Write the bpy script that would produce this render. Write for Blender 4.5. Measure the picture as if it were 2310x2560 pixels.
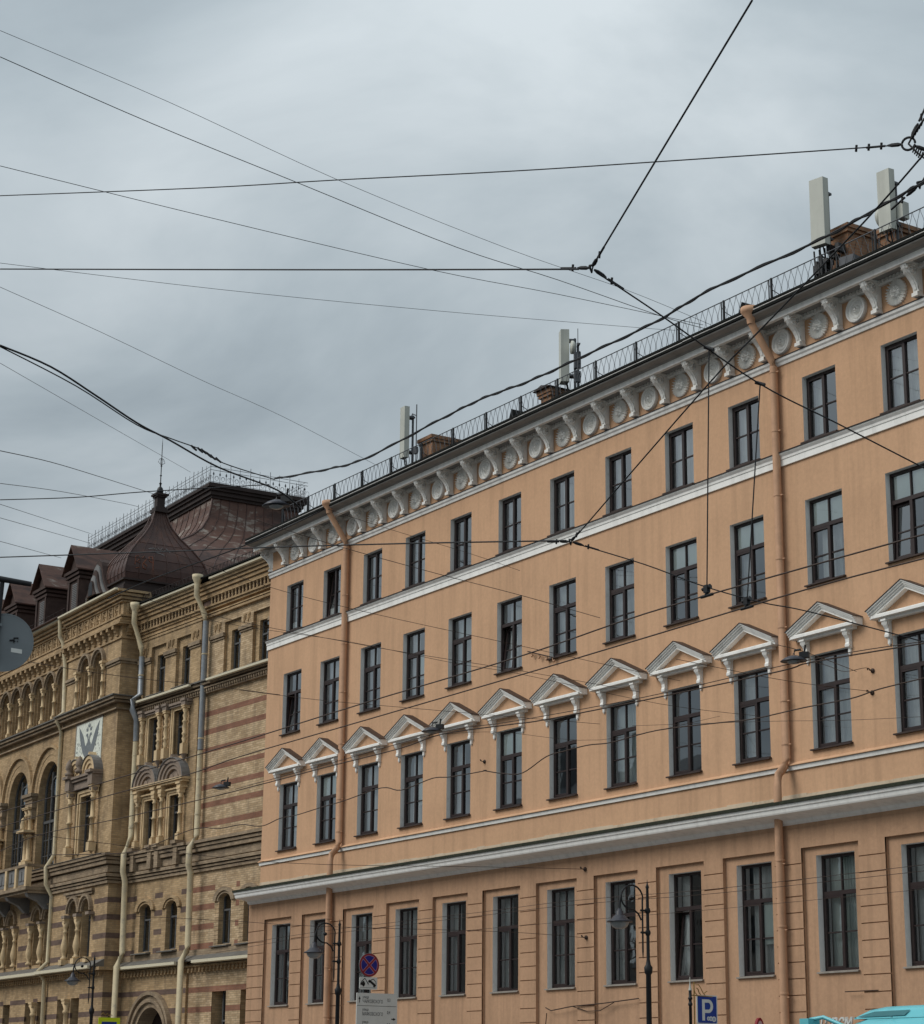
import bpy, math, random
from mathutils import Matrix, Vector
R = math.radians
PI = math.pi
random.seed(7)
scene = bpy.context.scene
col = scene.collection
for o in list(bpy.data.objects):
    bpy.data.objects.remove(o)

# ------------------------------------------------------------------ camera
cam_d = bpy.data.cameras.new('camera')
cam = bpy.data.objects.new('camera', cam_d)
col.objects.link(cam)
scene.camera = cam
cam_d.sensor_fit = 'HORIZONTAL'
cam_d.sensor_width = 36.0
cam_d.lens = 80.76
cam_d.clip_start = 0.2
cam_d.clip_end = 3000
ca, cb, cc = (0.543808, 0.839156, 0.009509), (0.221614, -0.154525, 0.962813), (-0.80942, 0.521478, 0.270001)
cam.matrix_world = Matrix(((ca[0], cb[0], -cc[0], 0.0), (ca[1], cb[1], -cc[1], 0.0), (ca[2], cb[2], -cc[2], 1.6), (0, 0, 0, 1)))

# ------------------------------------------------------------------ sky and sun (overcast)
SUN_AZ = R(204)      # where the light comes from, measured from +Y clockwise
SUN_EL = R(42)
world = bpy.data.worlds.new('World')
scene.world = world
world.use_nodes = True
nt = world.node_tree
nt.nodes.clear()
N = nt.nodes.new
L = nt.links.new
out = N('ShaderNodeOutputWorld')
bg_sky = N('ShaderNodeBackground')
bg_cloud = N('ShaderNodeBackground')
mixs = N('ShaderNodeMixShader')
sky = N('ShaderNodeTexSky')
sky.sky_type = 'NISHITA'
sky.sun_disc = False
sky.sun_elevation = SUN_EL
sky.sun_rotation = SUN_AZ
bg_sky.inputs['Strength'].default_value = 0.08
L(sky.outputs[0], bg_sky.inputs[0])
tc = N('ShaderNodeTexCoord')
sep = N('ShaderNodeSeparateXYZ')
L(tc.outputs['Generated'], sep.inputs[0])
def wm(op, a, b=None, c=None):
    n = N('ShaderNodeMath')
    n.operation = op
    for k, v in enumerate((a, b, c)):
        if v is None:
            continue
        if isinstance(v, (int, float)):
            n.inputs[k].default_value = v
        else:
            L(v, n.inputs[k])
    return n.outputs[0]
zc = wm('MAXIMUM', sep.outputs['Z'], 0.0)
den = wm('ADD', zc, 0.38)
comb = N('ShaderNodeCombineXYZ')
L(wm('DIVIDE', sep.outputs['X'], den), comb.inputs[0])
L(wm('DIVIDE', sep.outputs['Y'], den), comb.inputs[1])
n1 = N('ShaderNodeTexNoise')
n1.inputs['Scale'].default_value = 3.0
n1.inputs['Detail'].default_value = 7
n1.inputs['Roughness'].default_value = 0.52
n1.inputs['Distortion'].default_value = 0.5
L(comb.outputs[0], n1.inputs['Vector'])
n2 = N('ShaderNodeTexNoise')
n2.inputs['Scale'].default_value = 1.1
n2.inputs['Detail'].default_value = 3
L(comb.outputs[0], n2.inputs['Vector'])
cl = wm('ADD', wm('MULTIPLY', n1.outputs[0], 0.62), wm('MULTIPLY', n2.outputs[0], 0.38))
ramp = N('ShaderNodeValToRGB')
ramp.color_ramp.elements[0].position = 0.38
ramp.color_ramp.elements[0].color = (0.245, 0.29, 0.32, 1)
ramp.color_ramp.elements[1].position = 0.64
ramp.color_ramp.elements[1].color = (0.525, 0.575, 0.60, 1)
e = ramp.color_ramp.elements.new(0.50)
e.color = (0.36, 0.413, 0.443, 1)
L(cl, ramp.inputs[0])
L(ramp.outputs[0], bg_cloud.inputs[0])
# an overcast sky brightens evenly towards the zenith
L(wm('MULTIPLY_ADD', zc, 1.25, 0.54), bg_cloud.inputs['Strength'])
mixs.inputs[0].default_value = 0.92
L(bg_sky.outputs[0], mixs.inputs[1])
L(bg_cloud.outputs[0], mixs.inputs[2])
L(mixs.outputs[0], out.inputs[0])

sun_d = bpy.data.lights.new('sun', 'SUN')
sun_d.energy = 1.5
sun_d.angle = R(32)
sun_d.color = (1.0, 0.96, 0.90)
sun = bpy.data.objects.new('sun', sun_d)
col.objects.link(sun)
to_sun = Vector((math.sin(SUN_AZ) * math.cos(SUN_EL), math.cos(SUN_AZ) * math.cos(SUN_EL), math.sin(SUN_EL)))
sun.rotation_euler = to_sun.to_track_quat('Z', 'Y').to_euler()
sun.location = (-40, -20, 60)

vs = scene.view_settings
vs.view_transform = 'Standard'
vs.look = 'None'
vs.exposure = 0.28
vs.gamma = 1.0
vs.use_curve_mapping = False
scene.render.engine = 'CYCLES'

# ------------------------------------------------------------------ materials
def newmat(name):
    m = bpy.data.materials.new(name)
    m.use_nodes = True
    t = m.node_tree
    t.nodes.clear()
    o = t.nodes.new('ShaderNodeOutputMaterial')
    b = t.nodes.new('ShaderNodeBsdfPrincipled')
    t.links.new(b.outputs[0], o.inputs[0])
    return m, t, b
def mat_plain(name, c, rough=0.7, var=0.12, vscale=1.3, bump=0.0, bscale=40.0, metal=0.0, spec=0.3, grime=0.0, gcol=None, gscale=0.6, streak=False, fine=0.0, rain=0.0):
    """base colour with a broad mottling, optional stains of another colour, fine relief"""
    m, t, b = newmat(name)
    n = t.nodes.new
    l = t.links.new
    b.inputs['Roughness'].default_value = rough
    b.inputs['Metallic'].default_value = metal
    b.inputs['Specular IOR Level'].default_value = spec
    tcn = t.nodes.new('ShaderNodeNewGeometry')
    nz = n('ShaderNodeTexNoise')
    nz.inputs['Scale'].default_value = vscale
    nz.inputs['Detail'].default_value = 6
    nz.inputs['Roughness'].default_value = 0.62
    l(tcn.outputs['Position'], nz.inputs['Vector'])
    rp = n('ShaderNodeValToRGB')
    rp.color_ramp.elements[0].position = 0.3
    rp.color_ramp.elements[1].position = 0.7
    rp.color_ramp.elements[0].color = tuple(x * (1 - var) for x in c) + (1,)
    rp.color_ramp.elements[1].color = tuple(min(1, x * (1 + var)) for x in c) + (1,)
    l(nz.outputs[0], rp.inputs[0])
    cur = rp.outputs[0]
    if fine > 0:
        nf = n('ShaderNodeTexNoise')
        nf.inputs['Scale'].default_value = 9.0
        nf.inputs['Detail'].default_value = 9
        nf.inputs['Roughness'].default_value = 0.8
        l(tcn.outputs['Position'], nf.inputs['Vector'])
        rf = n('ShaderNodeValToRGB')
        rf.color_ramp.elements[0].position = 0.3
        rf.color_ramp.elements[1].position = 0.7
        rf.color_ramp.elements[0].color = (1 - fine, 1 - fine, 1 - fine, 1)
        rf.color_ramp.elements[1].color = (1 + fine, 1 + fine, 1 + fine, 1)
        l(nf.outputs[0], rf.inputs[0])
        mf = n('ShaderNodeMixRGB')
        mf.blend_type = 'MULTIPLY'
        mf.inputs[0].default_value = 1.0
        l(cur, mf.inputs[1])
        l(rf.outputs[0], mf.inputs[2])
        cur = mf.outputs[0]
    if grime > 0:
        mp = n('ShaderNodeMapping')
        mp.inputs['Scale'].default_value = (3.0, 3.0, 0.5) if streak else (1, 1, 1)
        l(tcn.outputs['Position'], mp.inputs['Vector'])
        ng = n('ShaderNodeTexNoise')
        ng.inputs['Scale'].default_value = gscale
        ng.inputs['Detail'].default_value = 8
        ng.inputs['Roughness'].default_value = 0.68
        l(mp.outputs[0], ng.inputs['Vector'])
        rg = n('ShaderNodeValToRGB')
        rg.color_ramp.elements[0].position = 0.52
        rg.color_ramp.elements[1].position = 0.72
        rg.color_ramp.elements[0].color = (0, 0, 0, 1)
        rg.color_ramp.elements[1].color = (grime, grime, grime, 1)
        l(ng.outputs[0], rg.inputs[0])
        mx = n('ShaderNodeMixRGB')
        l(rg.outputs[0], mx.inputs[0])
        l(cur, mx.inputs[1])
        mx.inputs[2].default_value = tuple(gcol) + (1,)
        cur = mx.outputs[0]
    if rain > 0:
        # rain streaks and washed-down dust
        mr2 = n('ShaderNodeMapping')
        mr2.inputs['Scale'].default_value = (2.6, 2.6, 0.16)
        l(tcn.outputs['Position'], mr2.inputs['Vector'])
        nr = n('ShaderNodeTexNoise')
        nr.inputs['Scale'].default_value = 1.5
        nr.inputs['Detail'].default_value = 7
        nr.inputs['Roughness'].default_value = 0.62
        l(mr2.outputs[0], nr.inputs['Vector'])
        rr = n('ShaderNodeValToRGB')
        rr.color_ramp.elements[0].position = 0.47
        rr.color_ramp.elements[1].position = 0.70
        rr.color_ramp.elements[0].color = (0, 0, 0, 1)
        rr.color_ramp.elements[1].color = (rain, rain, rain, 1)
        l(nr.outputs[0], rr.inputs[0])
        mx2 = n('ShaderNodeMixRGB')
        l(rr.outputs[0], mx2.inputs[0])
        l(cur, mx2.inputs[1])
        mx2.inputs[2].default_value = tuple(c_ * 0.52 for c_ in c) + (1,)
        cur = mx2.outputs[0]
    l(cur, b.inputs['Base Color'])
    if bump > 0:
        nb = n('ShaderNodeTexNoise')
        nb.inputs['Scale'].default_value = bscale
        nb.inputs['Detail'].default_value = 4
        l(tcn.outputs['Position'], nb.inputs['Vector'])
        bp = n('ShaderNodeBump')
        bp.inputs['Strength'].default_value = bump
        bp.inputs['Distance'].default_value = 0.02
        l(nb.outputs[0], bp.inputs['Height'])
        l(bp.outputs[0], b.inputs['Normal'])
    return m
def mat_patchy(name, stops):
    """peeling paint: torn-edged patches of several colours, drawn out sideways"""
    m, t, b = newmat(name)
    n = t.nodes.new
    l = t.links.new
    b.inputs['Roughness'].default_value = 0.6
    b.inputs['Specular IOR Level'].default_value = 0.3
    geo = n('ShaderNodeNewGeometry')
    mp = n('ShaderNodeMapping')
    mp.inputs['Scale'].default_value = (0.55, 0.55, 1.5)
    l(geo.outputs['Position'], mp.inputs['Vector'])
    nz = n('ShaderNodeTexNoise')
    nz.inputs['Scale'].default_value = 0.85
    nz.inputs['Detail'].default_value = 9
    nz.inputs['Roughness'].default_value = 0.72
    nz.inputs['Distortion'].default_value = 0.4
    l(mp.outputs[0], nz.inputs['Vector'])
    rp = n('ShaderNodeValToRGB')
    els = rp.color_ramp.elements
    els[0].position, els[0].color = stops[0][0], stops[0][1] + (1,)
    els[1].position, els[1].color = stops[-1][0], stops[-1][1] + (1,)
    for pos, c in stops[1:-1]:
        els.new(pos).color = c + (1,)
    l(nz.outputs[0], rp.inputs[0])
    l(rp.outputs[0], b.inputs['Base Color'])
    return m
def mat_brick(name, c1, c2, mortar, bw=0.27, bh=0.082, var=0.36, soot=0.42):
    m, t, b = newmat(name)
    n = t.nodes.new
    l = t.links.new
    b.inputs['Roughness'].default_value = 0.85
    b.inputs['Specular IOR Level'].default_value = 0.2
    tcn = n('ShaderNodeTexCoord')
    sp = n('ShaderNodeSeparateXYZ')
    l(tcn.outputs['Object'], sp.inputs[0])
    ad = n('ShaderNodeMath')
    l(sp.outputs['X'], ad.inputs[0])
    l(sp.outputs['Y'], ad.inputs[1])
    cm = n('ShaderNodeCombineXYZ')
    l(ad.outputs[0], cm.inputs[0])
    l(sp.outputs['Z'], cm.inputs[1])
    br = n('ShaderNodeTexBrick')
    br.inputs['Scale'].default_value = 1.0
    br.inputs['Brick Width'].default_value = bw
    br.inputs['Row Height'].default_value = bh
    br.inputs['Mortar Size'].default_value = 0.008
    br.inputs['Mortar Smooth'].default_value = 0.2
    br.inputs['Bias'].default_value = -0.1
    br.inputs['Color1'].default_value = c1 + (1,)
    br.inputs['Color2'].default_value = c2 + (1,)
    br.inputs['Mortar'].default_value = mortar + (1,)
    l(cm.outputs[0], br.inputs['Vector'])
    nz = n('ShaderNodeTexNoise')
    nz.inputs['Scale'].default_value = 0.9
    nz.inputs['Detail'].default_value = 7
    nz.inputs['Roughness'].default_value = 0.65
    geo = n('ShaderNodeNewGeometry')
    l(geo.outputs['Position'], nz.inputs['Vector'])
    rp = n('ShaderNodeValToRGB')
    rp.color_ramp.elements[0].position = 0.32
    rp.color_ramp.elements[1].position = 0.68
    lo = 1 - var
    rp.color_ramp.elements[0].color = (lo, lo * 0.97, lo * 0.93, 1)
    rp.color_ramp.elements[1].color = (1.06, 1.04, 1.0, 1)
    l(nz.outputs[0], rp.inputs[0])
    mu = n('ShaderNodeMixRGB')
    mu.blend_type = 'MULTIPLY'
    mu.inputs[0].default_value = 1.0
    l(br.outputs['Color'], mu.inputs[1])
    l(rp.outputs[0], mu.inputs[2])
    # soot streaks that run down the wall
    mp = n('ShaderNodeMapping')
    mp.inputs['Scale'].default_value = (2.2, 2.2, 0.35)
    l(geo.outputs['Position'], mp.inputs['Vector'])
    ns = n('ShaderNodeTexNoise')
    ns.inputs['Scale'].default_value = 1.4
    ns.inputs['Detail'].default_value = 6
    l(mp.outputs[0], ns.inputs['Vector'])
    rs = n('ShaderNodeValToRGB')
    rs.color_ramp.elements[0].position = 0.5
    rs.color_ramp.elements[1].position = 0.75
    rs.color_ramp.elements[0].color = (0, 0, 0, 1)
    rs.color_ramp.elements[1].color = (soot, soot, soot, 1)
    l(ns.outputs[0], rs.inputs[0])
    mx = n('ShaderNodeMixRGB')
    l(rs.outputs[0], mx.inputs[0])
    l(mu.outputs[0], mx.inputs[1])
    mx.inputs[2].default_value = (0.10, 0.08, 0.065, 1)
    l(mx.outputs[0], b.inputs['Base Color'])
    bp = n('ShaderNodeBump')
    bp.inputs['Strength'].default_value = 0.35
    bp.inputs['Distance'].default_value = 0.01
    bp.invert = True
    l(br.outputs['Fac'], bp.inputs['Height'])
    l(bp.outputs[0], b.inputs['Normal'])
    return m
def mat_glass(name, lo=0.10, ior=1.55, tint=(0.80, 0.85, 0.85), rough=0.015):
    m = bpy.data.materials.new(name)
    m.use_nodes = True
    t = m.node_tree
    t.nodes.clear()
    n = t.nodes.new
    l = t.links.new
    o = n('ShaderNodeOutputMaterial')
    mx = n('ShaderNodeMixShader')
    tr = n('ShaderNodeBsdfTransparent')
    tr.inputs[0].default_value = tint + (1,)
    gl = n('ShaderNodeBsdfGlossy')
    gl.inputs['Roughness'].default_value = rough
    gl.inputs['Color'].default_value = (0.92, 0.95, 0.97, 1)
    fr = n('ShaderNodeFresnel')
    fr.inputs['IOR'].default_value = ior
    ma = n('ShaderNodeMath')
    ma.operation = 'MULTIPLY_ADD'
    l(fr.outputs[0], ma.inputs[0])
    ma.inputs[1].default_value = 2.0
    ma.inputs[2].default_value = lo
    ma.use_clamp = True
    l(ma.outputs[0], mx.inputs[0])
    l(tr.outputs[0], mx.inputs[1])
    l(gl.outputs[0], mx.inputs[2])
    l(mx.outputs[0], o.inputs[0])
    # old panes are never quite flat, and each one sits at its own slight angle
    geo = n('ShaderNodeNewGeometry')
    nz = n('ShaderNodeTexNoise')
    nz.inputs['Scale'].default_value = 1.6
    l(geo.outputs['Position'], nz.inputs['Vector'])
    oi = n('ShaderNodeObjectInfo')
    mu = n('ShaderNodeMath')
    mu.operation = 'ADD'
    l(nz.outputs[0], mu.inputs[0])
    l(oi.outputs['Random'], mu.inputs[1])
    bp = n('ShaderNodeBump')
    bp.inputs['Strength'].default_value = 0.05
    bp.inputs['Distance'].default_value = 0.02
    l(mu.outputs[0], bp.inputs['Height'])
    l(bp.outputs[0], gl.inputs['Normal'])
    return m

M = {}
M['stucco'] = mat_plain('orange stucco', (0.61, 0.375, 0.228), 0.9, 0.06, 0.5, 0.3, 55, spec=0.15, grime=0.20, gcol=(0.36, 0.22, 0.135), gscale=0.8, fine=0.10, rain=0.30)
M['stucco_low'] = mat_plain('orange stucco lower storey', (0.495, 0.305, 0.19), 0.9, 0.07, 0.6, 0.3, 55, spec=0.15, grime=0.40, gcol=(0.33, 0.21, 0.14), gscale=0.9, fine=0.12, rain=0.42)  # darker copy of the wall stucco: soot plus shade put into the colour
M['ledge_cream'] = mat_plain('flaking cream render', (0.60, 0.49, 0.36), 0.9, 0.1, 2.0, 0.3, 30, grime=0.55, gcol=(0.30, 0.17, 0.09), gscale=2.5)
M['white'] = mat_plain('white plaster', (0.90, 0.885, 0.845), 0.8, 0.03, 1.5, 0.1, 40, grime=0.14, gcol=(0.46, 0.44, 0.40), gscale=1.7, rain=0.35)
M['white_old'] = mat_plain('grey white plaster', (0.80, 0.785, 0.75), 0.85, 0.06, 1.5, 0.1, 40, grime=0.3, gcol=(0.36, 0.34, 0.31), gscale=1.9, rain=0.45)
M['reveal'] = mat_plain('painted reveal', (0.80, 0.79, 0.76), 0.85, 0.08, 3.0, 0.15, 30, grime=0.35, gcol=(0.30, 0.27, 0.23), gscale=3.0)
M['frame'] = mat_plain('dark brown window frame', (0.028, 0.016, 0.015), 0.45, 0.2, 3.0, spec=0.4)
M['sill'] = mat_plain('brown sheet metal sill', (0.050, 0.033, 0.028), 0.5, 0.3, 4.0)
M['sill_stone'] = mat_plain('stone sill', (0.30, 0.27, 0.235), 0.8, 0.2, 4.0)
M['glass'] = mat_glass('window glass', 0.15, 1.55, (0.93, 0.95, 0.94))
M['glass_low'] = mat_glass('window glass lower', 0.06, 1.5, (0.60, 0.64, 0.63))
M['glass_old'] = mat_glass('old window glass', 0.06, 1.5, (0.42, 0.46, 0.48), 0.05)
M['curtain'] = mat_plain('white curtain', (0.84, 0.86, 0.85), 0.9, 0.06, 6.0)
M['blind'] = mat_plain('pale blind', (0.78, 0.85, 0.81), 0.8, 0.04, 3.0)
M['room'] = mat_plain('room wall', (0.38, 0.37, 0.34), 0.9, 0.2, 0.8)
M['ceiling'] = mat_plain('room ceiling', (0.42, 0.43, 0.42), 0.9, 0.1, 1.0)
M['pipe'] = mat_plain('orange painted downpipe', (0.55, 0.325, 0.20), 0.7, 0.1, 3.0, grime=0.4, gcol=(0.26, 0.16, 0.11), gscale=2.5)
M['pipe_cream'] = mat_plain('cream painted downpipe', (0.62, 0.52, 0.34), 0.6, 0.1, 3.0, grime=0.75, gcol=(0.27, 0.25, 0.23), gscale=3.5)
M['pipe_grey'] = mat_plain('zinc downpipe', (0.27, 0.29, 0.31), 0.45, 0.15, 4.0, metal=0.3, grime=0.4, gcol=(0.40, 0.36, 0.28), gscale=4)
M['soffit'] = mat_plain('shade-darkened sooty plaster', (0.30, 0.29, 0.275), 0.9, 0.12, 1.5, 0.1, 40, grime=0.4, gcol=(0.16, 0.15, 0.14), gscale=1.8)  # soot grey that also carries the shade under the cornice in its colour
M['roof_dark'] = mat_plain('dark roof metal', (0.013, 0.014, 0.013), 0.85, 0.3, 2.0, spec=0.1, grime=0.3, gcol=(0.045, 0.042, 0.034), gscale=3)
M['roof_moss'] = mat_plain('mossy metal flashing', (0.022, 0.026, 0.014), 0.8, 0.4, 6.0, 0.3, 30, grime=0.4, gcol=(0.07, 0.06, 0.04), gscale=5)
M['iron'] = mat_plain('black iron', (0.012, 0.013, 0.015), 0.5, 0.2, 5.0)
M['iron_grey'] = mat_plain('weathered grey iron', (0.10, 0.105, 0.115), 0.6, 0.2, 5.0)
M['lamp'] = mat_plain('lamp enamel', (0.045, 0.045, 0.055), 0.4, 0.15, 6.0)
M['lamp_glass'] = mat_plain('frosted lamp glass', (0.30, 0.31, 0.31), 0.25, 0.1, 8.0, spec=0.5)
M['wire'] = mat_plain('black cable', (0.010, 0.010, 0.012), 0.6, 0.1, 3.0)
M['wire_brown'] = mat_plain('weathered copper wire', (0.045, 0.026, 0.018), 0.6, 0.2, 3.0)
M['antenna'] = mat_plain('pale grey fibreglass', (0.50, 0.51, 0.455), 0.5, 0.06, 2.0, rain=0.4)
M['chimney'] = mat_brick('chimney brick', (0.36, 0.19, 0.11), (0.28, 0.14, 0.08), (0.30, 0.24, 0.18))
M['brick'] = mat_brick('yellow brick', (0.57, 0.405, 0.235), (0.40, 0.275, 0.15), (0.37, 0.285, 0.19))
M['brick_fine'] = mat_brick('pale yellow brick', (0.68, 0.515, 0.335), (0.46, 0.325, 0.19), (0.33, 0.25, 0.17))
M['brick_red'] = mat_brick('red brick', (0.33, 0.165, 0.11), (0.27, 0.125, 0.085), (0.26, 0.16, 0.115), soot=0.2)
M['brick_dark'] = mat_brick('purple brown brick', (0.185, 0.125, 0.105), (0.14, 0.095, 0.08), (0.16, 0.12, 0.10), soot=0.2)
M['brick_grey'] = mat_brick('sooty grey brown brick', (0.42, 0.325, 0.225), (0.29, 0.22, 0.155), (0.28, 0.22, 0.16), soot=0.45)
M['terra'] = mat_plain('yellow terracotta', (0.64, 0.475, 0.28), 0.8, 0.12, 3.0, 0.2, 40, grime=0.5, gcol=(0.20, 0.145, 0.09), gscale=2.2)
M['terra_dark'] = mat_plain('sooty terracotta', (0.27, 0.21, 0.165), 0.85, 0.2, 3.0, 0.2, 40, grime=0.6, gcol=(0.09, 0.075, 0.065), gscale=2.0)
M['cream_gutter'] = mat_plain('cream painted gutter', (0.74, 0.67, 0.50), 0.5, 0.05, 3.0, grime=0.3, gcol=(0.33, 0.29, 0.22), gscale=3)
M['lead'] = mat_plain('lead flashing', (0.19, 0.185, 0.18), 0.5, 0.15, 3.0, grime=0.4, gcol=(0.10, 0.09, 0.085), gscale=2)
M['slate_ledge'] = mat_plain('grey sheet ledge', (0.15, 0.14, 0.125), 0.6, 0.2, 2.5, grime=0.4, gcol=(0.09, 0.08, 0.07), gscale=3)
M['rust'] = mat_plain('rusty brown roof sheet', (0.062, 0.029, 0.022), 0.5, 0.35, 1.1, 0.2, 9, spec=0.35, grime=0.7, gcol=(0.14, 0.058, 0.032), gscale=1.6)
M['rust_light'] = mat_patchy('peeling brown roof sheet', ((0.40, (0.048, 0.025, 0.020)), (0.50, (0.105, 0.052, 0.037)), (0.56, (0.10, 0.052, 0.038)), (0.60, (0.22, 0.18, 0.15)), (0.70, (0.29, 0.25, 0.215))))
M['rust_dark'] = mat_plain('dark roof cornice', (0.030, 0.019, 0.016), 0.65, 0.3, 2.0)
M['timber'] = mat_plain('weathered brown dormer boards', (0.055, 0.034, 0.028), 0.8, 0.3, 4.0, 0.2, 30)
M['louvre'] = mat_plain('grey louvre slat', (0.28, 0.28, 0.28), 0.7, 0.15, 5.0)
M['mosaic'] = mat_plain('white mosaic', (0.72, 0.74, 0.65), 0.5, 0.18, 9.0)
M['mosaic_grey'] = mat_plain('grey mosaic', (0.17, 0.185, 0.195), 0.5, 0.2, 8.0)
M['asphalt'] = mat_plain('asphalt', (0.05, 0.05, 0.052), 0.85, 0.2, 0.7, 0.3, 60)
M['paving'] = mat_plain('pavement slabs', (0.24, 0.23, 0.22), 0.85, 0.15, 0.8, 0.2, 40)
M['granite'] = mat_plain('granite kerb', (0.30, 0.28, 0.27), 0.8, 0.15, 6.0)
M['ground'] = mat_plain('ground', (0.12, 0.115, 0.105), 0.9, 0.2, 0.2)
M['paint_white'] = mat_plain('road paint', (0.70, 0.70, 0.68), 0.7, 0.1, 2.0)
M['sign_white'] = mat_plain('white sign face', (0.62, 0.63, 0.60), 0.4, 0.05, 4.0)
M['sign_grey'] = mat_plain('grey sign back', (0.165, 0.185, 0.195), 0.5, 0.08, 2.0, metal=0.2)
M['sign_blue'] = mat_plain('blue sign face', (0.010, 0.045, 0.26), 0.4, 0.06, 4.0)
M['sign_navy'] = mat_plain('deep blue sign face', (0.015, 0.018, 0.21), 0.4, 0.06, 4.0)
M['sign_red'] = mat_plain('red sign face', (0.26, 0.022, 0.032), 0.4, 0.06, 4.0)
M['sign_pale'] = mat_plain('pale sign line', (0.42, 0.25, 0.32), 0.4, 0.05, 4.0)
M['sign_mid'] = mat_plain('coin centre', (0.30, 0.36, 0.48), 0.4, 0.05, 4.0)
M['sign_pink'] = mat_plain('pink sign face', (0.55, 0.42, 0.45), 0.4, 0.05, 4.0)
M['sign_black'] = mat_plain('black sign print', (0.015, 0.015, 0.017), 0.5, 0.05, 4.0)
M['sign_yellow'] = mat_plain('fluorescent yellow green', (0.58, 0.72, 0.02), 0.4, 0.04, 4.0)
M['graffiti'] = mat_plain('orange spray paint', (0.20, 0.065, 0.032), 0.6, 0.35, 6.0)
M['gold'] = mat_plain('dull gilt', (0.30, 0.19, 0.055), 0.5, 0.2, 6.0, metal=0.3)
M['bus'] = mat_plain('turquoise bus paint', (0.13, 0.50, 0.56), 0.3, 0.04, 1.0, spec=0.5, grime=0.45, gcol=(0.12, 0.32, 0.34), gscale=2.5)
M['bus_dark'] = mat_plain('dark bus trim', (0.015, 0.018, 0.02), 0.3, 0.1, 2.0, spec=0.5)
M['bus_panel'] = mat_plain('teal roof insert', (0.03, 0.16, 0.18), 0.4, 0.1, 2.0)
M['rubber'] = mat_plain('rubber', (0.02, 0.02, 0.02), 0.8, 0.1, 4.0)
M['opp_wall'] = mat_plain('grey facade', (0.17, 0.155, 0.14), 0.9, 0.12, 0.5)
M['opp_roof'] = mat_plain('grey tin roof', (0.08, 0.085, 0.09), 0.6, 0.2, 0.5)

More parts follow.
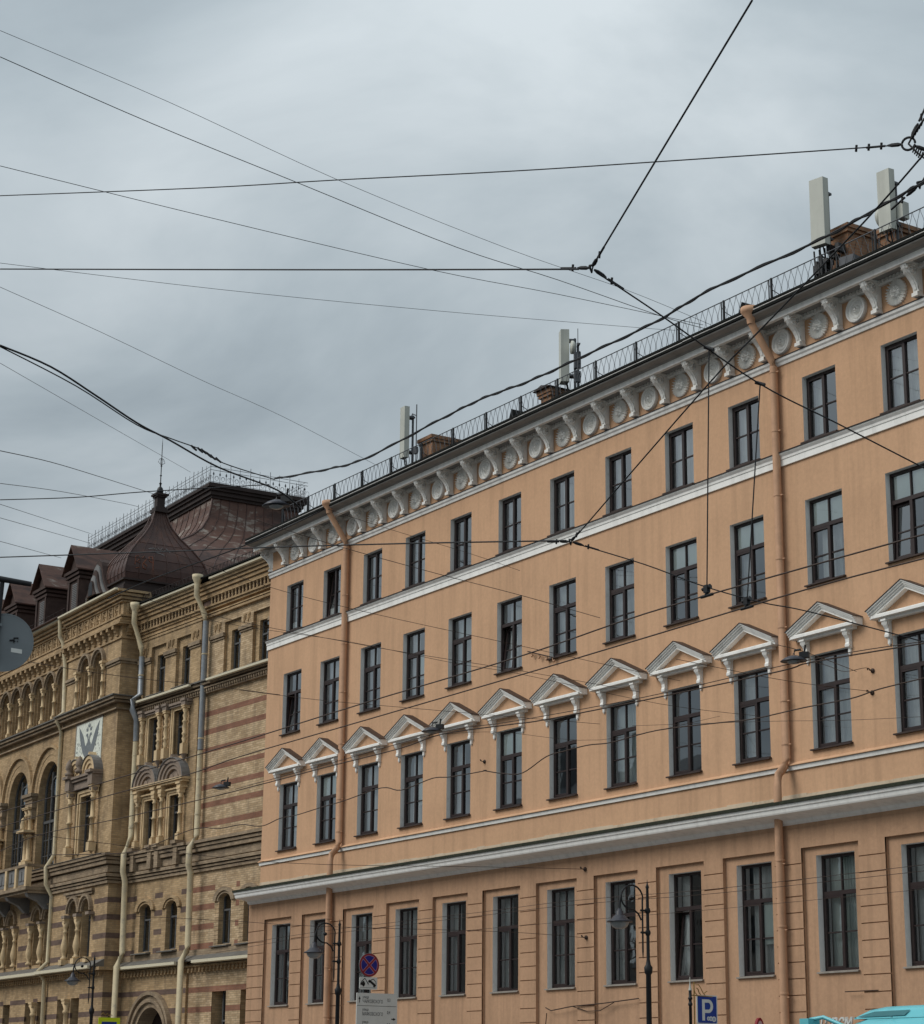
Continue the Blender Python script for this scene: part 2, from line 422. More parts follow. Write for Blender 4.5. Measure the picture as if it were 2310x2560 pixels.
# ------------------------------------------------------------------ mesh helpers
class MB:
    def __init__(s):
        s.v = []
        s.f = []
        s.sm = []
    def add(s, vs_, fs, smooth=False):
        b = len(s.v)
        s.v += [tuple(p) for p in vs_]
        for f in fs:
            s.f.append([b + i for i in f])
            s.sm.append(smooth)
        return s
    def box(s, x0, x1, y0, y1, z0, z1):
        return s.add([(x0, y0, z0), (x1, y0, z0), (x1, y1, z0), (x0, y1, z0), (x0, y0, z1), (x1, y0, z1), (x1, y1, z1), (x0, y1, z1)],
                     [(0, 3, 2, 1), (4, 5, 6, 7), (0, 1, 5, 4), (1, 2, 6, 5), (2, 3, 7, 6), (3, 0, 4, 7)])
    def quad(s, a, b, c, d):
        return s.add([a, b, c, d], [(0, 1, 2, 3)])
    def prof(s, x0, x1, pts):
        """closed (w, z) outline swept along x; w is outward, so y = -w"""
        n = len(pts)
        vv = [(x0, -w, z) for w, z in pts] + [(x1, -w, z) for w, z in pts]
        ff = [(i, (i + 1) % n, n + (i + 1) % n, n + i) for i in range(n)]
        ff += [tuple(range(n - 1, -1, -1)), tuple(range(n, 2 * n))]
        return s.add(vv, ff)
    def steps(s, x0, x1, lst):
        """stack of rectangular mouldings [(z0, z1, w)]; backs 5 cm inside the wall"""
        for z0, z1, w in lst:
            s.box(x0, x1, -w, 0.05, z0, z1)
        return s
    def ext_xz(s, pts, y0, y1, smooth=False):
        """polygon in x, z pushed from y0 to y1"""
        n = len(pts)
        vv = [(x, y0, z) for x, z in pts] + [(x, y1, z) for x, z in pts]
        s.add(vv, [tuple(range(n)), tuple(range(2 * n - 1, n - 1, -1))])
        return s.add(vv, [(i, n + i, n + (i + 1) % n, (i + 1) % n) for i in range(n)], smooth)
    def lathe(s, prof, seg=12, cx=0, cy=0, cz=0, axis='z', smooth=True):
        n = len(prof)
        vv = []
        for k in range(seg):
            a = 2 * PI * k / seg
            for r, h in prof:
                if axis == 'z':
                    vv.append((cx + r * math.cos(a), cy + r * math.sin(a), cz + h))
                elif axis == 'y':
                    vv.append((cx + r * math.cos(a), cy + h, cz + r * math.sin(a)))
                else:
                    vv.append((cx + h, cy + r * math.cos(a), cz + r * math.sin(a)))
        ff = []
        for k in range(seg):
            k2 = (k + 1) % seg
            for i in range(n - 1):
                ff.append((k * n + i, k2 * n + i, k2 * n + i + 1, k * n + i + 1))
        return s.add(vv, ff, smooth)
    def tube(s, pts, r, seg=6, smooth=True, caps=True):
        pts = [Vector(p) for p in pts]
        n = len(pts)
        rad = r if isinstance(r, (list, tuple)) else [r] * n
        vv = []
        up = Vector((0, 0, 1))
        for i, p in enumerate(pts):
            d = (pts[min(i + 1, n - 1)] - pts[max(i - 1, 0)])
            if d.length < 1e-9:
                d = Vector((0, 0, 1))
            d.normalize()
            ref = up if abs(d.z) < 0.95 else Vector((1, 0, 0))
            a = d.cross(ref).normalized()
            b = a.cross(d)
            for k in range(seg):
                t = 2 * PI * k / seg
                vv.append(p + (a * math.cos(t) + b * math.sin(t)) * rad[i])
        ff = [(i * seg + k, i * seg + (k + 1) % seg, (i + 1) * seg + (k + 1) % seg, (i + 1) * seg + k) for i in range(n - 1) for k in range(seg)]
        s.add(vv, ff, smooth)
        if caps:
            s.add(vv[:seg], [tuple(range(seg - 1, -1, -1))])
            s.add(vv[-seg:], [tuple(range(seg))])
        return s
    def arch(s, cx, zs, r0, r1, y0, y1, seg=14, a0=0.0, a1=PI, squash=1.0):
        """half ring r0..r1 about (cx, zs), pushed from y0 (front) to y1"""
        vv = []
        for k in range(seg + 1):
            a = a0 + (a1 - a0) * k / seg
            c_, s_ = math.cos(a), math.sin(a) * squash
            vv += [(cx + r0 * c_, y0, zs + r0 * s_), (cx + r1 * c_, y0, zs + r1 * s_), (cx + r1 * c_, y1, zs + r1 * s_), (cx + r0 * c_, y1, zs + r0 * s_)]
        ff = []
        for k in range(seg):
            b, c_ = 4 * k, 4 * k + 4
            ff += [(b, b + 1, c_ + 1, c_), (b + 1, b + 2, c_ + 2, c_ + 1), (b + 3, b, c_, c_ + 3)]
        ff += [(0, 3, 2, 1), (4 * seg, 4 * seg + 1, 4 * seg + 2, 4 * seg + 3)]
        return s.add(vv, ff)
    def spandrel(s, cx, zs, r, y, ztop, hw=None, seg=14, squash=1.0):
        """wall face above an arched opening, up to ztop, half width hw"""
        hw = hw or r
        vv = []
        for k in range(seg + 1):
            a = PI * k / seg
            x = cx + r * math.cos(a)
            vv += [(x, y, zs + r * squash * math.sin(a)), (x, y, ztop)]
        return s.add(vv, [(2 * k, 2 * k + 1, 2 * k + 3, 2 * k + 2) for k in range(seg)])
    def wall(s, x0, x1, z0, z1, y, holes):
        xs = sorted(set([x0, x1] + [h[0] for h in holes] + [h[1] for h in holes]))
        zs = sorted(set([z0, z1] + [h[2] for h in holes] + [h[3] for h in holes]))
        xs = [x for x in xs if x0 <= x <= x1]
        zs = [z for z in zs if z0 <= z <= z1]
        for i in range(len(xs) - 1):
            for j in range(len(zs) - 1):
                mx_, mz = (xs[i] + xs[i + 1]) / 2, (zs[j] + zs[j + 1]) / 2
                if any(h[0] < mx_ < h[1] and h[2] < mz < h[3] for h in holes):
                    continue
                s.quad((xs[i], y, zs[j]), (xs[i + 1], y, zs[j]), (xs[i + 1], y, zs[j + 1]), (xs[i], y, zs[j + 1]))
        return s
    def jamb(s, x0, x1, z0, z1, y0, y1, bottom=True):
        s.quad((x0, y0, z0), (x0, y0, z1), (x0, y1, z1), (x0, y1, z0))
        s.quad((x1, y0, z0), (x1, y1, z0), (x1, y1, z1), (x1, y0, z1))
        s.quad((x0, y0, z1), (x1, y0, z1), (x1, y1, z1), (x0, y1, z1))
        if bottom:
            s.quad((x0, y0, z0), (x0, y1, z0), (x1, y1, z0), (x1, y0, z0))
        return s
    def mesh(s, name, mat):
        me = bpy.data.meshes.new(name)
        me.from_pydata(s.v, [], s.f)
        me.polygons.foreach_set('use_smooth', s.sm)
        me.materials.append(M[mat])
        me.update()
        return me

def link(name, me, parent=None, loc=(0, 0, 0), rz=0.0):
    o = bpy.data.objects.new(name, me)
    col.objects.link(o)
    o.location = loc
    o.rotation_euler = (0, 0, rz)
    if parent is not None:
        o.parent = parent
    return o
def thing(name, label, cat, loc=(0, 0, 0), rz=0.0, group=None):
    o = link(name, None, None, loc, rz)
    o['label'] = label
    o['category'] = cat
    if group:
        o['group'] = group
    return o
def tag(o, label, cat, group=None):
    o['label'] = label
    o['category'] = cat
    if group:
        o['group'] = group
    return o
def struct(o):
    o['kind'] = 'structure'
    return o
def part(name, mb, mat, parent, loc=(0, 0, 0), rz=0.0):
    return link(name, mb.mesh(name, mat), parent, loc, rz)
def text_mesh(txt, size, mat, depth=0.004, align='LEFT', shear=0.0, bold=0.0):
    cu = bpy.data.curves.new('lettering', 'FONT')
    cu.body = txt
    cu.size = size
    cu.extrude = depth
    cu.align_x = align
    cu.shear = shear
    cu.offset = bold
    cu.resolution_u = 3
    o = bpy.data.objects.new('lettering', cu)
    col.objects.link(o)
    dg = bpy.context.evaluated_depsgraph_get()
    me = bpy.data.meshes.new_from_object(o.evaluated_get(dg))
    bpy.data.objects.remove(o)
    bpy.data.curves.remove(cu)
    me.materials.clear()
    me.materials.append(M[mat])
    return me
class Frame:
    """a facade's own axes: x along it, y into the wall, z up, inside a root object"""
    def __init__(s, root, ox, oy, ang):
        s.root, s.ang = root, ang
        s.o = Vector((ox, oy, 0)) - Vector(root.location)
    def at(s, x, y, z):
        c_, s_ = math.cos(s.ang), math.sin(s.ang)
        return (s.o.x + c_ * x - s_ * y, s.o.y + s_ * x + c_ * y, z + s.o.z)
    def part(s, name, mb, mat, at=(0, 0, 0)):
        return link(name, mb.mesh(name, mat), s.root, s.at(*at), s.ang)
    def inst(s, name, me, at=(0, 0, 0)):
        return link(name, me, s.root, s.at(*at), s.ang)

# ------------------------------------------------------------------ ground, road, pavements
gm = MB().quad((-700, -500, 0), (500, -500, 0), (500, 700, 0), (-700, 700, 0))
struct(part('ground', gm, 'ground', None))
rm = MB().quad((-400, 3.0, 0.004), (200, 3.0, 0.004), (200, 29.0, 0.004), (-400, 29.0, 0.004))
struct(part('road', rm, 'asphalt', None))
for name, y0, y1, yk in (('pavement_far', 29.25, 34.62, 29.0), ('pavement_near', -14.0, 2.75, 2.75)):
    p = MB().box(-300, 120, y0, y1, -0.2, 0.14)
    po = struct(part(name, p, 'paving', None))
    k = MB()
    part('kerb', MB().box(-300, 120, yk, yk + 0.247, -0.2, 0.148), 'granite', po)
lm = MB()
for k in range(60):
    lm.box(-240 + k * 5.0, -238 + k * 5.0, 15.93, 16.07, 0.0045, 0.008)
ro = part('lane_marking', lm, 'paint_white', None)
struct(ro)

# ------------------------------------------------------------------ the orange house
OX = -48.0
house = thing('orange_house', 'long orange stuccoed five-storey house with white pediments and bracketed cornice', 'building', (OX, 35.0, 0))
HF = Frame(house, 0.0, 35.0, 0.0)      # x here is the world's own x
CX = [-65.58, -62.82, -59.98, -57.18, -54.38, -51.57, -48.77, -45.97, -43.17, -40.41, -37.44, -34.55, -31.65]
XL, XR = -67.55, -29.8
GW = 0.30                               # the ground storey stands this far forward
BW = 0.20                               # its window bays are a little shallower
RY = 0.15                               # how deep the window frames sit

holes = []
for c in CX:
    holes.append((c - 0.625, c + 0.625, 17.83, 19.61))
    holes.append((c - 0.68, c + 0.68, 14.05, 16.30))
    holes.append((c - 0.685, c + 0.685, 9.88, 12.25))
w = MB().wall(XL, XR, 8.3, 21.3, 0.0, holes)
w.quad((XL, 0, 8.3), (XL, 12, 8.3), (XL, 12, 21.3), (XL, 0, 21.3))
w.quad((XR, 0, 0), (XR, 12, 0), (XR, 12, 21.3), (XR, 0, 21.3))
w.quad((XL, 12, 0), (XR, 12, 0), (XR, 12, 21.3), (XL, 12, 21.3))
HF.part('wall', w, 'stucco')

# ground storey: bay walls set back between rusticated piers
XLG = -67.75
g = MB()
bays = [(c + 0.05 - 1.0, c + 0.05 + 1.0) for c in CX]
gh = [(c + 0.14 - 0.67, c + 0.14 + 0.67, 4.47, 7.25) for c in CX]
g.wall(XLG, XR, 7.46, 8.2, -GW, [])
for (b0, b1), h in zip(bays, gh):
    g.wall(b0, b1, 0, 7.46, -BW, [h])
    g.quad((b0, -GW, 7.46), (b1, -GW, 7.46), (b1, -BW, 7.46), (b0, -BW, 7.46))
    g.quad((b0, -GW, 0), (b0, -GW, 7.46), (b0, -BW, 7.46), (b0, -BW, 0))
    g.quad((b1, -GW, 0), (b1, -BW, 0), (b1, -BW, 7.46), (b1, -GW, 7.46))
piers = []
ends = [XLG] + [x for b in bays for x in b] + [XR]
for i in range(0, len(ends), 2):
    piers.append((ends[i], ends[i + 1]))
for a, b in piers:
    g.quad((a, -GW + 0.04, 0), (b, -GW + 0.04, 0), (b, -GW + 0.04, 7.46), (a, -GW + 0.04, 7.46))
g.quad((XLG, -GW, 0), (XLG, 12, 0), (XLG, 12, 8.2), (XLG, -GW, 8.2))
g.quad((XLG, -GW, 8.2), (XR, -GW, 8.2), (XR, 0, 8.2), (XLG, 0, 8.2))
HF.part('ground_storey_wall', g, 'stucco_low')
# rustic blocks with thin sunk joints between them
JZ = [7.09 - 0.392 * k for k in range(19)]
cache = {}
for a, b in piers:
    wd = round(b - a, 2)
    for k in range(len(JZ)):
        z1 = JZ[k - 1] - 0.013 if k else 7.46
        z0 = JZ[k] + 0.013
        key = (wd, round(z1 - z0, 3))
        if key not in cache:
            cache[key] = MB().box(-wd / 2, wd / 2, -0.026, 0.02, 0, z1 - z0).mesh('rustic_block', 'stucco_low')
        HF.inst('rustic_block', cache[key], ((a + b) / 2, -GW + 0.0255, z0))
# sunk line below the cornice
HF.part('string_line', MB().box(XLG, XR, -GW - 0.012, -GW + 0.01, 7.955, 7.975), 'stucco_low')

# rooms behind the windows: floors, back wall
rm = MB()
for z in (0.3, 4.0, 8.4, 9.2, 13.2, 17.0, 20.3):
    rm.box(XL + 0.3, XR - 0.3, 0.35, 6.0, z, z + 0.15)
HF.part('storey_floors', rm, 'ceiling')
rb = MB().quad((XL + 0.3, 4.6, 0), (XR - 0.3, 4.6, 0), (XR - 0.3, 4.6, 20.4), (XL + 0.3, 4.6, 20.4))
for c0, c1 in zip(CX[:-1], CX[1:]):
    if random.random() < 0.7:
        x = (c0 + c1) / 2
        rb.box(x - 0.06, x + 0.06, 0.35, 4.6, 0.3, 20.3)
HF.part('room_walls', rb, 'room')

# ---------- windows
FT = 0.058
TILT = {-34.55: 3.2}
def frame_mesh(wd, ht, transom, mun, tilt):
    """window frame, origin bottom centre at the frame's front plane; the left sash is a part of its own when tilted"""
    m = MB()
    h = wd / 2
    d0, d1 = 0.0, 0.09
    m.box(-h, -h + FT, d0, d1, 0, ht)
    m.box(h - FT, h, d0, d1, 0, ht)
    m.box(-h + FT, h - FT, d0, d1, 0, 0.085)
    m.box(-h + FT, h - FT, d0, d1, ht - 0.07, ht)
    zt = ht * (1 - transom) if transom else ht - 0.07
    if transom:
        m.box(-h + FT, h - FT, d0 - 0.012, d1, zt - 0.045, zt + 0.055)
        m.box(-0.018, 0.018, d0 + 0.01, d1 - 0.02, zt + 0.055, ht - 0.07)
        ztop = zt - 0.045
    else:
        ztop = ht - 0.07
    m.box(-0.045, 0.045, d0 - 0.008, d1, 0.085, ztop)
    zm = 0.085 + (ztop - 0.085) * mun
    m.box(0.045, h - FT, d0 + 0.015, d1 - 0.03, zm - 0.016, zm + 0.016)
    if not tilt:
        m.box(-h + FT, -h + 0.10, d0 - 0.006, d1 - 0.02, 0.085, ztop)
        m.box(-h + 0.10, -0.045, d0 - 0.006, d1 - 0.02, ztop - 0.05, ztop)
        m.box(-h + 0.10, -0.045, d0 - 0.006, d1 - 0.02, 0.085, 0.135)
        m.box(-h + 0.10, -0.045, d0 + 0.015, d1 - 0.03, zm - 0.016, zm + 0.016)
    return m, zt, ztop, zm
def sash_mesh(wd, ztop, zm):
    m = MB()
    h = wd / 2
    a, b, t = -h + 0.08, -0.06, ztop - 0.09
    m.box(a, a + 0.06, 0, 0.06, 0, t)
    m.box(b - 0.06, b, 0, 0.06, 0, t)
    m.box(a + 0.06, b - 0.06, 0, 0.06, 0, 0.06)
    m.box(a + 0.06, b - 0.06, 0, 0.06, t - 0.06, t)
    m.box(a + 0.06, b - 0.06, 0.01, 0.05, zm - 0.105, zm - 0.073)
    return m
mc = {}
def cached(key, fn):
    if key not in mc:
        mc[key] = fn()
    return mc[key]
def pane_mesh(a, b, c, d, mat):
    return cached(('pane', round(a, 3), round(b, 3), round(c, 3), round(d, 3), mat), lambda: MB().quad((a, 0.045, c), (b, 0.045, c), (b, 0.045, d), (a, 0.045, d)).mesh('pane', mat))
def curtain_mesh(a, b, z0, z1, folds, mat='curtain', amp=0.035):
    m = MB()
    n = max(6, int(folds * 6))
    vv = []
    for k in range(n + 1):
        x = a + (b - a) * k / n
        y = amp * math.sin(2 * PI * folds * k / n) + amp * 0.4 * math.sin(2.3 * PI * folds * k / n + 1)
        vv += [(x, y, z0), (x + 0.02 * math.sin(k), y, z1)]
    m.add(vv, [(2 * k, 2 * k + 2, 2 * k + 3, 2 * k + 1) for k in range(n)], True)
    return m.mesh('curtain', mat)
def place_window(fr, x, y, z, wd, ht, transom=0.333, mun=0.49, tilt=False, sill='sill', depth=RY, dress=None, glass='glass', reveal='reveal', sillproj=0.09):
    key = (wd, ht, transom, mun, tilt)
    fm = cached(('f',) + key, lambda: (lambda q: (q[0].mesh('window', 'frame'),) + q[1:])(frame_mesh(wd, ht, transom, mun, tilt)))
    me, zt, ztop, zm = fm
    wo = fr.inst('window', me, (x, y + depth, z))
    h = wd / 2
    rv = cached(('r', wd, ht, depth, reveal), lambda: MB().jamb(-h, h, 0, ht, -depth, 0.1).mesh('reveal', reveal))
    link('reveal', rv, wo)
    sl = cached(('s', wd, sill, depth, sillproj), lambda: MB().prof(-h - 0.05, h + 0.035, [(depth + sillproj, -0.035), (depth + sillproj, 0.0), (0.0, 0.03), (0.0, -0.035)]).mesh('sill', sill))
    link('sill', sl, wo)
    L_ = -h + FT
    pans = []
    if transom:
        pans += [(L_, -0.018, zt + 0.055, ht - 0.07), (0.018, h - FT, zt + 0.055, ht - 0.07)]
    pans += [(0.045, h - FT, 0.085, zm - 0.016), (0.045, h - FT, zm + 0.016, ztop)]
    if not tilt:
        pans += [(L_ + 0.042, -0.045, 0.135, zm - 0.016), (L_ + 0.042, -0.045, zm + 0.016, ztop - 0.05)]
    for p in pans:
        link('pane', pane_mesh(*p, glass), wo)
    if tilt:
        sm = cached(('sash',) + key, lambda: sash_mesh(wd, ztop, zm).mesh('sash', 'frame'))
        so = link('sash', sm, wo, (0, 0.01, 0.085))
        so.rotation_euler = (-R(TILT.get(round(x, 2), 6.5)), 0, 0)
        t = ztop - 0.09
        pm = cached(('sp',) + key + (glass,), lambda: MB().quad((-h + 0.14, 0.03, 0.06), (-0.12, 0.03, 0.06), (-0.12, 0.03, t - 0.06), (-h + 0.14, 0.03, t - 0.06)).mesh('sash_pane', glass))
        po = link('sash_pane', pm, wo, (0, 0.01, 0.085))
        po.rotation_euler = (-R(TILT.get(round(x, 2), 6.5)), 0, 0)
    for dkind in (dress or ()):
        if dkind == 'L':
            cm = cached(('cL', wd, ht), lambda: curtain_mesh(-h + 0.02, -h + wd * 0.36, 0.02, ht - 0.03, 4))
        elif dkind == 'R':
            cm = cached(('cR', wd, ht), lambda: curtain_mesh(h - wd * 0.34, h - 0.02, 0.02, ht - 0.03, 4))
        elif dkind == 'F':
            cm = cached(('cF', wd, ht), lambda: curtain_mesh(-h + 0.02, h - 0.02, 0.02, ht - 0.03, 9))
        elif dkind == 'H':
            cm = cached(('cH', wd, ht), lambda: curtain_mesh(-h * 0.8, h * 0.35, 0.02, ht - 0.03, 6))
        elif dkind == 'T':      # blind drawn over the top light
            cm = cached(('cT', wd, ht), lambda: MB().box(-h + 0.05, h - 0.05, 0, 0.01, ht * 0.665, ht - 0.03).mesh('blind', 'blind'))
        elif dkind == 'B':      # white board in the lower part
            cm = cached(('cB', wd, ht), lambda: MB().box(-h + 0.05, h - 0.05, 0, 0.01, 0.04, ht * 0.22).mesh('blind', 'curtain'))
        elif dkind == 'V':      # vertical blind, full
            cm = cached(('cV', wd, ht), lambda: curtain_mesh(-h + 0.03, h - 0.03, 0.05, ht - 0.05, 14, 'blind', 0.02))
        elif dkind == 'J':      # half blind hanging in the right sash
            cm = cached(('cJ', wd, ht), lambda: MB().box(0.0, h - 0.05, 0, 0.01, ht * 0.28, ht * 0.66).mesh('blind', 'blind'))
        link('blind' if dkind in 'TBJ' else 'curtain', cm, wo, (0, 0.26 if dkind in 'LRFHV' else 0.085, 0))
    return wo
D5 = ['B', 'B', 'LR', 'F', 'R', 'LR', 'H', 'LR', 'F', 'L', 'LR', 'F', 'L']
D4 = ['R', 'F', 'L', 'LJ', 'V', 'H', 'L', 'F', 'T', 'LT', 'HT', 'T', 'L']
D3 = ['HJ', 'T', 'F', 'HJ', 'L', 'T', '', 'V', 'R', 'L', 'F', 'LR', 'L']
D1 = ['LR', 'LR', 'F', 'H', 'LR', 'LR', 'F', 'LR', 'L', 'HJ', 'V', 'F', 'R']
for i, c in enumerate(CX):
    place_window(HF, c, 0, 17.83, 1.25, 1.78, 0, 0.5, i == 1, dress=D5[i])
    place_window(HF, c, 0, 14.05, 1.36, 2.25, 0.333, 0.48, i in (0, 5, 11), dress=D4[i])
    place_window(HF, c, 0, 9.88, 1.37, 2.37, 0.335, 0.49, False, dress=D3[i])
    place_window(HF, c + 0.14, -BW, 4.47, 1.34, 2.78, 0.333, 0.49, i == 8, sill='sill_stone', depth=0.17, dress=D1[i], sillproj=0.07)

# ---------- string courses and cornices
XE = XR + 0.1
def band(x0, x1, pts, name, mat):
    HF.part(name, MB().prof(x0, x1, pts), mat)
band(XL - 0.03, XE, [(-0.02, 17.40), (0.05, 17.40), (0.05, 17.57), (0.07, 17.575), (0.075, 17.64), (0.13, 17.70), (0.13, 17.735), (-0.02, 17.745)], 'string_course', 'white')
band(XL - 0.10, XE, [(0.0, 17.747), (0.165, 17.737), (0.165, 17.752), (0.0, 17.785)], 'sheet_flashing', 'sill')
band(XL - 0.03, XE, [(-0.02, 20.16), (0.04, 20.16), (0.055, 20.23), (0.09, 20.27), (0.10, 20.34), (-0.02, 20.36)], 'string_course', 'white_old')
band(XL - 0.05, XE, [(0.0, 20.362), (0.12, 20.347), (0.12, 20.36), (0.0, 20.39)], 'sheet_flashing', 'sill')
band(XL - 0.03, XE, [(-0.02, 9.455), (0.05, 9.455), (0.07, 9.56), (-0.02, 9.57)], 'string_course', 'white')
band(XL - 0.06, XE, [(0.0, 9.574), (0.11, 9.566), (0.11, 9.58), (0.0, 9.66)], 'sheet_flashing', 'stucco')
# lower cornice
band(XL - 0.22, XE, [(0.30, 8.05), (0.36, 8.10), (0.38, 8.16), (0.52, 8.205), (0.86, 8.25), (0.88, 8.285), (0.90, 8.37), (0.93, 8.385), (0.95, 8.46), (0.0, 8.47), (0.0, 8.05)], 'lower_cornice', 'white')
band(XL - 0.26, XE, [(0.0, 8.474), (0.985, 8.462), (0.985, 8.535), (0.80, 8.57), (0.0, 8.75)], 'cornice_flashing', 'roof_moss')
fl = MB()
x = XL
random.seed(11)
while x < XE:                       # flaking strip of render above the flashing
    x2 = min(XE, x + random.uniform(0.35, 1.1))
    fl.box(x, x2, -0.012 - random.uniform(0, .006), 0.02, 8.70, 8.835 + random.uniform(-0.02, 0.02))
    x = x2
HF.part('render_strip', fl, 'ledge_cream')
# upper cornice
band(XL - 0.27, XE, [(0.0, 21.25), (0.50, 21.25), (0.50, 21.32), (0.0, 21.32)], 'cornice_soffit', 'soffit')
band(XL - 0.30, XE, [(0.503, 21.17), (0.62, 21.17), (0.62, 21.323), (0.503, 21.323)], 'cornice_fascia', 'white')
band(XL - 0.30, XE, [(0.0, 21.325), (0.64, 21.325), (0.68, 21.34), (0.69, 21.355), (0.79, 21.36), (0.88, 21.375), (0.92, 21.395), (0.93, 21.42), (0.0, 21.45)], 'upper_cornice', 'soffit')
band(XL, XE, [(-0.02, 21.13), (0.09, 21.13), (0.12, 21.20), (0.12, 21.252), (-0.02, 21.252)], 'bed_moulding', 'white_old')
dm = MB()
x = XL + 0.05
while x < XE:
    dm.box(x, x + 0.07, -0.16, -0.11, 21.17, 21.245)
    x += 0.13
o = HF.part('dentils', dm, 'white_old')
o['kind'] = 'stuff'
band(XL - 0.36, XE, [(0.0, 21.453), (0.945, 21.423), (0.965, 21.44), (0.965, 21.495), (0.0, 21.50)], 'eaves_gutter', 'roof_dark')
er = MB()
x = XL - 0.3
random.seed(5)
while x < XE:
    x2 = min(XE, x + random.uniform(1.2, 2.6))
    zz = random.uniform(-0.008, 0.008)
    er.prof(x, x2 - 0.02, [(0.6, 21.508 + zz), (0.975, 21.506 + zz), (0.975, 21.52 + zz), (0.6, 21.535 + zz)])
    x = x2
HF.part('gutter_lip', er, 'white_old')
band(XL - 0.33, XE, [(0.0, 21.548), (0.93, 21.545), (0.97, 21.56), (0.97, 21.615), (0.0, 21.66)], 'roof_edge', 'roof_dark')
band(XL - 0.33, XE, [(-6.0, 23.1), (0.80, 21.60), (0.88, 21.64), (0.2, 21.80), (-6.0, 23.2)], 'roof', 'roof_dark')
# roof rim seen from below
# ---------- consoles
def console_mesh():
    m = MB()
    pr = [(0.0, 0.80), (0.46, 0.80), (0.53, 0.77), (0.555, 0.70), (0.54, 0.62), (0.47, 0.53), (0.37, 0.45), (0.28, 0.36), (0.215, 0.25), (0.18, 0.14), (0.165, 0.075), (0.20, 0.055), (0.21, 0.0), (0.10, -0.03), (0.0, -0.02)]
    m.prof(-0.078, 0.078, pr)
    m.prof(-0.045, 0.045, [(w_ + 0.022, z_) for w_, z_ in pr[2:10]] + [(0.1, 0.2), (0.3, 0.7)])
    m.box(-0.125, 0.125, -0.585, 0.0, 0.782, 0.815)
    m.box(-0.10, 0.10, -0.56, 0.0, 0.755, 0.782)
    m.box(-0.10, 0.10, -0.225, 0.0, -0.03, 0.03)
    for sx in (-1, 1):
        sp_ = []
        for k in range(26):            # volute
            a = 2 * PI * k / 11
            r_ = 0.165 * (1 - k / 28.0)
            sp_.append((sx * 0.082, -0.36 - r_ * math.cos(a), 0.60 + r_ * math.sin(a)))
        m.tube(sp_, [0.034 - 0.0006 * k for k in range(26)], 5)
        m.lathe([(0.03, 0), (0.03, sx * 0.115), (0.0, sx * 0.125)], 9, 0, -0.36, 0.60, 'x')
        m.tube([(sx * 0.08, -w_ + 0.02, z_) for w_, z_ in pr[5:11]], 0.02, 5)
        m.prof(sx * 0.078, sx * 0.094, [(0.02, 0.10), (0.13, 0.12), (0.17, 0.26), (0.20, 0.40), (0.10, 0.52), (0.02, 0.62)][::sx])
    m.lathe([(0.062, -0.105), (0.062, 0.105)], 10, 0, -0.51, 0.715, 'x')
    m.lathe([(0.035, -0.10), (0.035, 0.10)], 8, 0, -0.19, 0.045, 'x')
    return m.mesh('console', 'white')
cmh = console_mesh()
xk = -66.25
while xk < XR:
    HF.inst('console', cmh, (xk, 0, 20.44))
    xk += 1.4145
o = HF.inst('console', cmh, (XL + 0.02, 0.55, 20.44))
o.rotation_euler = (0, 0, -PI / 2)
o = HF.inst('console', cmh, (XL + 0.10, 0.10, 20.44))
o.rotation_euler = (0, 0, -PI / 4)
# ---------- round medallions, rings and sun faces in turn
def ring_mesh():
    m = MB()
    m.lathe([(0.35, 0.0), (0.35, -0.06), (0.335, -0.10), (0.30, -0.11), (0.275, -0.05), (0.24, -0.04), (0.225, -0.075), (0.19, -0.08), (0.165, -0.03), (0.125, -0.025), (0.108, -0.075), (0.085, -0.095), (0.06, -0.05), (0.04, -0.04), (0.032, -0.12), (0.0, -0.135)], 32, axis='y', smooth=False)
    for k in range(8):
        a = k * PI / 4
        m.lathe([(0.028, -0.04), (0.022, -0.11), (0.0, -0.125)], 6, 0.075 * math.cos(a), 0, 0.075 * math.sin(a), 'y')
    return m.mesh('medallion', 'white')
def sun_mesh():
    m = MB()
    n = 26
    vv = [(0, -0.075, 0)]
    ff = []
    for k in range(n * 2):
        a = PI * k / n
        ro = 0.345 if k % 2 == 0 else 0.325
        yo = -0.105 if k % 2 == 0 else -0.015
        vv += [(0.15 * math.cos(a), (-0.085 if k % 2 == 0 else -0.03), 0.15 * math.sin(a)), (ro * math.cos(a), yo, ro * math.sin(a)), (ro * math.cos(a), 0, ro * math.sin(a))]
    for k in range(n * 2):
        a, b = 1 + 3 * k, 1 + 3 * ((k + 1) % (n * 2))
        ff += [(0, a, b), (a, a + 1, b + 1, b), (a + 1, a + 2, b + 2, b + 1)]
    m.add(vv, ff)
    def lump(x, z, r, d):
        m.lathe([(r, -0.04), (r * 0.85, -0.05 - d * 0.9), (r * 0.45, -0.05 - d * 1.45), (0, -0.05 - d * 1.6)], 9, x, 0, z, 'y')
    lump(0, 0.0, 0.125, 0.06)
    for k in range(11):
        a = PI * 2 * k / 11
        lump(0.135 * math.cos(a), 0.135 * math.sin(a) + 0.01, 0.045, 0.05)
    lump(0, -0.02, 0.032, 0.115)
    lump(0, 0.025, 0.024, 0.10)
    for s_ in (-1, 1):
        lump(s_ * 0.055, 0.055, 0.034, 0.085)
        lump(s_ * 0.05, -0.02, 0.04, 0.085)
        lump(s_ * 0.03, -0.075, 0.03, 0.085)
    lump(0, -0.115, 0.038, 0.085)
    return m.mesh('medallion', 'white')
mr, ms = ring_mesh(), sun_mesh()
xk, k = -65.60, 0
while xk < XR - 0.4:
    HF.inst('medallion', ms if k % 2 == 0 else mr, (xk, 0.0, 20.80))
    xk += 1.4135
    k += 1
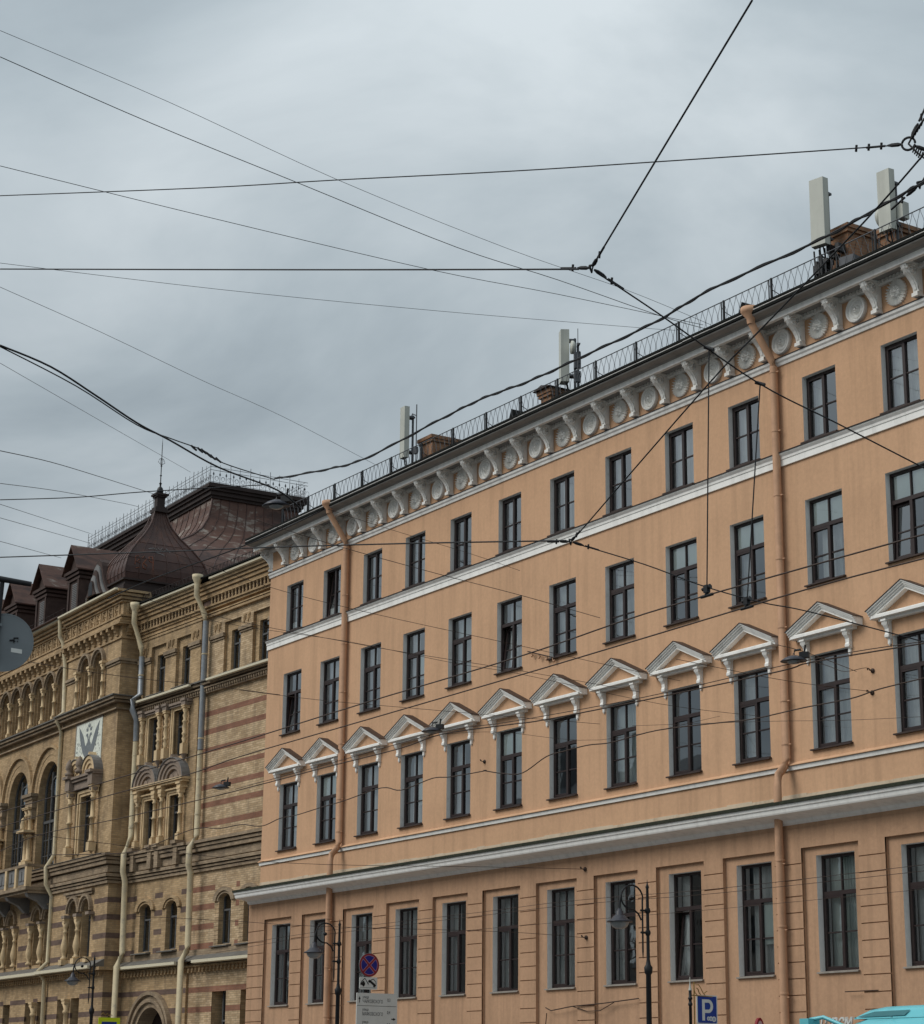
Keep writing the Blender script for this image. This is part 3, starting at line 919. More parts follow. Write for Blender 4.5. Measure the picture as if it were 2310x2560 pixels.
# ---------- pediments over the second-floor windows
def pediment():
    m = MB()
    hw, zb, za = 1.21, 12.90, 13.46
    for o0, o1, w_ in ((0.0, 0.035, 0.33), (0.035, 0.085, 0.29), (0.085, 0.13, 0.25), (0.13, 0.20, 0.21)):
        for s_ in (-1, 1):
            m.ext_xz([(s_ * hw, zb - o0), (0, za - o0), (0, za - o1), (s_ * hw, zb - o1)][::s_], -w_, 0.03)
    m.box(-hw + 0.09, hw - 0.09, -0.265, 0.03, 12.70, 12.765)
    m.box(-hw + 0.12, hw - 0.12, -0.22, 0.03, 12.765, 12.80)
    m.box(-hw + 0.20, hw - 0.20, -0.13, 0.03, 12.63, 12.70)
    return m.mesh('pediment', 'white')
def ped_cap():
    m = MB()
    hw, zb, za = 1.235, 12.905, 13.475
    for s_ in (-1, 1):
        m.ext_xz([(s_ * hw, zb), (0, za), (0, za - 0.018), (s_ * hw, zb - 0.018)][::s_], -0.35, 0.03)
    return m.mesh('pediment_flashing', 'sill')
def ped_tymp():
    return MB().ext_xz([(-0.95, 12.80), (0.95, 12.80), (0, 13.27)], -0.05, 0.02).mesh('tympanum', 'stucco')
def ped_bracket():
    m = MB()
    m.prof(-0.065, 0.065, [(0, 12.64), (0.20, 12.64), (0.205, 12.58), (0.17, 12.50), (0.11, 12.42), (0.10, 12.33), (0.125, 12.28), (0.12, 12.22), (0.05, 12.19), (0, 12.19)])
    m.box(-0.085, 0.085, -0.225, 0.0, 12.60, 12.645)
    m.lathe([(0.05, -0.09), (0.05, 0.09)], 8, 0, -0.14, 12.555, 'x')
    m.lathe([(0.035, -0.08), (0.035, 0.08)], 8, 0, -0.085, 12.255, 'x')
    m.box(-0.04, 0.04, -0.05, 0, 12.06, 12.19)
    m.lathe([(0.0, -0.08), (0.035, -0.02), (0.03, 0.03)], 7, 0, -0.03, 12.08, 'z')
    return m.mesh('pediment_bracket', 'white')
pm, pc, pt_, pb = pediment(), ped_cap(), ped_tymp(), ped_bracket()
for c in CX:
    po = HF.inst('pediment', pm, (c, 0, 0))
    link('pediment_flashing', pc, po)
    link('tympanum', pt_, po)
    for s_ in (-1, 1):
        link('pediment_bracket', pb, po, (s_ * 0.76, 0, 0))
# ---------- downpipes
for xp in (-61.61, -38.99):
    m = MB()
    y = -0.14
    m.tube([(xp, y, 20.15), (xp, y, 9.75), (xp - 0.02, y - 0.05, 9.55), (xp - 0.02, y - 0.26, 9.33), (xp - 0.02, y - 0.31, 9.05), (xp - 0.02, y - 0.31, 8.5)], 0.105, 12)
    m.tube([(xp - 0.02, -0.45, 8.3), (xp, -0.45, 0.3)], 0.105, 12)
    m.tube([(xp - 0.02, -0.86, 21.36), (xp - 0.02, -0.84, 21.22), (xp, -0.20, 20.32), (xp, y, 20.10)], 0.10, 12)
    dp = HF.part('downpipe', m, 'pipe')
    f = MB().lathe([(0.10, -0.40), (0.115, -0.24), (0.24, -0.10), (0.265, -0.06), (0.265, 0.05), (0.245, 0.05), (0.2, -0.06)], 16, xp - 0.02, -0.86, 21.60)
    f.v = [(a - 0, b, c) for a, b, c in f.v]
    link('funnel', f.mesh('funnel', 'pipe'), dp)
    cl_ = MB()
    for z in (19.98, 18.35, 16.6, 14.9, 13.1, 11.2, 10.1):
        cl_.lathe([(0.112, -0.02), (0.118, 0), (0.112, 0.02)], 12, xp, y, z)
        cl_.box(xp + 0.09, xp + 0.19, y - 0.012, y + 0.012, z - 0.012, z + 0.012)
        cl_.box(xp - 0.015, xp + 0.015, y, 0.0, z - 0.012, z + 0.012)
    for z in (7.2, 5.6, 4.0):
        cl_.lathe([(0.112, -0.03), (0.118, 0), (0.112, 0.03)], 12, xp, -0.45, z)
        cl_.box(xp + 0.09, xp + 0.17, -0.462, -0.438, z - 0.1, z - 0.076)
        cl_.box(xp - 0.015, xp + 0.015, -0.45, -GW, z - 0.012, z + 0.012)
    link('pipe_clamps', cl_.mesh('pipe_clamps', 'pipe'), dp)
# ---------- roof railing
def rail_panel(Lp):
    m = MB()
    m.tube([(0, 0, 0.86), (Lp, 0, 0.86)], 0.016, 5, caps=False)
    m.tube([(0, 0, 0.10), (Lp, 0, 0.10)], 0.012, 5, caps=False)
    n = 15
    for k in range(n):
        x0 = (k + 0.5) * Lp / n
        s_ = 1 if k % 2 else -1
        pts = [(x0 + s_ * 0.055 * math.cos(PI * t / 4), 0, 0.10 + 0.76 * t / 8) for t in range(9)]
        m.tube(pts, 0.0075, 3, caps=False)
    return m.mesh('railing_panel', 'iron_grey')
def rail_post():
    m = MB()
    m.box(-0.025, 0.025, -0.025, 0.025, -0.28, 0.88)
    m.box(-0.115, -0.09, -0.012, 0.012, -0.25, 0.86)
    m.tube([(0, 0.02, 0.55), (0.42, 0.55, 0.06)], 0.012, 4)
    return m.mesh('railing_post', 'iron')
PX0, PS = -66.55, 1.967
rp_, rpo = rail_panel(PS), rail_post()
k = 0
while PX0 + PS * (k + 1) < XR + 1.8:
    HF.inst('railing_panel', rp_, (PX0 + PS * k, -0.10, 21.80))
    HF.inst('railing_post', rpo, (PX0 + PS * k, -0.10, 21.80))
    k += 1
# ---------- chimneys and little roof dormers
def chimney(x, y, z0, z1, lx, ly, cap=True):
    m = MB().box(-lx / 2, lx / 2, -ly / 2, ly / 2, z0, z1)
    m.box(-lx / 2 - 0.06, lx / 2 + 0.06, -ly / 2 - 0.06, ly / 2 + 0.06, z1 - 0.22, z1 - 0.12)
    m.box(-lx / 2 - 0.1, lx / 2 + 0.1, -ly / 2 - 0.1, ly / 2 + 0.1, z1 - 0.12, z1)
    o = HF.part('chimney', m, 'chimney', (x, y, 0))
    if cap:
        c_ = MB().add([(-lx / 2 - .2, -ly / 2 - .2, z1 + 0.02), (lx / 2 + .2, -ly / 2 - .2, z1 + 0.02), (lx / 2 + .2, ly / 2 + .2, z1 + 0.02), (-lx / 2 - .2, ly / 2 + .2, z1 + 0.02), (0, -ly / 2 - .2, z1 + 0.14), (0, ly / 2 + .2, z1 + 0.14)],
                      [(0, 1, 4), (2, 3, 5), (1, 2, 5, 4), (3, 0, 4, 5), (3, 2, 1, 0)])
        link('chimney_cap', c_.mesh('chimney_cap', 'sill'), o)
chimney(-58.1, 1.9, 21.8, 23.42, 0.75, 1.9, False)
chimney(-50.95, 1.5, 21.8, 23.10, 0.55, 1.1)
chimney(-37.45, 1.85, 21.8, 23.80, 0.75, 1.9, False)
chimney(-35.55, 1.2, 21.8, 23.15, 0.6, 0.7, False)
for x in (-51.95, -40.7):
    m = MB().add([(-0.32, -0.2, 21.9), (0.32, -0.2, 21.9), (0, -0.2, 22.62), (-0.32, 1.2, 21.9), (0.32, 1.2, 21.9), (0, 1.2, 22.62)], [(0, 1, 2), (0, 2, 5, 3), (1, 4, 5, 2)])
    HF.part('roof_hatch', m, 'roof_dark', (x, 0.5, 0.02))
# cables and fittings screwed to the lower wall
m = MB()
m.tube([(-49.2, -GW - 0.03, 3.95), (-48.9, -GW - 0.05, 3.86), (-47.9, -GW - 0.05, 3.95), (-46.5, -GW - 0.04, 3.99), (-44.9, -GW - 0.04, 4.07)], 0.016, 5)
m.tube([(-47.9, -GW - 0.03, 3.95), (-47.2, -GW - 0.05, 3.80), (-46.6, -GW - 0.05, 3.80), (-46.0, -GW - 0.03, 4.0)], 0.012, 5)
m.tube([(-49.15, -GW - 0.03, 3.8), (-49.2, -GW - 0.04, 3.4), (-49.3, -GW - 0.06, 3.25), (-49.1, -GW - 0.03, 3.1)], 0.014, 5)
m.tube([(-37.0, -GW - 0.03, 3.98), (-35.9, -GW - 0.03, 3.98)], 0.013, 5)
HF.part('wall_cable', m, 'wire_brown')

# ------------------------------------------------------------------ the brick mansion on the left
brick_b = thing('brick_mansion', 'ornate yellow brick mansion with striped walls, rusty domed roof and mosaic panel', 'building', (-80.0, 35.0, 0))
WF = Frame(brick_b, -67.0, 35.9, R(1.9))        # wing between the orange house and the corner tower
TF = Frame(brick_b, -80.165, 34.557, R(-1.8))   # corner tower and everything left of it
def colonnette(h, r, prof, seg=10, base=0.0, cap=0.0, mat='terra', name='colonnette', bw=None):
    """turned shaft from a list of (height fraction, radius factor), square base and capital blocks"""
    m = MB()
    m.lathe([(0.0, base)] + [(r * f, base + (h - base - cap) * t) for t, f in prof] + [(0.0, h - cap)], seg)
    b = bw or r * 1.45
    if base:
        m.box(-b, b, -b, b, 0, base)
    if cap:
        m.box(-b * 1.15, b * 1.15, -b * 1.15, b * 1.15, h - cap * 0.35, h)
        m.box(-b, b, -b, b, h - cap, h - cap * 0.35)
    return m.mesh(name, mat)
SHAFT = [(0, 1.35), (0.04, 1.35), (0.05, 1.0), (0.47, 0.95), (0.475, 1.4), (0.51, 1.4), (0.515, 0.95), (0.86, 0.9), (0.87, 1.3), (0.90, 1.3), (0.92, 0.95), (1.0, 1.55)]
BALUS = [(0, 1.2), (0.05, 0.8), (0.14, 1.25), (0.22, 0.7), (0.26, 1.3), (0.29, 1.3), (0.33, 0.85), (0.45, 1.25), (0.57, 0.85), (0.61, 1.3), (0.64, 1.3), (0.68, 0.7), (0.78, 1.2), (0.86, 0.75), (0.93, 1.3), (1.0, 1.1)]
VASE = [(0, 1.15), (0.05, 1.2), (0.08, 0.75), (0.13, 0.65), (0.22, 1.0), (0.32, 1.3), (0.42, 1.2), (0.60, 0.75), (0.72, 0.55), (0.74, 0.85), (0.78, 0.85), (0.80, 0.6), (0.88, 0.75), (1.0, 1.25)]
def simple_window(fr, x, y, z, wd, ht, depth=0.25, bars=True, arch=0.0):
    h = wd / 2
    m = MB()
    m.box(-h, -h + 0.06, 0, 0.06, 0, ht)
    m.box(h - 0.06, h, 0, 0.06, 0, ht)
    m.box(-h, h, 0, 0.06, 0, 0.07)
    m.box(-h, h, 0, 0.06, ht - 0.06, ht)
    zt = ht * 0.66
    m.box(-h, h, -0.01, 0.06, zt - 0.035, zt + 0.035)
    m.box(-0.03, 0.03, 0.0, 0.05, 0, zt)
    me = cached(('sw', round(wd, 2), round(ht, 2)), lambda: m.mesh('window', 'iron_frame'))
    o = fr.inst('window', me, (x, y + depth, z))
    for a, b, c, d in ((-h + .06, -.03, .07, zt - .035), (.03, h - .06, .07, zt - .035), (-h + .06, h - .06, zt + .035, ht - .06)):
        link('pane', pane_mesh(a, b, c, d, 'glass_old'), o)
    link('room_back', cached(('rb', round(wd, 2), round(ht, 2)), lambda: MB().box(-h, h, 0.5, 0.55, 0, ht).mesh('room_back', 'room')), o)
    if bars:
        cm = cached(('bc', round(wd, 2), round(ht, 2)), lambda: curtain_mesh(-h * 0.9, h * 0.2, 0.02, ht * 0.66, 4))
        link('curtain', cm, o, (0, 0.2, 0))
    return o
M['iron_frame'] = mat_plain('grey window joinery', (0.10, 0.10, 0.10), 0.6, 0.2, 5.0)
def bandW(fr, name, mat, x0, x1, lst, y=0.0):
    m = MB()
    for z0, z1, w_ in lst:
        m.box(x0, x1, -w_ + y, 0.05 + y, z0, z1)
    fr.part(name, m, mat)

# ================= wing
UL, UR = -13.14, -0.6
LB = 0.10                  # left bay stands this far forward, up to u = -7.7
UB = -7.50
bays_w = [(-11.94, -10.60), (-9.65, -8.40), (-5.72, -4.38), (-3.42, -2.06)]
wins_t = [(-11.60, -10.73), (-9.33, -8.49), (-5.35, -4.49), (-3.10, -2.22)]
up_w = [(-11.78, -10.90), (-9.52, -8.64)]
lo_w = [(-11.80, -10.94), (-9.56, -8.70)]
r2_w = [(-11.78, -10.80), (-9.46, -8.52), (-5.27, -4.32), (-3.33, -2.38)]
ZS = 8.62                  # springing of the flat arches in the second row
hl = [(a, b, 17.45, 19.52) for a, b in bays_w[:2]] + [(a, b, 14.58, 16.46) for a, b in up_w] + [(a, b, 11.06, 13.03) for a, b in lo_w] + [(a, b, 6.94, ZS) for a, b in r2_w[:2]]
PZ, PR = 3.45, 1.30        # gate arch
hl += [(-10.35 - PR, -10.35 + PR, 0.0, PZ)]
# faces round arched heads are filled in after
def cut(lst, x0, x1, z0, z1):
    return lst + [(x0, x1, z0, z1)]
hole_heads = [(a, b, ZS, ZS + 0.28) for a, b in r2_w]
mw = MB().wall(UL, UB, 0, 21.25, -LB, hl + hole_heads[:2] + [(-10.35 - PR, -10.35 + PR, PZ, PZ + PR)])
for a, b in r2_w[:2]:
    mw.spandrel((a + b) / 2, ZS, (b - a) / 2, -LB, ZS + 0.28, squash=0.28 / ((b - a) / 2))
mw.spandrel(-10.35, PZ, PR, -LB, PZ + PR)
mw.quad((UB, -LB, 0), (UB, 0.1, 0), (UB, 0.1, 21.25), (UB, -LB, 21.25))
WF.part('wall', mw, 'brick')
gf_w = [(-5.56, -4.44), (-3.32, -2.2)]
mw = MB().wall(UB, UR, 0, 21.25, 0.0, [(a, b, 17.45, 19.52) for a, b in bays_w[2:]] + [(a, b, 6.94, ZS) for a, b in r2_w[2:]] + hole_heads[2:] + [(a, b, 2.0, 5.24) for a, b in gf_w])
for a, b in r2_w[2:]:
    mw.spandrel((a + b) / 2, ZS, (b - a) / 2, 0.0, ZS + 0.28, squash=0.28 / ((b - a) / 2))
WF.part('wall', mw, 'brick_fine')
# reveals and window joinery
class Rev(MB):
    pass
def rev(fr, fn, name='reveal', mat='brick'):
    m_ = MB()
    fn(m_)
    fr.part(name, m_, mat)
for k, ((a, b), (c, d)) in enumerate(zip(bays_w, wins_t)):
    y0 = -LB if k < 2 else 0.0
    rev(WF, lambda rv: (rv.jamb(a, b, 17.45, 19.52, y0, y0 + 0.13), rv.wall(a, b, 17.45, 19.52, y0 + 0.13, [(c, d, 17.53, 19.14)]), rv.jamb(c, d, 17.53, 19.14, y0 + 0.13, y0 + 0.45)))
    simple_window(WF, (c + d) / 2, y0, 17.53, d - c, 1.61, 0.25)
for (a, b), (z0, z1) in [(q, (14.58, 16.46)) for q in up_w] + [(q, (11.06, 13.03)) for q in lo_w]:
    rev(WF, lambda rv: rv.jamb(a, b, z0, z1, -LB, 0.35))
    simple_window(WF, (a + b) / 2, -LB, z0, b - a, z1 - z0, 0.18, False)
for k, (a, b) in enumerate(r2_w):
    y0 = -LB if k < 2 else 0.0
    h = (b - a) / 2
    rev(WF, lambda rv: (rv.quad((a, y0, 6.94), (a, y0, ZS), (a, y0 + .4, ZS), (a, y0 + .4, 6.94)), rv.quad((b, y0, 6.94), (b, y0 + .4, 6.94), (b, y0 + .4, ZS), (b, y0, ZS)), rv.arch((a + b) / 2, ZS, h, h + 0.01, y0, y0 + 0.4, squash=0.28 / h)))
    simple_window(WF, (a + b) / 2, y0, 6.94, b - a, 1.96, 0.20)
for a, b in gf_w:
    rev(WF, lambda rv: rv.jamb(a, b, 2.0, 5.24, 0, 0.5))
    simple_window(WF, (a + b) / 2 + 0.1, 0, 2.0, b - a - 0.3, 3.24, 0.34, False)
# stripes of red and purple brick
red = [(15.88, 16.09), (15.15, 15.37), (14.43, 14.63), (13.68, 13.88), (12.97, 13.17), (12.25, 12.46), (11.49, 11.70)]
for z0, z1 in red:
    WF.part('brick_stripe', MB().box(UB + 0.02, UR, -0.004, 0.02, z0, z1), 'brick_red')
low_st = [(9.01, 9.22), (8.31, 8.53), (7.57, 7.78), (6.84, 7.05)]
gf_st = [(5.21, 5.41), (4.47, 4.68), (3.72, 3.93), (2.97, 3.18)]
def stripe_segs(x0, x1, gaps):
    xs, cur = [], x0
    for a, b in sorted(gaps):
        if a > cur:
            xs.append((cur, a))
        cur = max(cur, b)
    if cur < x1:
        xs.append((cur, x1))
    return xs
for z0, z1 in low_st:
    for a, b in stripe_segs(UB + 0.02, UR, [(p - 0.36, q + 0.36) for p, q in r2_w[2:]]):
        WF.part('brick_stripe', MB().box(a, b, -0.004, 0.02, z0, z1), 'brick_red')
    for a, b in stripe_segs(UL, UB, [(p - 0.36, q + 0.30) for p, q in r2_w[:2]]):
        WF.part('brick_stripe', MB().box(a, b, -LB - 0.004, 0.02, z0, z1), 'brick_dark')
for z0, z1 in gf_st:
    for a, b in stripe_segs(UB + 0.02, UR, [(p, q) for p, q in gf_w] if z1 < 5.3 else []):
        WF.part('brick_stripe', MB().box(a, b, -0.004, 0.02, z0, z1), 'brick_red')
    rr = 1.92
    dz = z1 - PZ
    hwid = math.sqrt(max(0.0, rr * rr - dz * dz)) if 0 < dz < rr else (rr if dz <= 0 else 0)
    for a, b in stripe_segs(UL, UB - 0.01, [(-10.35 - hwid, -10.35 + hwid)] if hwid else []):
        WF.part('brick_stripe', MB().box(a, b, -LB - 0.004, 0.02, z0, z1), 'brick_dark')
# chequered quoins beside the red-striped windows
q = MB()
for a, b in r2_w[2:]:
    for k in range(22):
        z = 6.96 + k * 0.082
        if k % 2 == 0:
            for j in range(3):
                q.box(a - 0.33 + j * 0.11, a - 0.33 + j * 0.11 + 0.085, -0.012, 0.02, z, z + 0.062)
WF.part('window_quoins', q, 'brick_fine')
# hoods over second-row windows
for k, (a, b) in enumerate(r2_w):
    y0 = -LB if k < 2 else 0.0
    h = (b - a) / 2
    m = MB()
    m.arch((a + b) / 2, ZS - 0.05, h + 0.02, h + 0.13, y0 - 0.05, y0 + 0.05, squash=0.55)
    m.arch((a + b) / 2, ZS - 0.05, h + 0.13, h + 0.36, y0 - 0.10, y0 + 0.05, squash=0.60)
    WF.part('window_hood', m, 'brick' if k < 2 else 'brick_grey')
    WF.part('window_ledge', MB().prof(a - 0.28, b + 0.12, [(-y0 + 0.22, 6.84), (-y0 + 0.22, 6.88), (-y0 - 0.2, 6.955), (-y0 - 0.2, 6.84)]), 'slate_ledge')
# eaves, cornice, little balusters
def eave(fr, x0, x1, zr, yo=0.0, segs=None):
    """stepped brick cornice ending in a pale gutter and the dark roof edge"""
    m = MB()
    for z0, z1, w_ in ((-0.64, -0.55, 0.10), (-0.52, -0.42, 0.16), (-0.40, -0.27, 0.24), (-0.25, -0.14, 0.32), (-0.12, -0.0, 0.40)):
        m.box(x0, x1, yo - w_, yo + 0.05, zr + z0, zr + z1)
    fr.part('eaves_cornice', m, 'brick')
    for a, b in (segs or [(x0, x1)]):
        fr.part('gutter', MB().prof(a, b, [(0.42 - yo, zr + 0.0), (0.54 - yo, zr + 0.02), (0.55 - yo, zr + 0.09), (0.42 - yo, zr + 0.10)]), 'cream_gutter')
    fr.part('roof_edge', MB().prof(x0 - 0.02, x1, [(0.0 - yo, zr + 0.10), (0.60 - yo, zr + 0.13), (0.60 - yo, zr + 0.19), (-0.6 - yo, zr + 0.55), (-0.6 - yo, zr + 0.10)]), 'roof_dark')
eave(WF, UL + 0.05, UR, 21.27, -LB * 0.5, [(-12.5, -7.35), (-6.15, -0.7)])
bal = colonnette(0.30, 0.045, [(0, 1.2), (0.1, 1.3), (0.2, 0.8), (0.5, 1.2), (0.8, 0.8), (0.9, 1.3), (1, 1.3)], 6, mat='brick', name='frieze_baluster')
WF.part('frieze_back', MB().box(UL + 0.1, UR, -LB - 0.012, 0, 20.37, 20.67), 'brick_dark')
x = UL + 0.3
while x < UR - 1.0:
    if not (-7.25 < x < -6.8):
        WF.inst('frieze_baluster', bal, (x, -LB - 0.07, 20.37))
        WF.part('frieze_arch', MB().box(-0.11, 0.11, -0.05, 0.05, 0, 0.075), 'brick', (x + 0.0, -LB - 0.05, 20.605)) if False else None
    x += 0.285
bandW(WF, 'string_course', 'brick', UL, UR, [(20.30, 20.37, LB + 0.13), (20.67, 20.73, LB + 0.14), (20.20, 20.24, LB + 0.06), (20.02, 20.07, LB + 0.07), (19.90, 19.99, LB + 0.04)])
dn = MB()
x = UL
while x < UR:
    dn.box(x, x + 0.055, -LB - 0.07, 0, 20.24, 20.30)
    x += 0.11
o = WF.part('fine_dentils', dn, 'brick')
o['kind'] = 'stuff'
# imposts and pi-shaped motifs between the attic windows
for a, b, y0 in ((-13.0, -11.94, -LB), (-10.60, -9.65, -LB), (-8.40, -7.52, -LB), (-6.8, -5.72, 0), (-4.38, -3.42, 0), (-2.06, -1.0, 0)):
    imp = MB()
    pim = MB()
    imp.box(a - 0.03, b + 0.03, y0 - 0.05, y0 + 0.02, 18.86, 18.92)
    imp.box(a - 0.06, b + 0.06, y0 - 0.10, y0 + 0.02, 18.95, 19.10)
    c = (a + b) / 2
    for s_ in (-0.22, 0.10):
        pim.box(c + s_ - 0.06, c + s_ + 0.14, y0 - 0.045, y0 + 0.02, 19.50, 19.56)
        pim.box(c + s_ - 0.04, c + s_ + 0.01, y0 - 0.045, y0 + 0.02, 19.24, 19.50)
        pim.box(c + s_ + 0.07, c + s_ + 0.12, y0 - 0.045, y0 + 0.02, 19.32, 19.50)
    WF.part('impost', imp, 'brick_grey')
    WF.part('pi_motif', pim, 'brick')
for k, (a, b) in enumerate(bays_w):
    y0 = -LB if k < 2 else 0.0
    WF.part('window_ledge', MB().prof(a - 0.05, b + 0.05, [(-y0 + 0.18, 17.40), (-y0 + 0.18, 17.43), (-y0 - 0.4, 17.55), (-y0 - 0.4, 17.40)]), 'slate_ledge')
# middle gutter and its dentil course
WF.part('ledge', MB().prof(UL, UR, [(0.0, 17.30), (0.42, 17.24), (0.42, 17.30), (0.0, 17.42)]), 'slate_ledge')
for a, b in ((-12.6, -7.65), (-6.2, -0.7)):
    WF.part('gutter', MB().prof(a, b, [(0.40, 17.17), (0.50, 17.19), (0.51, 17.27), (0.40, 17.28)]), 'cream_gutter')
bandW(WF, 'string_course', 'brick_grey', UL, UR, [(17.12, 17.22, 0.33), (16.98, 17.04, 0.26), (16.80, 16.86, 0.16)])
dn = MB()
x = UL
while x < UR:
    dn.box(x, x + 0.10, -0.22, 0, 16.86, 16.98)
    x += 0.19
o = WF.part('dentils', dn, 'brick_grey')
o['kind'] = 'stuff'
# upper pair of windows with turned colonnettes
for u0, u1, us in ((-12.32, -10.34, (-12.10, -10.54)), (-10.12, -8.04, (-9.92, -8.26))):
    ent = MB()
    ent.box(u0, u1, -LB - 0.16, 0, 16.58, 16.64)
    ent.box(u0 - 0.05, u1 + 0.05, -LB - 0.22, 0, 16.66, 16.75)
    for u in us:
        ent.box(u - 0.2, u + 0.2, -LB - 0.34, 0, 16.70, 16.80)
        ent.box(u - 0.17, u + 0.17, -LB - 0.30, 0, 16.52, 16.70)
    WF.part('lintel', ent, 'terra_dark')
for (a, b), z0, z1 in [(q_, 14.56, 16.46) for q_ in up_w] + [(q_, 11.04, 13.03) for q_ in lo_w]:
    frm = MB()
    for o_, w_ in ((0.0, 0.05), (0.09, 0.09)):
        frm.box(a - 0.09 - o_, a - o_, -LB - w_, 0, z0, z1 + o_ + 0.09)
        frm.box(b + o_, b + 0.09 + o_, -LB - w_, 0, z0, z1 + o_ + 0.09)
        frm.box(a - o_, b + o_, -LB - w_, 0, z1 + o_, z1 + 0.09 + o_)
    WF.part('window_architrave', frm, 'terra')
cu = colonnette(1.98, 0.088, BALUS, 10, 0.42, 0.12, 'terra', bw=0.125)
for u in (-12.10, -10.54, -9.92, -8.26):
    WF.inst('colonnette', cu, (u, -LB - 0.17, 14.55))
    m = MB().lathe([(0.0, -0.30), (0.04, -0.27), (0.05, -0.2), (0.16, 0.0)], 8)
    WF.part('colonnette_drop', m, 'terra_dark', (u, -LB - 0.15, 14.56))
# kokoshnik gables over the lower pair
def kokoshnik(fr, c, r, z, wproj, y0, name='kokoshnik', mat='terra_dark', sq=0.78):
    m = MB()
    pr = y0 - wproj
    for r0, r1, d_ in ((r - 0.17, r, 0.0), (r - 0.36, r - 0.17, 0.06), (r - 0.55, r - 0.36, 0.12)):
        m.arch(c, z, r0, r1, pr + d_, y0, squash=sq)
    # scalloped heart of the tympanum
    for s_ in (-1, 1):
        m.arch(c + s_ * 0.2, z, 0.08, 0.2, pr + 0.16, y0, squash=1.2)
        m.arch(c + s_ * 0.2, z, 0.0, 0.08, pr + 0.24, y0, squash=1.2)
    m.ext_xz([(c + (r - 0.5) * math.cos(PI * k / 12), z + (r - 0.5) * sq * math.sin(PI * k / 12)) for k in range(13)], pr + 0.22, y0)
    m.add([(c - 0.14, pr, z + r * sq - 0.02), (c + 0.14, pr, z + r * sq - 0.02), (c, pr, z + r * sq + 0.16), (c - 0.14, y0, z + r * sq - 0.02), (c + 0.14, y0, z + r * sq - 0.02), (c, y0, z + r * sq + 0.16)], [(0, 1, 2), (0, 2, 5, 3), (1, 4, 5, 2)])
    o = fr.part(name, m, mat)
    t = MB().arch(c, z, r + 0.004, r + 0.03, pr - 0.05, y0, squash=sq)
    link('lead_cover', t.mesh('lead_cover', 'lead'), o)
    return o
kokoshnik(WF, -11.37, 1.04, 13.62, 0.32, -LB)
kokoshnik(WF, -9.08, 1.10, 13.62, 0.32, -LB)
for u0, u1, us in ((-12.42, -10.36, (-12.14, -10.58)), (-10.20, -7.98, (-9.96, -8.32))):
    ent = MB()
    ent.box(u0 - 0.05, u1 + 0.05, -LB - 0.40, 0, 13.53, 13.63)
    ent.box(u0, u1, -LB - 0.32, 0, 13.44, 13.52)
    ent.box(u0 + 0.1, u1 - 0.1, -LB - 0.18, 0, 13.22, 13.28)
    for u in us:
        ent.box(u - 0.19, u + 0.19, -LB - 0.36, 0, 13.36, 13.44)
        ent.box(u - 0.16, u + 0.16, -LB - 0.31, 0, 13.20, 13.36)
    WF.part('entablature', ent, 'terra')
cl2 = colonnette(2.10, 0.080, SHAFT, 10, 0.28, 0.20, 'terra', bw=0.125)
for u in (-12.14, -10.58, -9.96, -8.32):
    WF.inst('colonnette', cl2, (u, -LB - 0.18, 11.12))
# base cornice
base = [(10.86, 10.97, 0.38), (10.72, 10.83, 0.30), (10.55, 10.69, 0.24), (10.22, 10.50, 0.12), (10.04, 10.16, 0.22), (9.92, 10.00, 0.15), (9.78, 9.88, 0.10)]
bandW(WF, 'base_cornice', 'brick_grey', UB - 0.02, UR, base)
bandW(WF, 'base_cornice', 'brick_grey', UL, UB - 0.02, [(a, b, c + LB) for a, b, c in base])
for u in (-12.14, -10.58, -9.96, -8.32):
    pd = MB().box(u - 0.22, u + 0.22, -LB - 0.46, 0, 10.98, 11.12)
    pd.box(u - 0.16, u + 0.16, -LB - 0.34, 0, 10.18, 10.85)
    WF.part('pedestal', pd, 'brick_grey')
# lower ledge, gutter, hook dentils
bandW(WF, 'ledge_wall', 'brick_grey', UL, UR, [(6.60, 6.82, LB + 0.03)])
WF.part('ledge', MB().prof(UL, UR, [(0.0, 6.40), (0.50, 6.36), (0.50, 6.42), (0.05, 6.64), (0.0, 6.64)]), 'slate_ledge')
for a, b in ((-12.7, -7.65), (-6.25, -0.7)):
    WF.part('gutter', MB().prof(a, b, [(0.46, 6.25), (0.58, 6.28), (0.59, 6.385), (0.46, 6.385)]), 'cream_gutter')
hd = MB().ext_xz([(-0.075, 0), (0.03, 0), (0.03, 0.09), (0.085, 0.09), (0.085, 0.21), (-0.075, 0.21)], -0.15, 0.02).mesh('hook_dentil', 'brick')
x = UL + 0.25
while x < UR - 1.2:
    WF.inst('hook_dentil', hd, (x, -LB if x < UB else 0.0, 5.96))
    x += 0.295
bandW(WF, 'string_course', 'brick', UL, UR, [(6.17, 6.24, LB + 0.12)])
# gate arch
m = MB()
m.arch(-10.35, PZ, 1.30, 1.50, -LB - 0.06, 0.5, 22)
m.arch(-10.35, PZ, 1.50, 1.64, -LB - 0.16, 0, 22)
m.arch(-10.35, PZ, 1.64, 1.78, -LB - 0.09, 0, 22)
m.arch(-10.35, PZ, 1.78, 1.92, -LB - 0.20, 0, 22)
for s_ in (-1, 1):
    for r0, r1, w_ in ((1.30, 1.50, 0.06), (1.50, 1.64, 0.16), (1.64, 1.78, 0.09), (1.78, 1.92, 0.20)):
        a, b = sorted((-10.35 + s_ * r0, -10.35 + s_ * r1))
        m.box(a, b, -LB - w_, 0.1, 0, PZ)
WF.part('gate_arch', m, 'brick_grey')
WF.part('gate_passage', MB().box(-12.6, -9.1, 0.52, 5.0, 0, 5.0), 'rust_dark')
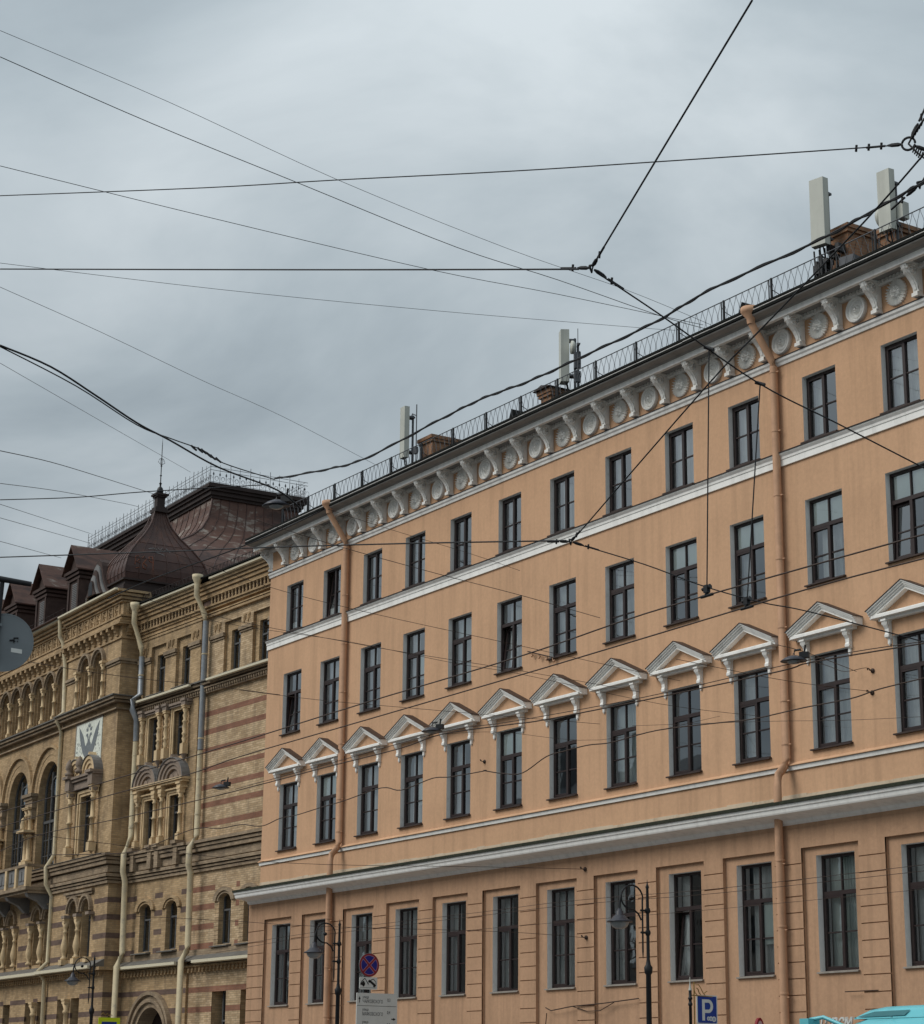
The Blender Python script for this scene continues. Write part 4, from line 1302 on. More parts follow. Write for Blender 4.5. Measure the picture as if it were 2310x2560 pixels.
# pipes of the wing: one in the inner corner, one on the bay edge
def pipe_run(fr, pts, mat, name='downpipe', r=0.12):
    return fr.part(name, MB().tube([fr_ for fr_ in pts], r, 12), mat)
for upper, lower, top in (([(-6.92, -0.22, 19.75), (-6.92, -0.22, 14.55)], [(-6.92, -0.22, 14.52), (-6.92, -0.22, 11.2), (-6.92, -0.28, 11.0), (-6.92, -0.52, 10.7), (-6.92, -0.52, 10.0), (-6.92, -0.42, 9.75), (-6.92, -0.40, 6.95), (-6.92, -0.44, 6.75), (-6.92, -0.66, 6.4), (-6.92, -0.66, 0.2)], [(-6.94, -0.68, 21.35), (-6.94, -0.68, 20.75), (-6.92, -0.30, 20.0), (-6.92, -0.22, 19.7)]),
                         ([(-12.50, -0.26, 19.2), (-12.50, -0.26, 17.6), (-12.50, -0.58, 17.3), (-12.50, -0.58, 16.9), (-12.50, -0.36, 16.5), (-12.50, -0.34, 15.6)], [(-12.50, -0.34, 15.58), (-12.50, -0.34, 11.7), (-12.48, -0.40, 11.4), (-12.46, -0.64, 10.9), (-12.46, -0.64, 10.2), (-12.46, -0.52, 9.8), (-12.46, -0.48, 6.95), (-12.46, -0.52, 6.75), (-12.46, -0.70, 6.4), (-12.46, -0.70, 0.2)], [(-12.42, -0.74, 21.2), (-12.42, -0.74, 20.6), (-12.48, -0.34, 19.6), (-12.50, -0.26, 19.15)])):
    d = pipe_run(WF, top, 'pipe_cream')
    pipe_run(WF, upper, 'pipe_grey')
    pipe_run(WF, lower, 'pipe_cream')
    x, y, z = top[0]
    WF.part('funnel', MB().lathe([(0.12, -0.30), (0.13, -0.22), (0.21, -0.05), (0.22, 0.10), (0.20, 0.10), (0.14, 0.0)], 12, x, y, z + 0.15), 'pipe_cream')
    cl_ = MB()
    for z in (18.4, 15.0, 13.4, 12.0):
        cl_.lathe([(0.125, -0.03), (0.135, 0), (0.125, 0.03)], 12, upper[0][0], lower[0][1] if z < 16 else upper[0][1], z)
    WF.part('pipe_clamps', cl_, 'pipe_cream')

# ================= tower and left part
TL = -6.6
DEP = 1.05
SL = 0.15                 # the left part lies this far behind the tower face
xl = -24.0
arc = [(-3.95, 0.56), (-2.42, 0.56)]        # paired arches high up
ZA = 19.28
low2 = [(-3.68, 0.50), (-2.25, 0.50)]       # paired arches of the second row
ZB = 8.80
th = [(c - r, c + r, 17.62, ZA + r) for c, r in arc] + [(-3.60, -2.30, 11.30, 13.70)] + [(c - r, c + r, 6.86, ZB + r) for c, r in low2] + [(-5.1, -4.15, 1.8, 5.27), (-3.5, -2.55, 1.8, 5.27)]
m = MB().wall(TL, 0, 0, 22.1, 0, th)
for c, r in arc:
    m.spandrel(c, ZA, r, 0, ZA + r)
for c, r in low2:
    m.spandrel(c, ZB, r, 0, ZB + r)
m.quad((0, 0, 0), (0, DEP + 0.2, 0), (0, DEP + 0.2, 22.1), (0, 0, 22.1))
m.quad((TL, 0, 0), (TL, 0.3, 0), (TL, 0.3, 22.1), (TL, 0, 22.1))
TF.part('tower_wall', m, 'brick')
ar_c = [-15.0 + 1.52 * k for k in range(6)]     # blind arcade of the left part
ar_c = [-7.21 - 1.51 * k for k in range(10)][::-1]
AR = 0.60
big = [(-8.20, 1.30), (-12.25, 1.30), (-16.3, 1.30), (-20.35, 1.30)]
ZG = 14.55
l2 = [(-8.50, 0.48), (-7.12, 0.48), (-11.9, 0.48), (-13.28, 0.48)]
lh = [(c - AR, c + AR, 17.75, 19.30 + AR) for c in ar_c] + [(c - r, c + r, 11.05, ZG + r) for c, r in big] + [(c - r, c + r, 6.86, ZB + r) for c, r in l2] + [(-9.5, -8.5, 1.8, 5.26), (-12.4, -11.5, 1.8, 5.26), (-7.95, -7.15, 1.8, 5.26)]
m = MB().wall(xl, TL, 0, 22.1, SL, lh)
for c in ar_c:
    m.spandrel(c, 19.30, AR, SL, 19.30 + AR)
for c, r in big:
    m.spandrel(c, ZG, r, SL, ZG + r)
for c, r in l2:
    m.spandrel(c, ZB, r, SL, ZB + r)
TF.part('wall', m, 'brick')
# recesses, their backs, and glass where there are windows
def niche(c, r, z0, zs, y0, dep, step=False, back=None):
    rv = MB()
    rv.quad((c - r, y0, z0), (c - r, y0, zs), (c - r, y0 + dep, zs), (c - r, y0 + dep, z0))
    rv.quad((c + r, y0, z0), (c + r, y0 + dep, z0), (c + r, y0 + dep, zs), (c + r, y0, zs))
    rv.arch(c, zs, r, r + 0.01, y0, y0 + dep)
    rv.quad((c - r, y0, z0), (c - r, y0 + dep, z0), (c + r, y0 + dep, z0), (c + r, y0, z0))
    if step:
        rv.arch(c, zs, r - 0.09, r + 0.005, y0 + 0.12, y0 + 0.3)
        for s_ in (-1, 1):
            a, b = sorted((c + s_ * (r - 0.09), c + s_ * (r + 0.005)))
            rv.box(a, b, y0 + 0.12, y0 + 0.3, z0, zs)
        rv.box(c - r, c + r, y0 + dep, y0 + dep + 0.05, z0, zs + r)
    TF.part('niche', rv, 'brick')
for c, r in arc:
    niche(c, r, 17.62, ZA, 0, 0.36, True)
    simple_window(TF, c - 0.12, 0.0, 17.66, 0.36, 1.9, 0.29, False)
for c in ar_c:
    niche(c, AR, 17.75, 19.30, SL, 0.36, True)
    simple_window(TF, c - 0.12, SL, 17.80, 0.40, 1.8, 0.29, False)
for c, r in low2:
    niche(c, r, 6.86, ZB, 0, 0.4)
    simple_window(TF, c, 0, 6.86, 2 * r, 2.4, 0.30, False)
for c, r in l2:
    niche(c, r, 6.86, ZB, SL, 0.4)
    simple_window(TF, c, SL, 6.86, 2 * r, 2.4, 0.30, False)
rev(TF, lambda rv: rv.jamb(-3.60, -2.30, 11.30, 13.70, 0, 0.45))
simple_window(TF, -2.95, 0, 11.30, 1.30, 2.40, 0.20, False)
for a, b, y0 in ((-5.1, -4.15, 0), (-3.5, -2.55, 0), (-9.5, -8.5, SL), (-12.4, -11.5, SL), (-7.95, -7.15, SL)):
    rev(TF, lambda rv: rv.jamb(a, b, 1.8, 5.27 if y0 == 0 else 5.26, y0, y0 + 0.55))
    simple_window(TF, (a + b) / 2, y0, 1.8, b - a, 3.46, 0.40, False)
for c, r in big:
    niche(c, r, 11.05, ZG, SL, 0.6)
# great arched windows
def big_window(c, r):
    m = MB()
    for s_ in (-1, 1):
        a, b = sorted((c + s_ * r, c + s_ * (r - 0.10)))
        m.box(a, b, 0, 0.08, 11.05, ZG)
        a, b = sorted((c + s_ * 0.35, c + s_ * 0.43))
        m.box(a, b, -0.02, 0.08, 11.05, ZG + 0.9)
    m.box(c - r, c + r, -0.02, 0.08, 13.15, 13.27)
    m.box(c - r, c + r, 0, 0.08, 11.05, 11.15)
    m.arch(c, ZG, r - 0.10, r, 0, 0.08)
    m.arch(c + 0.0, ZG + 0.1, 0.52, 0.58, 0, 0.08)
    m.box(c - 0.02, c + 0.02, 0.01, 0.06, 11.05, 13.15)
    for z in (11.7, 12.4):
        m.box(c - r, c + r, 0.02, 0.05, z - 0.015, z + 0.015)
    for x in (c - 0.9, c + 0.9):
        m.box(x - 0.015, x + 0.015, 0.02, 0.05, 11.05, 13.15)
    o = TF.part('arched_window', m, 'iron_frame', (0, SL + 0.30, 0))
    p = MB()
    p.box(c - r, c + r, 0.045, 0.046, 11.1, ZG)
    p.ext_xz([(c + (r - .05) * math.cos(PI * k / 14), ZG + (r - .05) * math.sin(PI * k / 14)) for k in range(15)], 0.045, 0.046)
    link('pane', p.mesh('pane', 'glass_old'), o)
    link('room_back', MB().box(c - r, c + r, 1.2, 1.25, 11.0, ZG + r).mesh('room_back', 'room'), o)
    link('curtain', curtain_mesh(c - r + .1, c + 0.3, 11.1, 13.1, 8), o, (0, 0.4, 0))
    a = MB()
    for r0, r1, w_ in ((r, r + 0.16, -0.25), (r + 0.16, r + 0.30, -0.10), (r + 0.30, r + 0.62, 0.02), (r + 0.62, r + 0.74, 0.14)):
        a.arch(c, ZG, r0, r1, SL - w_, SL + 0.4, 20)
    TF.part('archivolt', a, 'brick')
for c, r in big:
    big_window(c, r)
# piers between the great windows: capitals, paired colonnettes
pc_ = colonnette(2.9, 0.11, SHAFT, 10, 0.45, 0.10, 'terra', bw=0.20)
for u in (-10.15, -14.25, -18.3):
    m = MB()
    m.box(u - 0.62, u + 0.62, SL - 0.36, SL + 0.1, 14.42, 14.56)
    m.box(u - 0.54, u + 0.54, SL - 0.28, SL + 0.1, 14.28, 14.42)
    m.box(u - 0.46, u + 0.46, SL - 0.22, SL + 0.1, 13.9, 14.28)
    m.box(u - 0.42, u + 0.42, SL - 0.20, SL + 0.1, 13.4, 13.9)
    TF.part('pier_capital', m, 'brick_grey')
    for s_ in (-0.22, 0.22):
        TF.inst('colonnette', pc_, (u + s_, SL - 0.16, 11.05))
    TF.part('pier_lion', MB().lathe([(0, 0), (0.16, 0.02), (0.12, 0.1), (0.14, 0.25), (0.09, 0.42), (0.10, 0.5), (0, 0.6)], 8), 'terra', (u, SL - 0.42, 12.9))
    TF.part('pier_shelf', MB().box(u - 0.5, u + 0.5, SL - 0.55, SL, 12.80, 12.90), 'terra')
# high arcades
ca_ = colonnette(1.62, 0.075, SHAFT, 9, 0.14, 0.16, 'terra')
for c, r in arc:
    TF.part('arch_hood', MB().arch(c, ZA, r, r + 0.10, -0.08, 0.05).arch(c, ZA, r + 0.10, r + 0.205, -0.17, 0.05), 'brick_grey')
for u in (-4.72, -3.185, -1.66):
    TF.inst('colonnette', ca_, (u, -0.12, 17.64))
    TF.part('arch_impost', MB().box(u - 0.17, u + 0.17, -0.26, 0.0, 19.22, 19.32), 'terra')
for c in ar_c:
    TF.part('arch_hood', MB().arch(c, 19.30, AR, AR + 0.08, SL - 0.06, SL + 0.05).arch(c, 19.30, AR + 0.08, AR + 0.155, SL - 0.14, SL + 0.05), 'brick_grey')
    u = c - 0.755
    TF.inst('colonnette', ca_, (u, SL - 0.10, 17.72))
    TF.part('arch_impost', MB().box(u - 0.15, u + 0.15, SL - 0.22, SL, 19.28, 19.36), 'terra')
# string at the impost of the paired arches
def bandT(name, mat, x0, x1, lst, y=0.0, side=True):
    m = MB()
    for z0, z1, w_ in lst:
        m.box(x0, x1 + (w_ if side else 0), y - w_, (DEP if side else 0.05) + (0 if side else y), z0, z1)
    return TF.part(name, m, mat)
bandT('string_course', 'brick_grey', -1.45, 0.0, [(18.98, 19.06, 0.05), (19.08, 19.20, 0.11)])
bandT('string_course', 'brick_grey', TL, -4.95, [(18.98, 19.06, 0.05), (19.08, 19.20, 0.11)], 0, False)
for x0, x1, y, side in ((TL, 0.0, 0.0, True), (xl, TL - 0.02, SL, False)):
    # eaves
    bandT('eaves_cornice', 'brick', x0, x1, [(22.0, 22.10, 0.42), (21.86, 21.97, 0.32), (21.72, 21.83, 0.22), (21.62, 21.69, 0.12)], y, side)
    bandT('string_course', 'brick', x0, x1, [(20.98, 21.05, 0.16), (20.86, 20.95, 0.12), (20.72, 20.82, 0.22), (20.63, 20.69, 0.28)], y, side)
    bandT('string_course', 'brick', x0, x1, [(20.05, 20.12, 0.07)], y, side)
    bandT('mid_cornice', 'slate_ledge', x0, x1, [(17.52, 17.57, 0.44)], y, side)
    bandT('mid_cornice', 'brick_grey', x0, x1, [(17.40, 17.51, 0.36), (17.28, 17.37, 0.26), (17.00, 17.06, 0.14)], y, side)
    bandT('base_cornice', 'brick_grey', x0, x1, base, y, side)
    TF.part('base_flashing', MB().prof(x0, x1, [(-y, 10.975), (0.42 - y, 10.975), (0.42 - y, 10.99), (-y, 11.05)]), 'slate_ledge')
    TF.part('gutter', MB().prof(x0 + 0.02, x1 + (0.3 if side else 0), [(0.42 - y, 22.04), (0.53 - y, 22.06), (0.54 - y, 22.13), (0.42 - y, 22.14)]), 'cream_gutter')
    TF.part('ledge', MB().prof(x0, x1 + (0.0 if side else 0), [(-y, 6.42), (0.50 - y, 6.42), (0.50 - y, 6.46), (0.02 - y, 6.72), (-y, 6.72)]), 'slate_ledge')
    TF.part('gutter', MB().prof(x0, x1 - (0.35 if side else 0), [(0.46 - y, 6.33), (0.58 - y, 6.35), (0.59 - y, 6.47), (0.46 - y, 6.47)]), 'cream_gutter')
    bandT('string_course', 'brick', x0, x1, [(6.28, 6.40, 0.34)], y, side)
# machicolation brackets, frieze panels, hook dentils
mb_ = MB().prof(-0.11, 0.11, [(0, 0.0), (0.07, 0.0), (0.09, 0.10), (0.16, 0.14), (0.18, 0.24), (0.27, 0.28), (0.27, 0.42), (0, 0.42)]).mesh('machicolation_bracket', 'brick')
fp = MB()
s0, s1 = 0.30, 0.19
fp.box(-s0, s0, -0.055, 0, 0.49, 0.56)
fp.box(-s0, s0, -0.055, 0, 0.0, 0.07)
fp.box(-s0, -s1, -0.055, 0, 0.07, 0.49)
fp.box(s1, s0, -0.055, 0, 0.07, 0.49)
fp.add([(-0.17, 0, 0.28), (0, 0, 0.11), (0.17, 0, 0.28), (0, 0, 0.45), (0, -0.09, 0.28)], [(0, 1, 4), (1, 2, 4), (2, 3, 4), (3, 0, 4)])
for dx in (-0.12, 0.12):
    for dz in (0.16, 0.40):
        fp.box(dx - 0.045, dx + 0.045, -0.045, 0, dz - 0.045, dz + 0.045)
fp = fp.mesh('frieze_panel', 'brick')
for x0, x1, y in ((TL + 0.25, -0.1, 0.0), (-23.5, TL - 0.2, SL)):
    x = x0
    while x < x1 + 0.01:
        TF.inst('machicolation_bracket', mb_, (x, y, 20.20))
        x += 0.655
    x = x0
    while x < x1 - 0.2:
        TF.inst('frieze_panel', fp, (x, y, 21.06))
        x += 0.715
    x = x0
    while x < x1:
        TF.inst('hook_dentil', hd, (x, y, 6.06))
        x += 0.295
for y in (0.30, 0.82):
    o = TF.inst('machicolation_bracket', mb_, (0, y, 20.20))
    o.rotation_euler = (0, 0, TF.ang + PI / 2)
o = TF.inst('frieze_panel', fp, (0, 0.42, 21.06))
o.rotation_euler = (0, 0, TF.ang + PI / 2)
# purple-brown stripes on the tower
for z0, z1 in low_st:
    TF.part('brick_stripe', MB().box(-1.45, 0.004, -0.004, DEP, z0, z1), 'brick_dark')
    TF.part('brick_stripe', MB().box(TL, -4.65, -0.004, 0.1, z0, z1), 'brick_dark')
    for a, b in ((-10.9, -9.3), (-17.0, -14.1)):
        TF.part('brick_stripe', MB().box(a, b, SL - 0.004, SL + 0.1, z0, z1), 'brick_dark')
for z0, z1 in gf_st:
    for a, b in ((-2.55, 0.004), (TL, -5.1)):
        TF.part('brick_stripe', MB().box(a, b, -0.004, DEP if b > 0 else 0.1, z0, z1), 'brick_dark')
    if z1 < 5.3:
        TF.part('brick_stripe', MB().box(-4.15, -3.5, -0.004, 0.1, z0, z1), 'brick_dark')
    for a, b in ((-11.5, -9.5), (-8.5, -7.95), (-17.0, -12.4)):
        TF.part('brick_stripe', MB().box(a, b, SL - 0.004, SL + 0.1, z0, z1), 'brick_dark')
# frame, hoods and vase columns of the second-row arches
vs_ = colonnette(1.72, 0.128, VASE, 12, 0.0, 0.20, 'terra', 'vase_column', 0.13)
for c, r in low2:
    TF.part('arch_hood', MB().arch(c, ZB, r, r + 0.10, -0.09, 0.05).arch(c, ZB, r + 0.10, r + 0.20, -0.17, 0.05), 'brick_grey')
TF.part('panel_cornice', MB().box(-4.75, -1.50, -0.14, 0, 9.58, 9.68).box(-4.65, -1.58, -0.08, 0, 9.48, 9.57), 'brick_grey')
for u in (-4.36, -2.96, -1.56):
    if u < -2:
        TF.inst('vase_column', vs_, (u, -0.10, 6.88))
    TF.part('column_block', MB().box(u - 0.18, u + 0.18, -0.28, 0.05, 6.66, 6.88), 'terra')
    TF.part('arch_impost', MB().box(u - 0.2, u + 0.2, -0.27, 0.0, 8.60, 8.72), 'terra_dark')
for c, r in l2:
    TF.part('arch_hood', MB().arch(c, ZB, r, r + 0.09, SL - 0.08, SL + 0.05).arch(c, ZB, r + 0.09, r + 0.18, SL - 0.15, SL + 0.05), 'brick_grey')
for u in (-9.18, -7.80, -12.58, -11.2, -13.95):
    TF.inst('vase_column', vs_, (u, SL - 0.08, 6.88))
    TF.part('arch_impost', MB().box(u - 0.2, u + 0.2, SL - 0.27, SL, 8.60, 8.70), 'terra_dark')
gc = colonnette(3.4, 0.12, SHAFT, 10, 0.3, 0.2, 'terra')
TF.inst('colonnette', gc, (-3.8, -0.06, 1.85))
TF.inst('colonnette', gc, (-8.2, SL - 0.06, 1.85))
# window of the tower: columns, canopy of two kokoshniks, mosaic above
cw = colonnette(2.78, 0.10, SHAFT, 12, 0.36, 0.30, 'terra', bw=0.16)
for u in (-4.28, -1.62):
    TF.inst('colonnette', cw, (u, -0.24, 11.22))
    m = MB().lathe([(0.0, 0.0), (0.12, 0.04), (0.20, 0.16), (0.20, 0.26), (0.12, 0.36), (0.1, 0.40)], 10)
    TF.part('column_bulb', m, 'terra_dark', (u, -0.24, 13.62))
m = MB()
m.box(-4.60, -1.30, -0.44, 0, 14.44, 14.54)
m.box(-4.55, -1.35, -0.36, 0, 14.32, 14.42)
m.box(-4.45, -1.45, -0.25, 0, 14.00, 14.30)
for u in (-4.28, -1.62):
    m.box(u - 0.32, u + 0.32, -0.58, 0, 14.50, 14.62)
    m.box(u - 0.25, u + 0.25, -0.46, 0, 14.0, 14.5)
TF.part('canopy', m, 'terra_dark')
fr_ = MB()
for o_, w_ in ((0.0, 0.06), (0.12, 0.12)):
    fr_.box(-3.72 - o_, -3.60 - o_, -w_, 0, 11.25, 13.82 + o_)
    fr_.box(-2.30 + o_, -2.18 + o_, -w_, 0, 11.25, 13.82 + o_)
    fr_.box(-3.60 - o_, -2.30 + o_, -w_, 0, 13.70 + o_, 13.82 + o_)
TF.part('window_architrave', fr_, 'terra')
for c in (-3.75, -2.15):
    kokoshnik(TF, c, 0.80, 14.54, 0.36, 0.0, mat='terra', sq=0.95)
for u in (-4.2, -3.0):
    m = MB().lathe([(0, 0), (0.17, 0.03), (0.2, 0.12), (0.1, 0.2), (0.16, 0.3), (0.18, 0.42), (0.12, 0.6), (0.03, 0.74), (0, 0.78)], 10)
    TF.part('finial_ornament', m, 'terra_dark', (u, -0.42, 14.62))
mo = MB().box(-4.62, -1.62, -0.035, 0.02, 14.75, 16.92)
mo = TF.part('mosaic_panel', mo, 'mosaic')
m = MB()
m.box(-4.70, -4.62, -0.05, 0.02, 14.75, 17.0)
m.box(-4.70, -1.55, -0.05, 0.02, 16.92, 17.0)
link('mosaic_border', m.mesh('mosaic_border', 'terra_dark'), mo)
ex, ez = -3.10, 15.95
def eagle(name, pts, both=True, d=0.043):
    link(name, MB().ext_xz([(ex + x, ez + z) for x, z in pts], -d, -0.03).mesh(name, 'mosaic_grey'), mo)
    if both:
        link(name, MB().ext_xz([(ex - x, ez + z) for x, z in pts][::-1], -d, -0.03).mesh(name, 'mosaic_grey'), mo)
eagle('eagle_body', [(-0.17, 0.0), (-0.2, -0.3), (-0.16, -0.55), (0.0, -0.64), (0.16, -0.55), (0.2, -0.3), (0.17, 0.0), (0.11, 0.2), (-0.11, 0.2)], False)
eagle('eagle_wing', [(0.16, -0.48), (0.40, -0.52), (0.52, -0.42), (0.66, -0.30), (0.78, -0.12), (0.90, 0.06), (1.00, 0.26), (1.10, 0.50), (1.18, 0.86), (0.98, 0.70), (0.76, 0.52), (0.58, 0.30), (0.42, 0.02), (0.30, -0.08), (0.19, 0.06)], d=0.045)
eagle('eagle_head', [(0.04, 0.19), (0.11, 0.19), (0.20, 0.34), (0.34, 0.37), (0.26, 0.47), (0.13, 0.46), (0.06, 0.34)], d=0.047)
eagle('eagle_tail', [(-0.30, -0.84), (-0.10, -0.62), (0.10, -0.62), (0.30, -0.84), (0.14, -0.92), (0.0, -1.0), (-0.14, -0.92)], False, 0.041)
eagle('eagle_claw', [(0.18, -0.5), (0.26, -0.5), (0.50, -0.78), (0.60, -0.74), (0.54, -0.9), (0.42, -0.84)], d=0.049)
eagle('eagle_crown', [(0.12, 0.56), (0.30, 0.56), (0.36, 0.72), (0.26, 0.65), (0.21, 0.76), (0.16, 0.65), (0.08, 0.70)])
eagle('eagle_crown', [(-0.12, 0.72), (0.12, 0.72), (0.16, 0.88), (0.05, 0.80), (0.0, 0.92), (-0.05, 0.80), (-0.16, 0.88)], False)
eg = MB()
random.seed(3)
for k in range(170):
    x, z = random.uniform(-1.42, 1.40), random.uniform(-1.15, 0.35)
    if abs(x) < 0.62 + 0.45 * (z + 0.5) or (abs(x) < 0.4 and z > -1.0):
        continue
    r_ = random.uniform(0.03, 0.065)
    eg.ext_xz([(ex + x - r_ * 0.4, ez + z), (ex + x, ez + z - r_), (ex + x + r_ * 0.5, ez + z + 0.01), (ex + x + 0.01, ez + z + r_)], -0.04, -0.03)
link('mosaic_flecks', eg.mesh('mosaic_flecks', 'mosaic_grey'), mo)['kind'] = 'stuff'
# balcony
bx0, bx1 = -24.0, -6.9
m = MB()
m.box(bx0, bx1, SL - 1.25, SL, 9.98, 10.12)
m.box(bx0, bx1 - 0.05, SL - 1.12, SL, 9.86, 9.98)
m.box(bx0, bx1, SL - 1.22, SL - 1.02, 10.98, 11.10)
m.box(bx1 - 0.2, bx1, SL - 1.22, SL, 10.98, 11.10)
m.box(bx0, bx1 - 0.03, SL - 1.16, SL - 1.08, 10.12, 10.22)
bo = TF.part('balcony', m, 'brick_grey')
for k in range(12):
    x = bx1 - 0.15 - k * 1.3
    p = MB().box(x - 0.12, x + 0.12, SL - 1.24, SL - 1.0, 10.12, 10.98)
    link('balcony_post', p.mesh('balcony_post', 'terra'), bo)
    p = MB().box(x - 1.15, x - 0.16, SL - 1.14, SL - 1.08, 10.24, 10.96)
    p.box(x - 1.0, x - 0.7, SL - 1.18, SL - 1.1, 10.4, 10.8)
    p.box(x - 0.6, x - 0.3, SL - 1.18, SL - 1.1, 10.4, 10.8)
    link('balcony_panel', p.mesh('balcony_panel', 'lead'), bo)
for k in range(6):
    x = bx1 - 0.4 - k * 2.6
    m = MB().prof(x - 0.16, x + 0.16, [(-SL, 9.2), (0.2 - SL, 9.2), (0.5 - SL, 9.5), (1.0 - SL, 9.7), (1.1 - SL, 9.86), (-SL, 9.86)])
    TF.part('balcony_bracket', m, 'lead')
# thin pipe along the tower's left edge
TF.part('downpipe', MB().tube([(-6.75, SL - 0.5, 22.1), (-6.75, SL - 0.45, 21.3), (-6.7, SL - 0.3, 21.0), (-6.38, SL - 0.25, 19.9), (-6.38, SL - 0.2, 17.8), (-6.38, SL - 0.5, 17.5)], 0.10, 10), 'pipe_cream')
TF.part('downpipe', MB().tube([(-6.38, SL - 0.5, 17.4), (-6.42, SL - 0.22, 16.9), (-6.42, SL - 0.2, 11.5), (-6.42, SL - 0.55, 10.9), (-6.42, SL - 0.5, 10.2), (-6.42, SL - 0.2, 9.7), (-6.42, SL - 0.2, 6.9), (-6.42, SL - 0.6, 6.5), (-6.42, SL - 0.3, 6.1), (-6.42, SL - 0.2, 0.2)], 0.10, 10), 'pipe_cream')

# ================= roofs
def loft(rows, mat, name, fr, close=True):
    """rows of equal length point loops -> skin"""
    m = MB()
    n = len(rows[0])
    vv = [p for r_ in rows for p in r_]
    ff = []
    for i in range(len(rows) - 1):
        for k in range(n if close else n - 1):
            k2 = (k + 1) % n
            ff.append((i * n + k, i * n + k2, (i + 1) * n + k2, (i + 1) * n + k))
    m.add(vv, ff)
    return fr.part(name, m, mat)
# dome over the tower: square plan, ogee profile
DX, DY, DA = -1.35, 1.95, 0.66
prof_d = [(1.88, 22.69), (1.94, 23.0), (1.92, 23.28), (1.79, 23.69), (1.58, 24.05), (1.24, 24.5), (0.84, 24.95), (0.53, 25.40), (0.39, 25.7), (0.29, 26.0), (0.25, 26.2)]
rows = []
for h, z in prof_d:
    loop = []
    for sx, sy, tx, ty in ((-1, -1, 1, 0), (1, -1, 0, 1), (1, 1, -1, 0), (-1, 1, 0, -1)):
        for k in range(6):
            loop.append((DX + DA * h * (sx + tx * 2 * k / 6), DY + h * (sy + ty * 2 * k / 6), z))
    rows.append(loop)
dome = loft(rows, 'rust', 'dome', TF)
m = MB()
for k in range(24):
    corner = k % 6 == 0
    pts = []
    for i, (h, z) in enumerate(prof_d):
        x, y, _ = rows[i][k]
        pts.append((DX + (x - DX) * 1.006, DY + (y - DY) * 1.006, z + 0.006))
    m.tube(pts, 0.045 if corner else 0.018, 5)
for i in (1, 3, 5):
    lp = [(DX + (x - DX) * 1.003, DY + (y - DY) * 1.003, z) for x, y, z in rows[i]]
    m.tube(lp + lp[:1], 0.014, 4)
TF.part('dome_seams', m, 'rust')
m = MB()
for z0, z1, e_ in ((22.14, 22.42, 0.06), (22.42, 22.62, -0.02), (22.62, 22.70, 0.10)):
    m.box(DX - 1.30 - e_, DX + 1.30 + e_, DY - 1.95 - e_, DY + 1.95 + e_, z0, z1)
m.box(TL, DX - 1.2, 0.0, 1.6, 22.14, 22.36)
TF.part('dome_base', m, 'rust_dark')
m = MB()
for z0, z1, e_ in ((26.15, 26.32, 0.30), (26.32, 26.40, 0.25), (26.40, 26.85, 0.18), (26.85, 26.93, 0.24), (26.93, 27.02, 0.30)):
    m.box(DX - e_, DX + e_, DY - e_, DY + e_, z0, z1)
TF.part('dome_neck', m, 'rust_dark')
m = MB().lathe([(0.08, 27.02), (0.14, 27.10), (0.15, 27.20), (0.11, 27.32), (0.04, 27.38), (0.04, 27.48), (0.07, 27.52), (0.025, 27.58), (0.022, 27.85), (0.055, 27.89), (0.022, 27.93), (0.02, 28.3), (0.05, 28.34), (0.02, 28.38), (0.016, 29.3), (0, 29.7)], 10, DX, DY, 0)
for k in range(4):
    a = k * PI / 2
    m.tube([(DX + 0.03 * math.cos(a), DY + 0.03 * math.sin(a), 28.4), (DX + 0.16 * math.cos(a), DY + 0.16 * math.sin(a), 28.4 + 0.1), (DX + 0.1 * math.cos(a), DY + 0.1 * math.sin(a), 28.4 + 0.25), (DX, DY, 28.4 + 0.3)], 0.012, 4)
TF.part('finial', m, 'iron')
# graffiti-like rust and white patches keep to the material; the white streak is peeled paint
m = MB()
def dome_u(z):
    for (b0, z0), (b1, z1) in zip(prof_d[:-1], prof_d[1:]):
        if z0 <= z <= z1:
            return DX + DA * (b0 + (b1 - b0) * (z - z0) / (z1 - z0)) + 0.012
    return DX
for mat_, strokes in (('graffiti', ([(0.45, 23.35), (0.50, 23.75), (0.62, 23.8), (0.66, 23.6), (0.5, 23.5), (0.68, 23.45), (0.66, 23.25), (0.48, 23.2)], [(0.78, 23.7), (0.90, 23.8), (0.98, 23.65), (0.82, 23.45), (0.80, 23.25), (0.95, 23.2), (1.0, 23.35), (0.84, 23.5)], [(1.25, 23.55), (1.12, 23.6), (1.12, 23.8), (1.28, 23.82), (1.30, 23.6), (1.28, 23.2)])),
                      ('lead', ([(1.15, 24.2), (1.4, 24.28), (1.55, 24.22)], [(1.35, 24.08), (1.6, 24.05), (1.85, 23.98)], [(1.6, 24.32), (1.7, 24.2), (1.8, 24.35), (1.9, 24.2), (2.0, 24.33), (2.15, 24.15)]))):
    for st in strokes:
        m = MB().tube([(dome_u(z) - 0.012, v, z) for v, z in st], 0.024 if mat_ == 'graffiti' else 0.02, 5)
        TF.part('graffiti_stroke' if mat_ == 'graffiti' else 'peeled_paint', m, mat_)
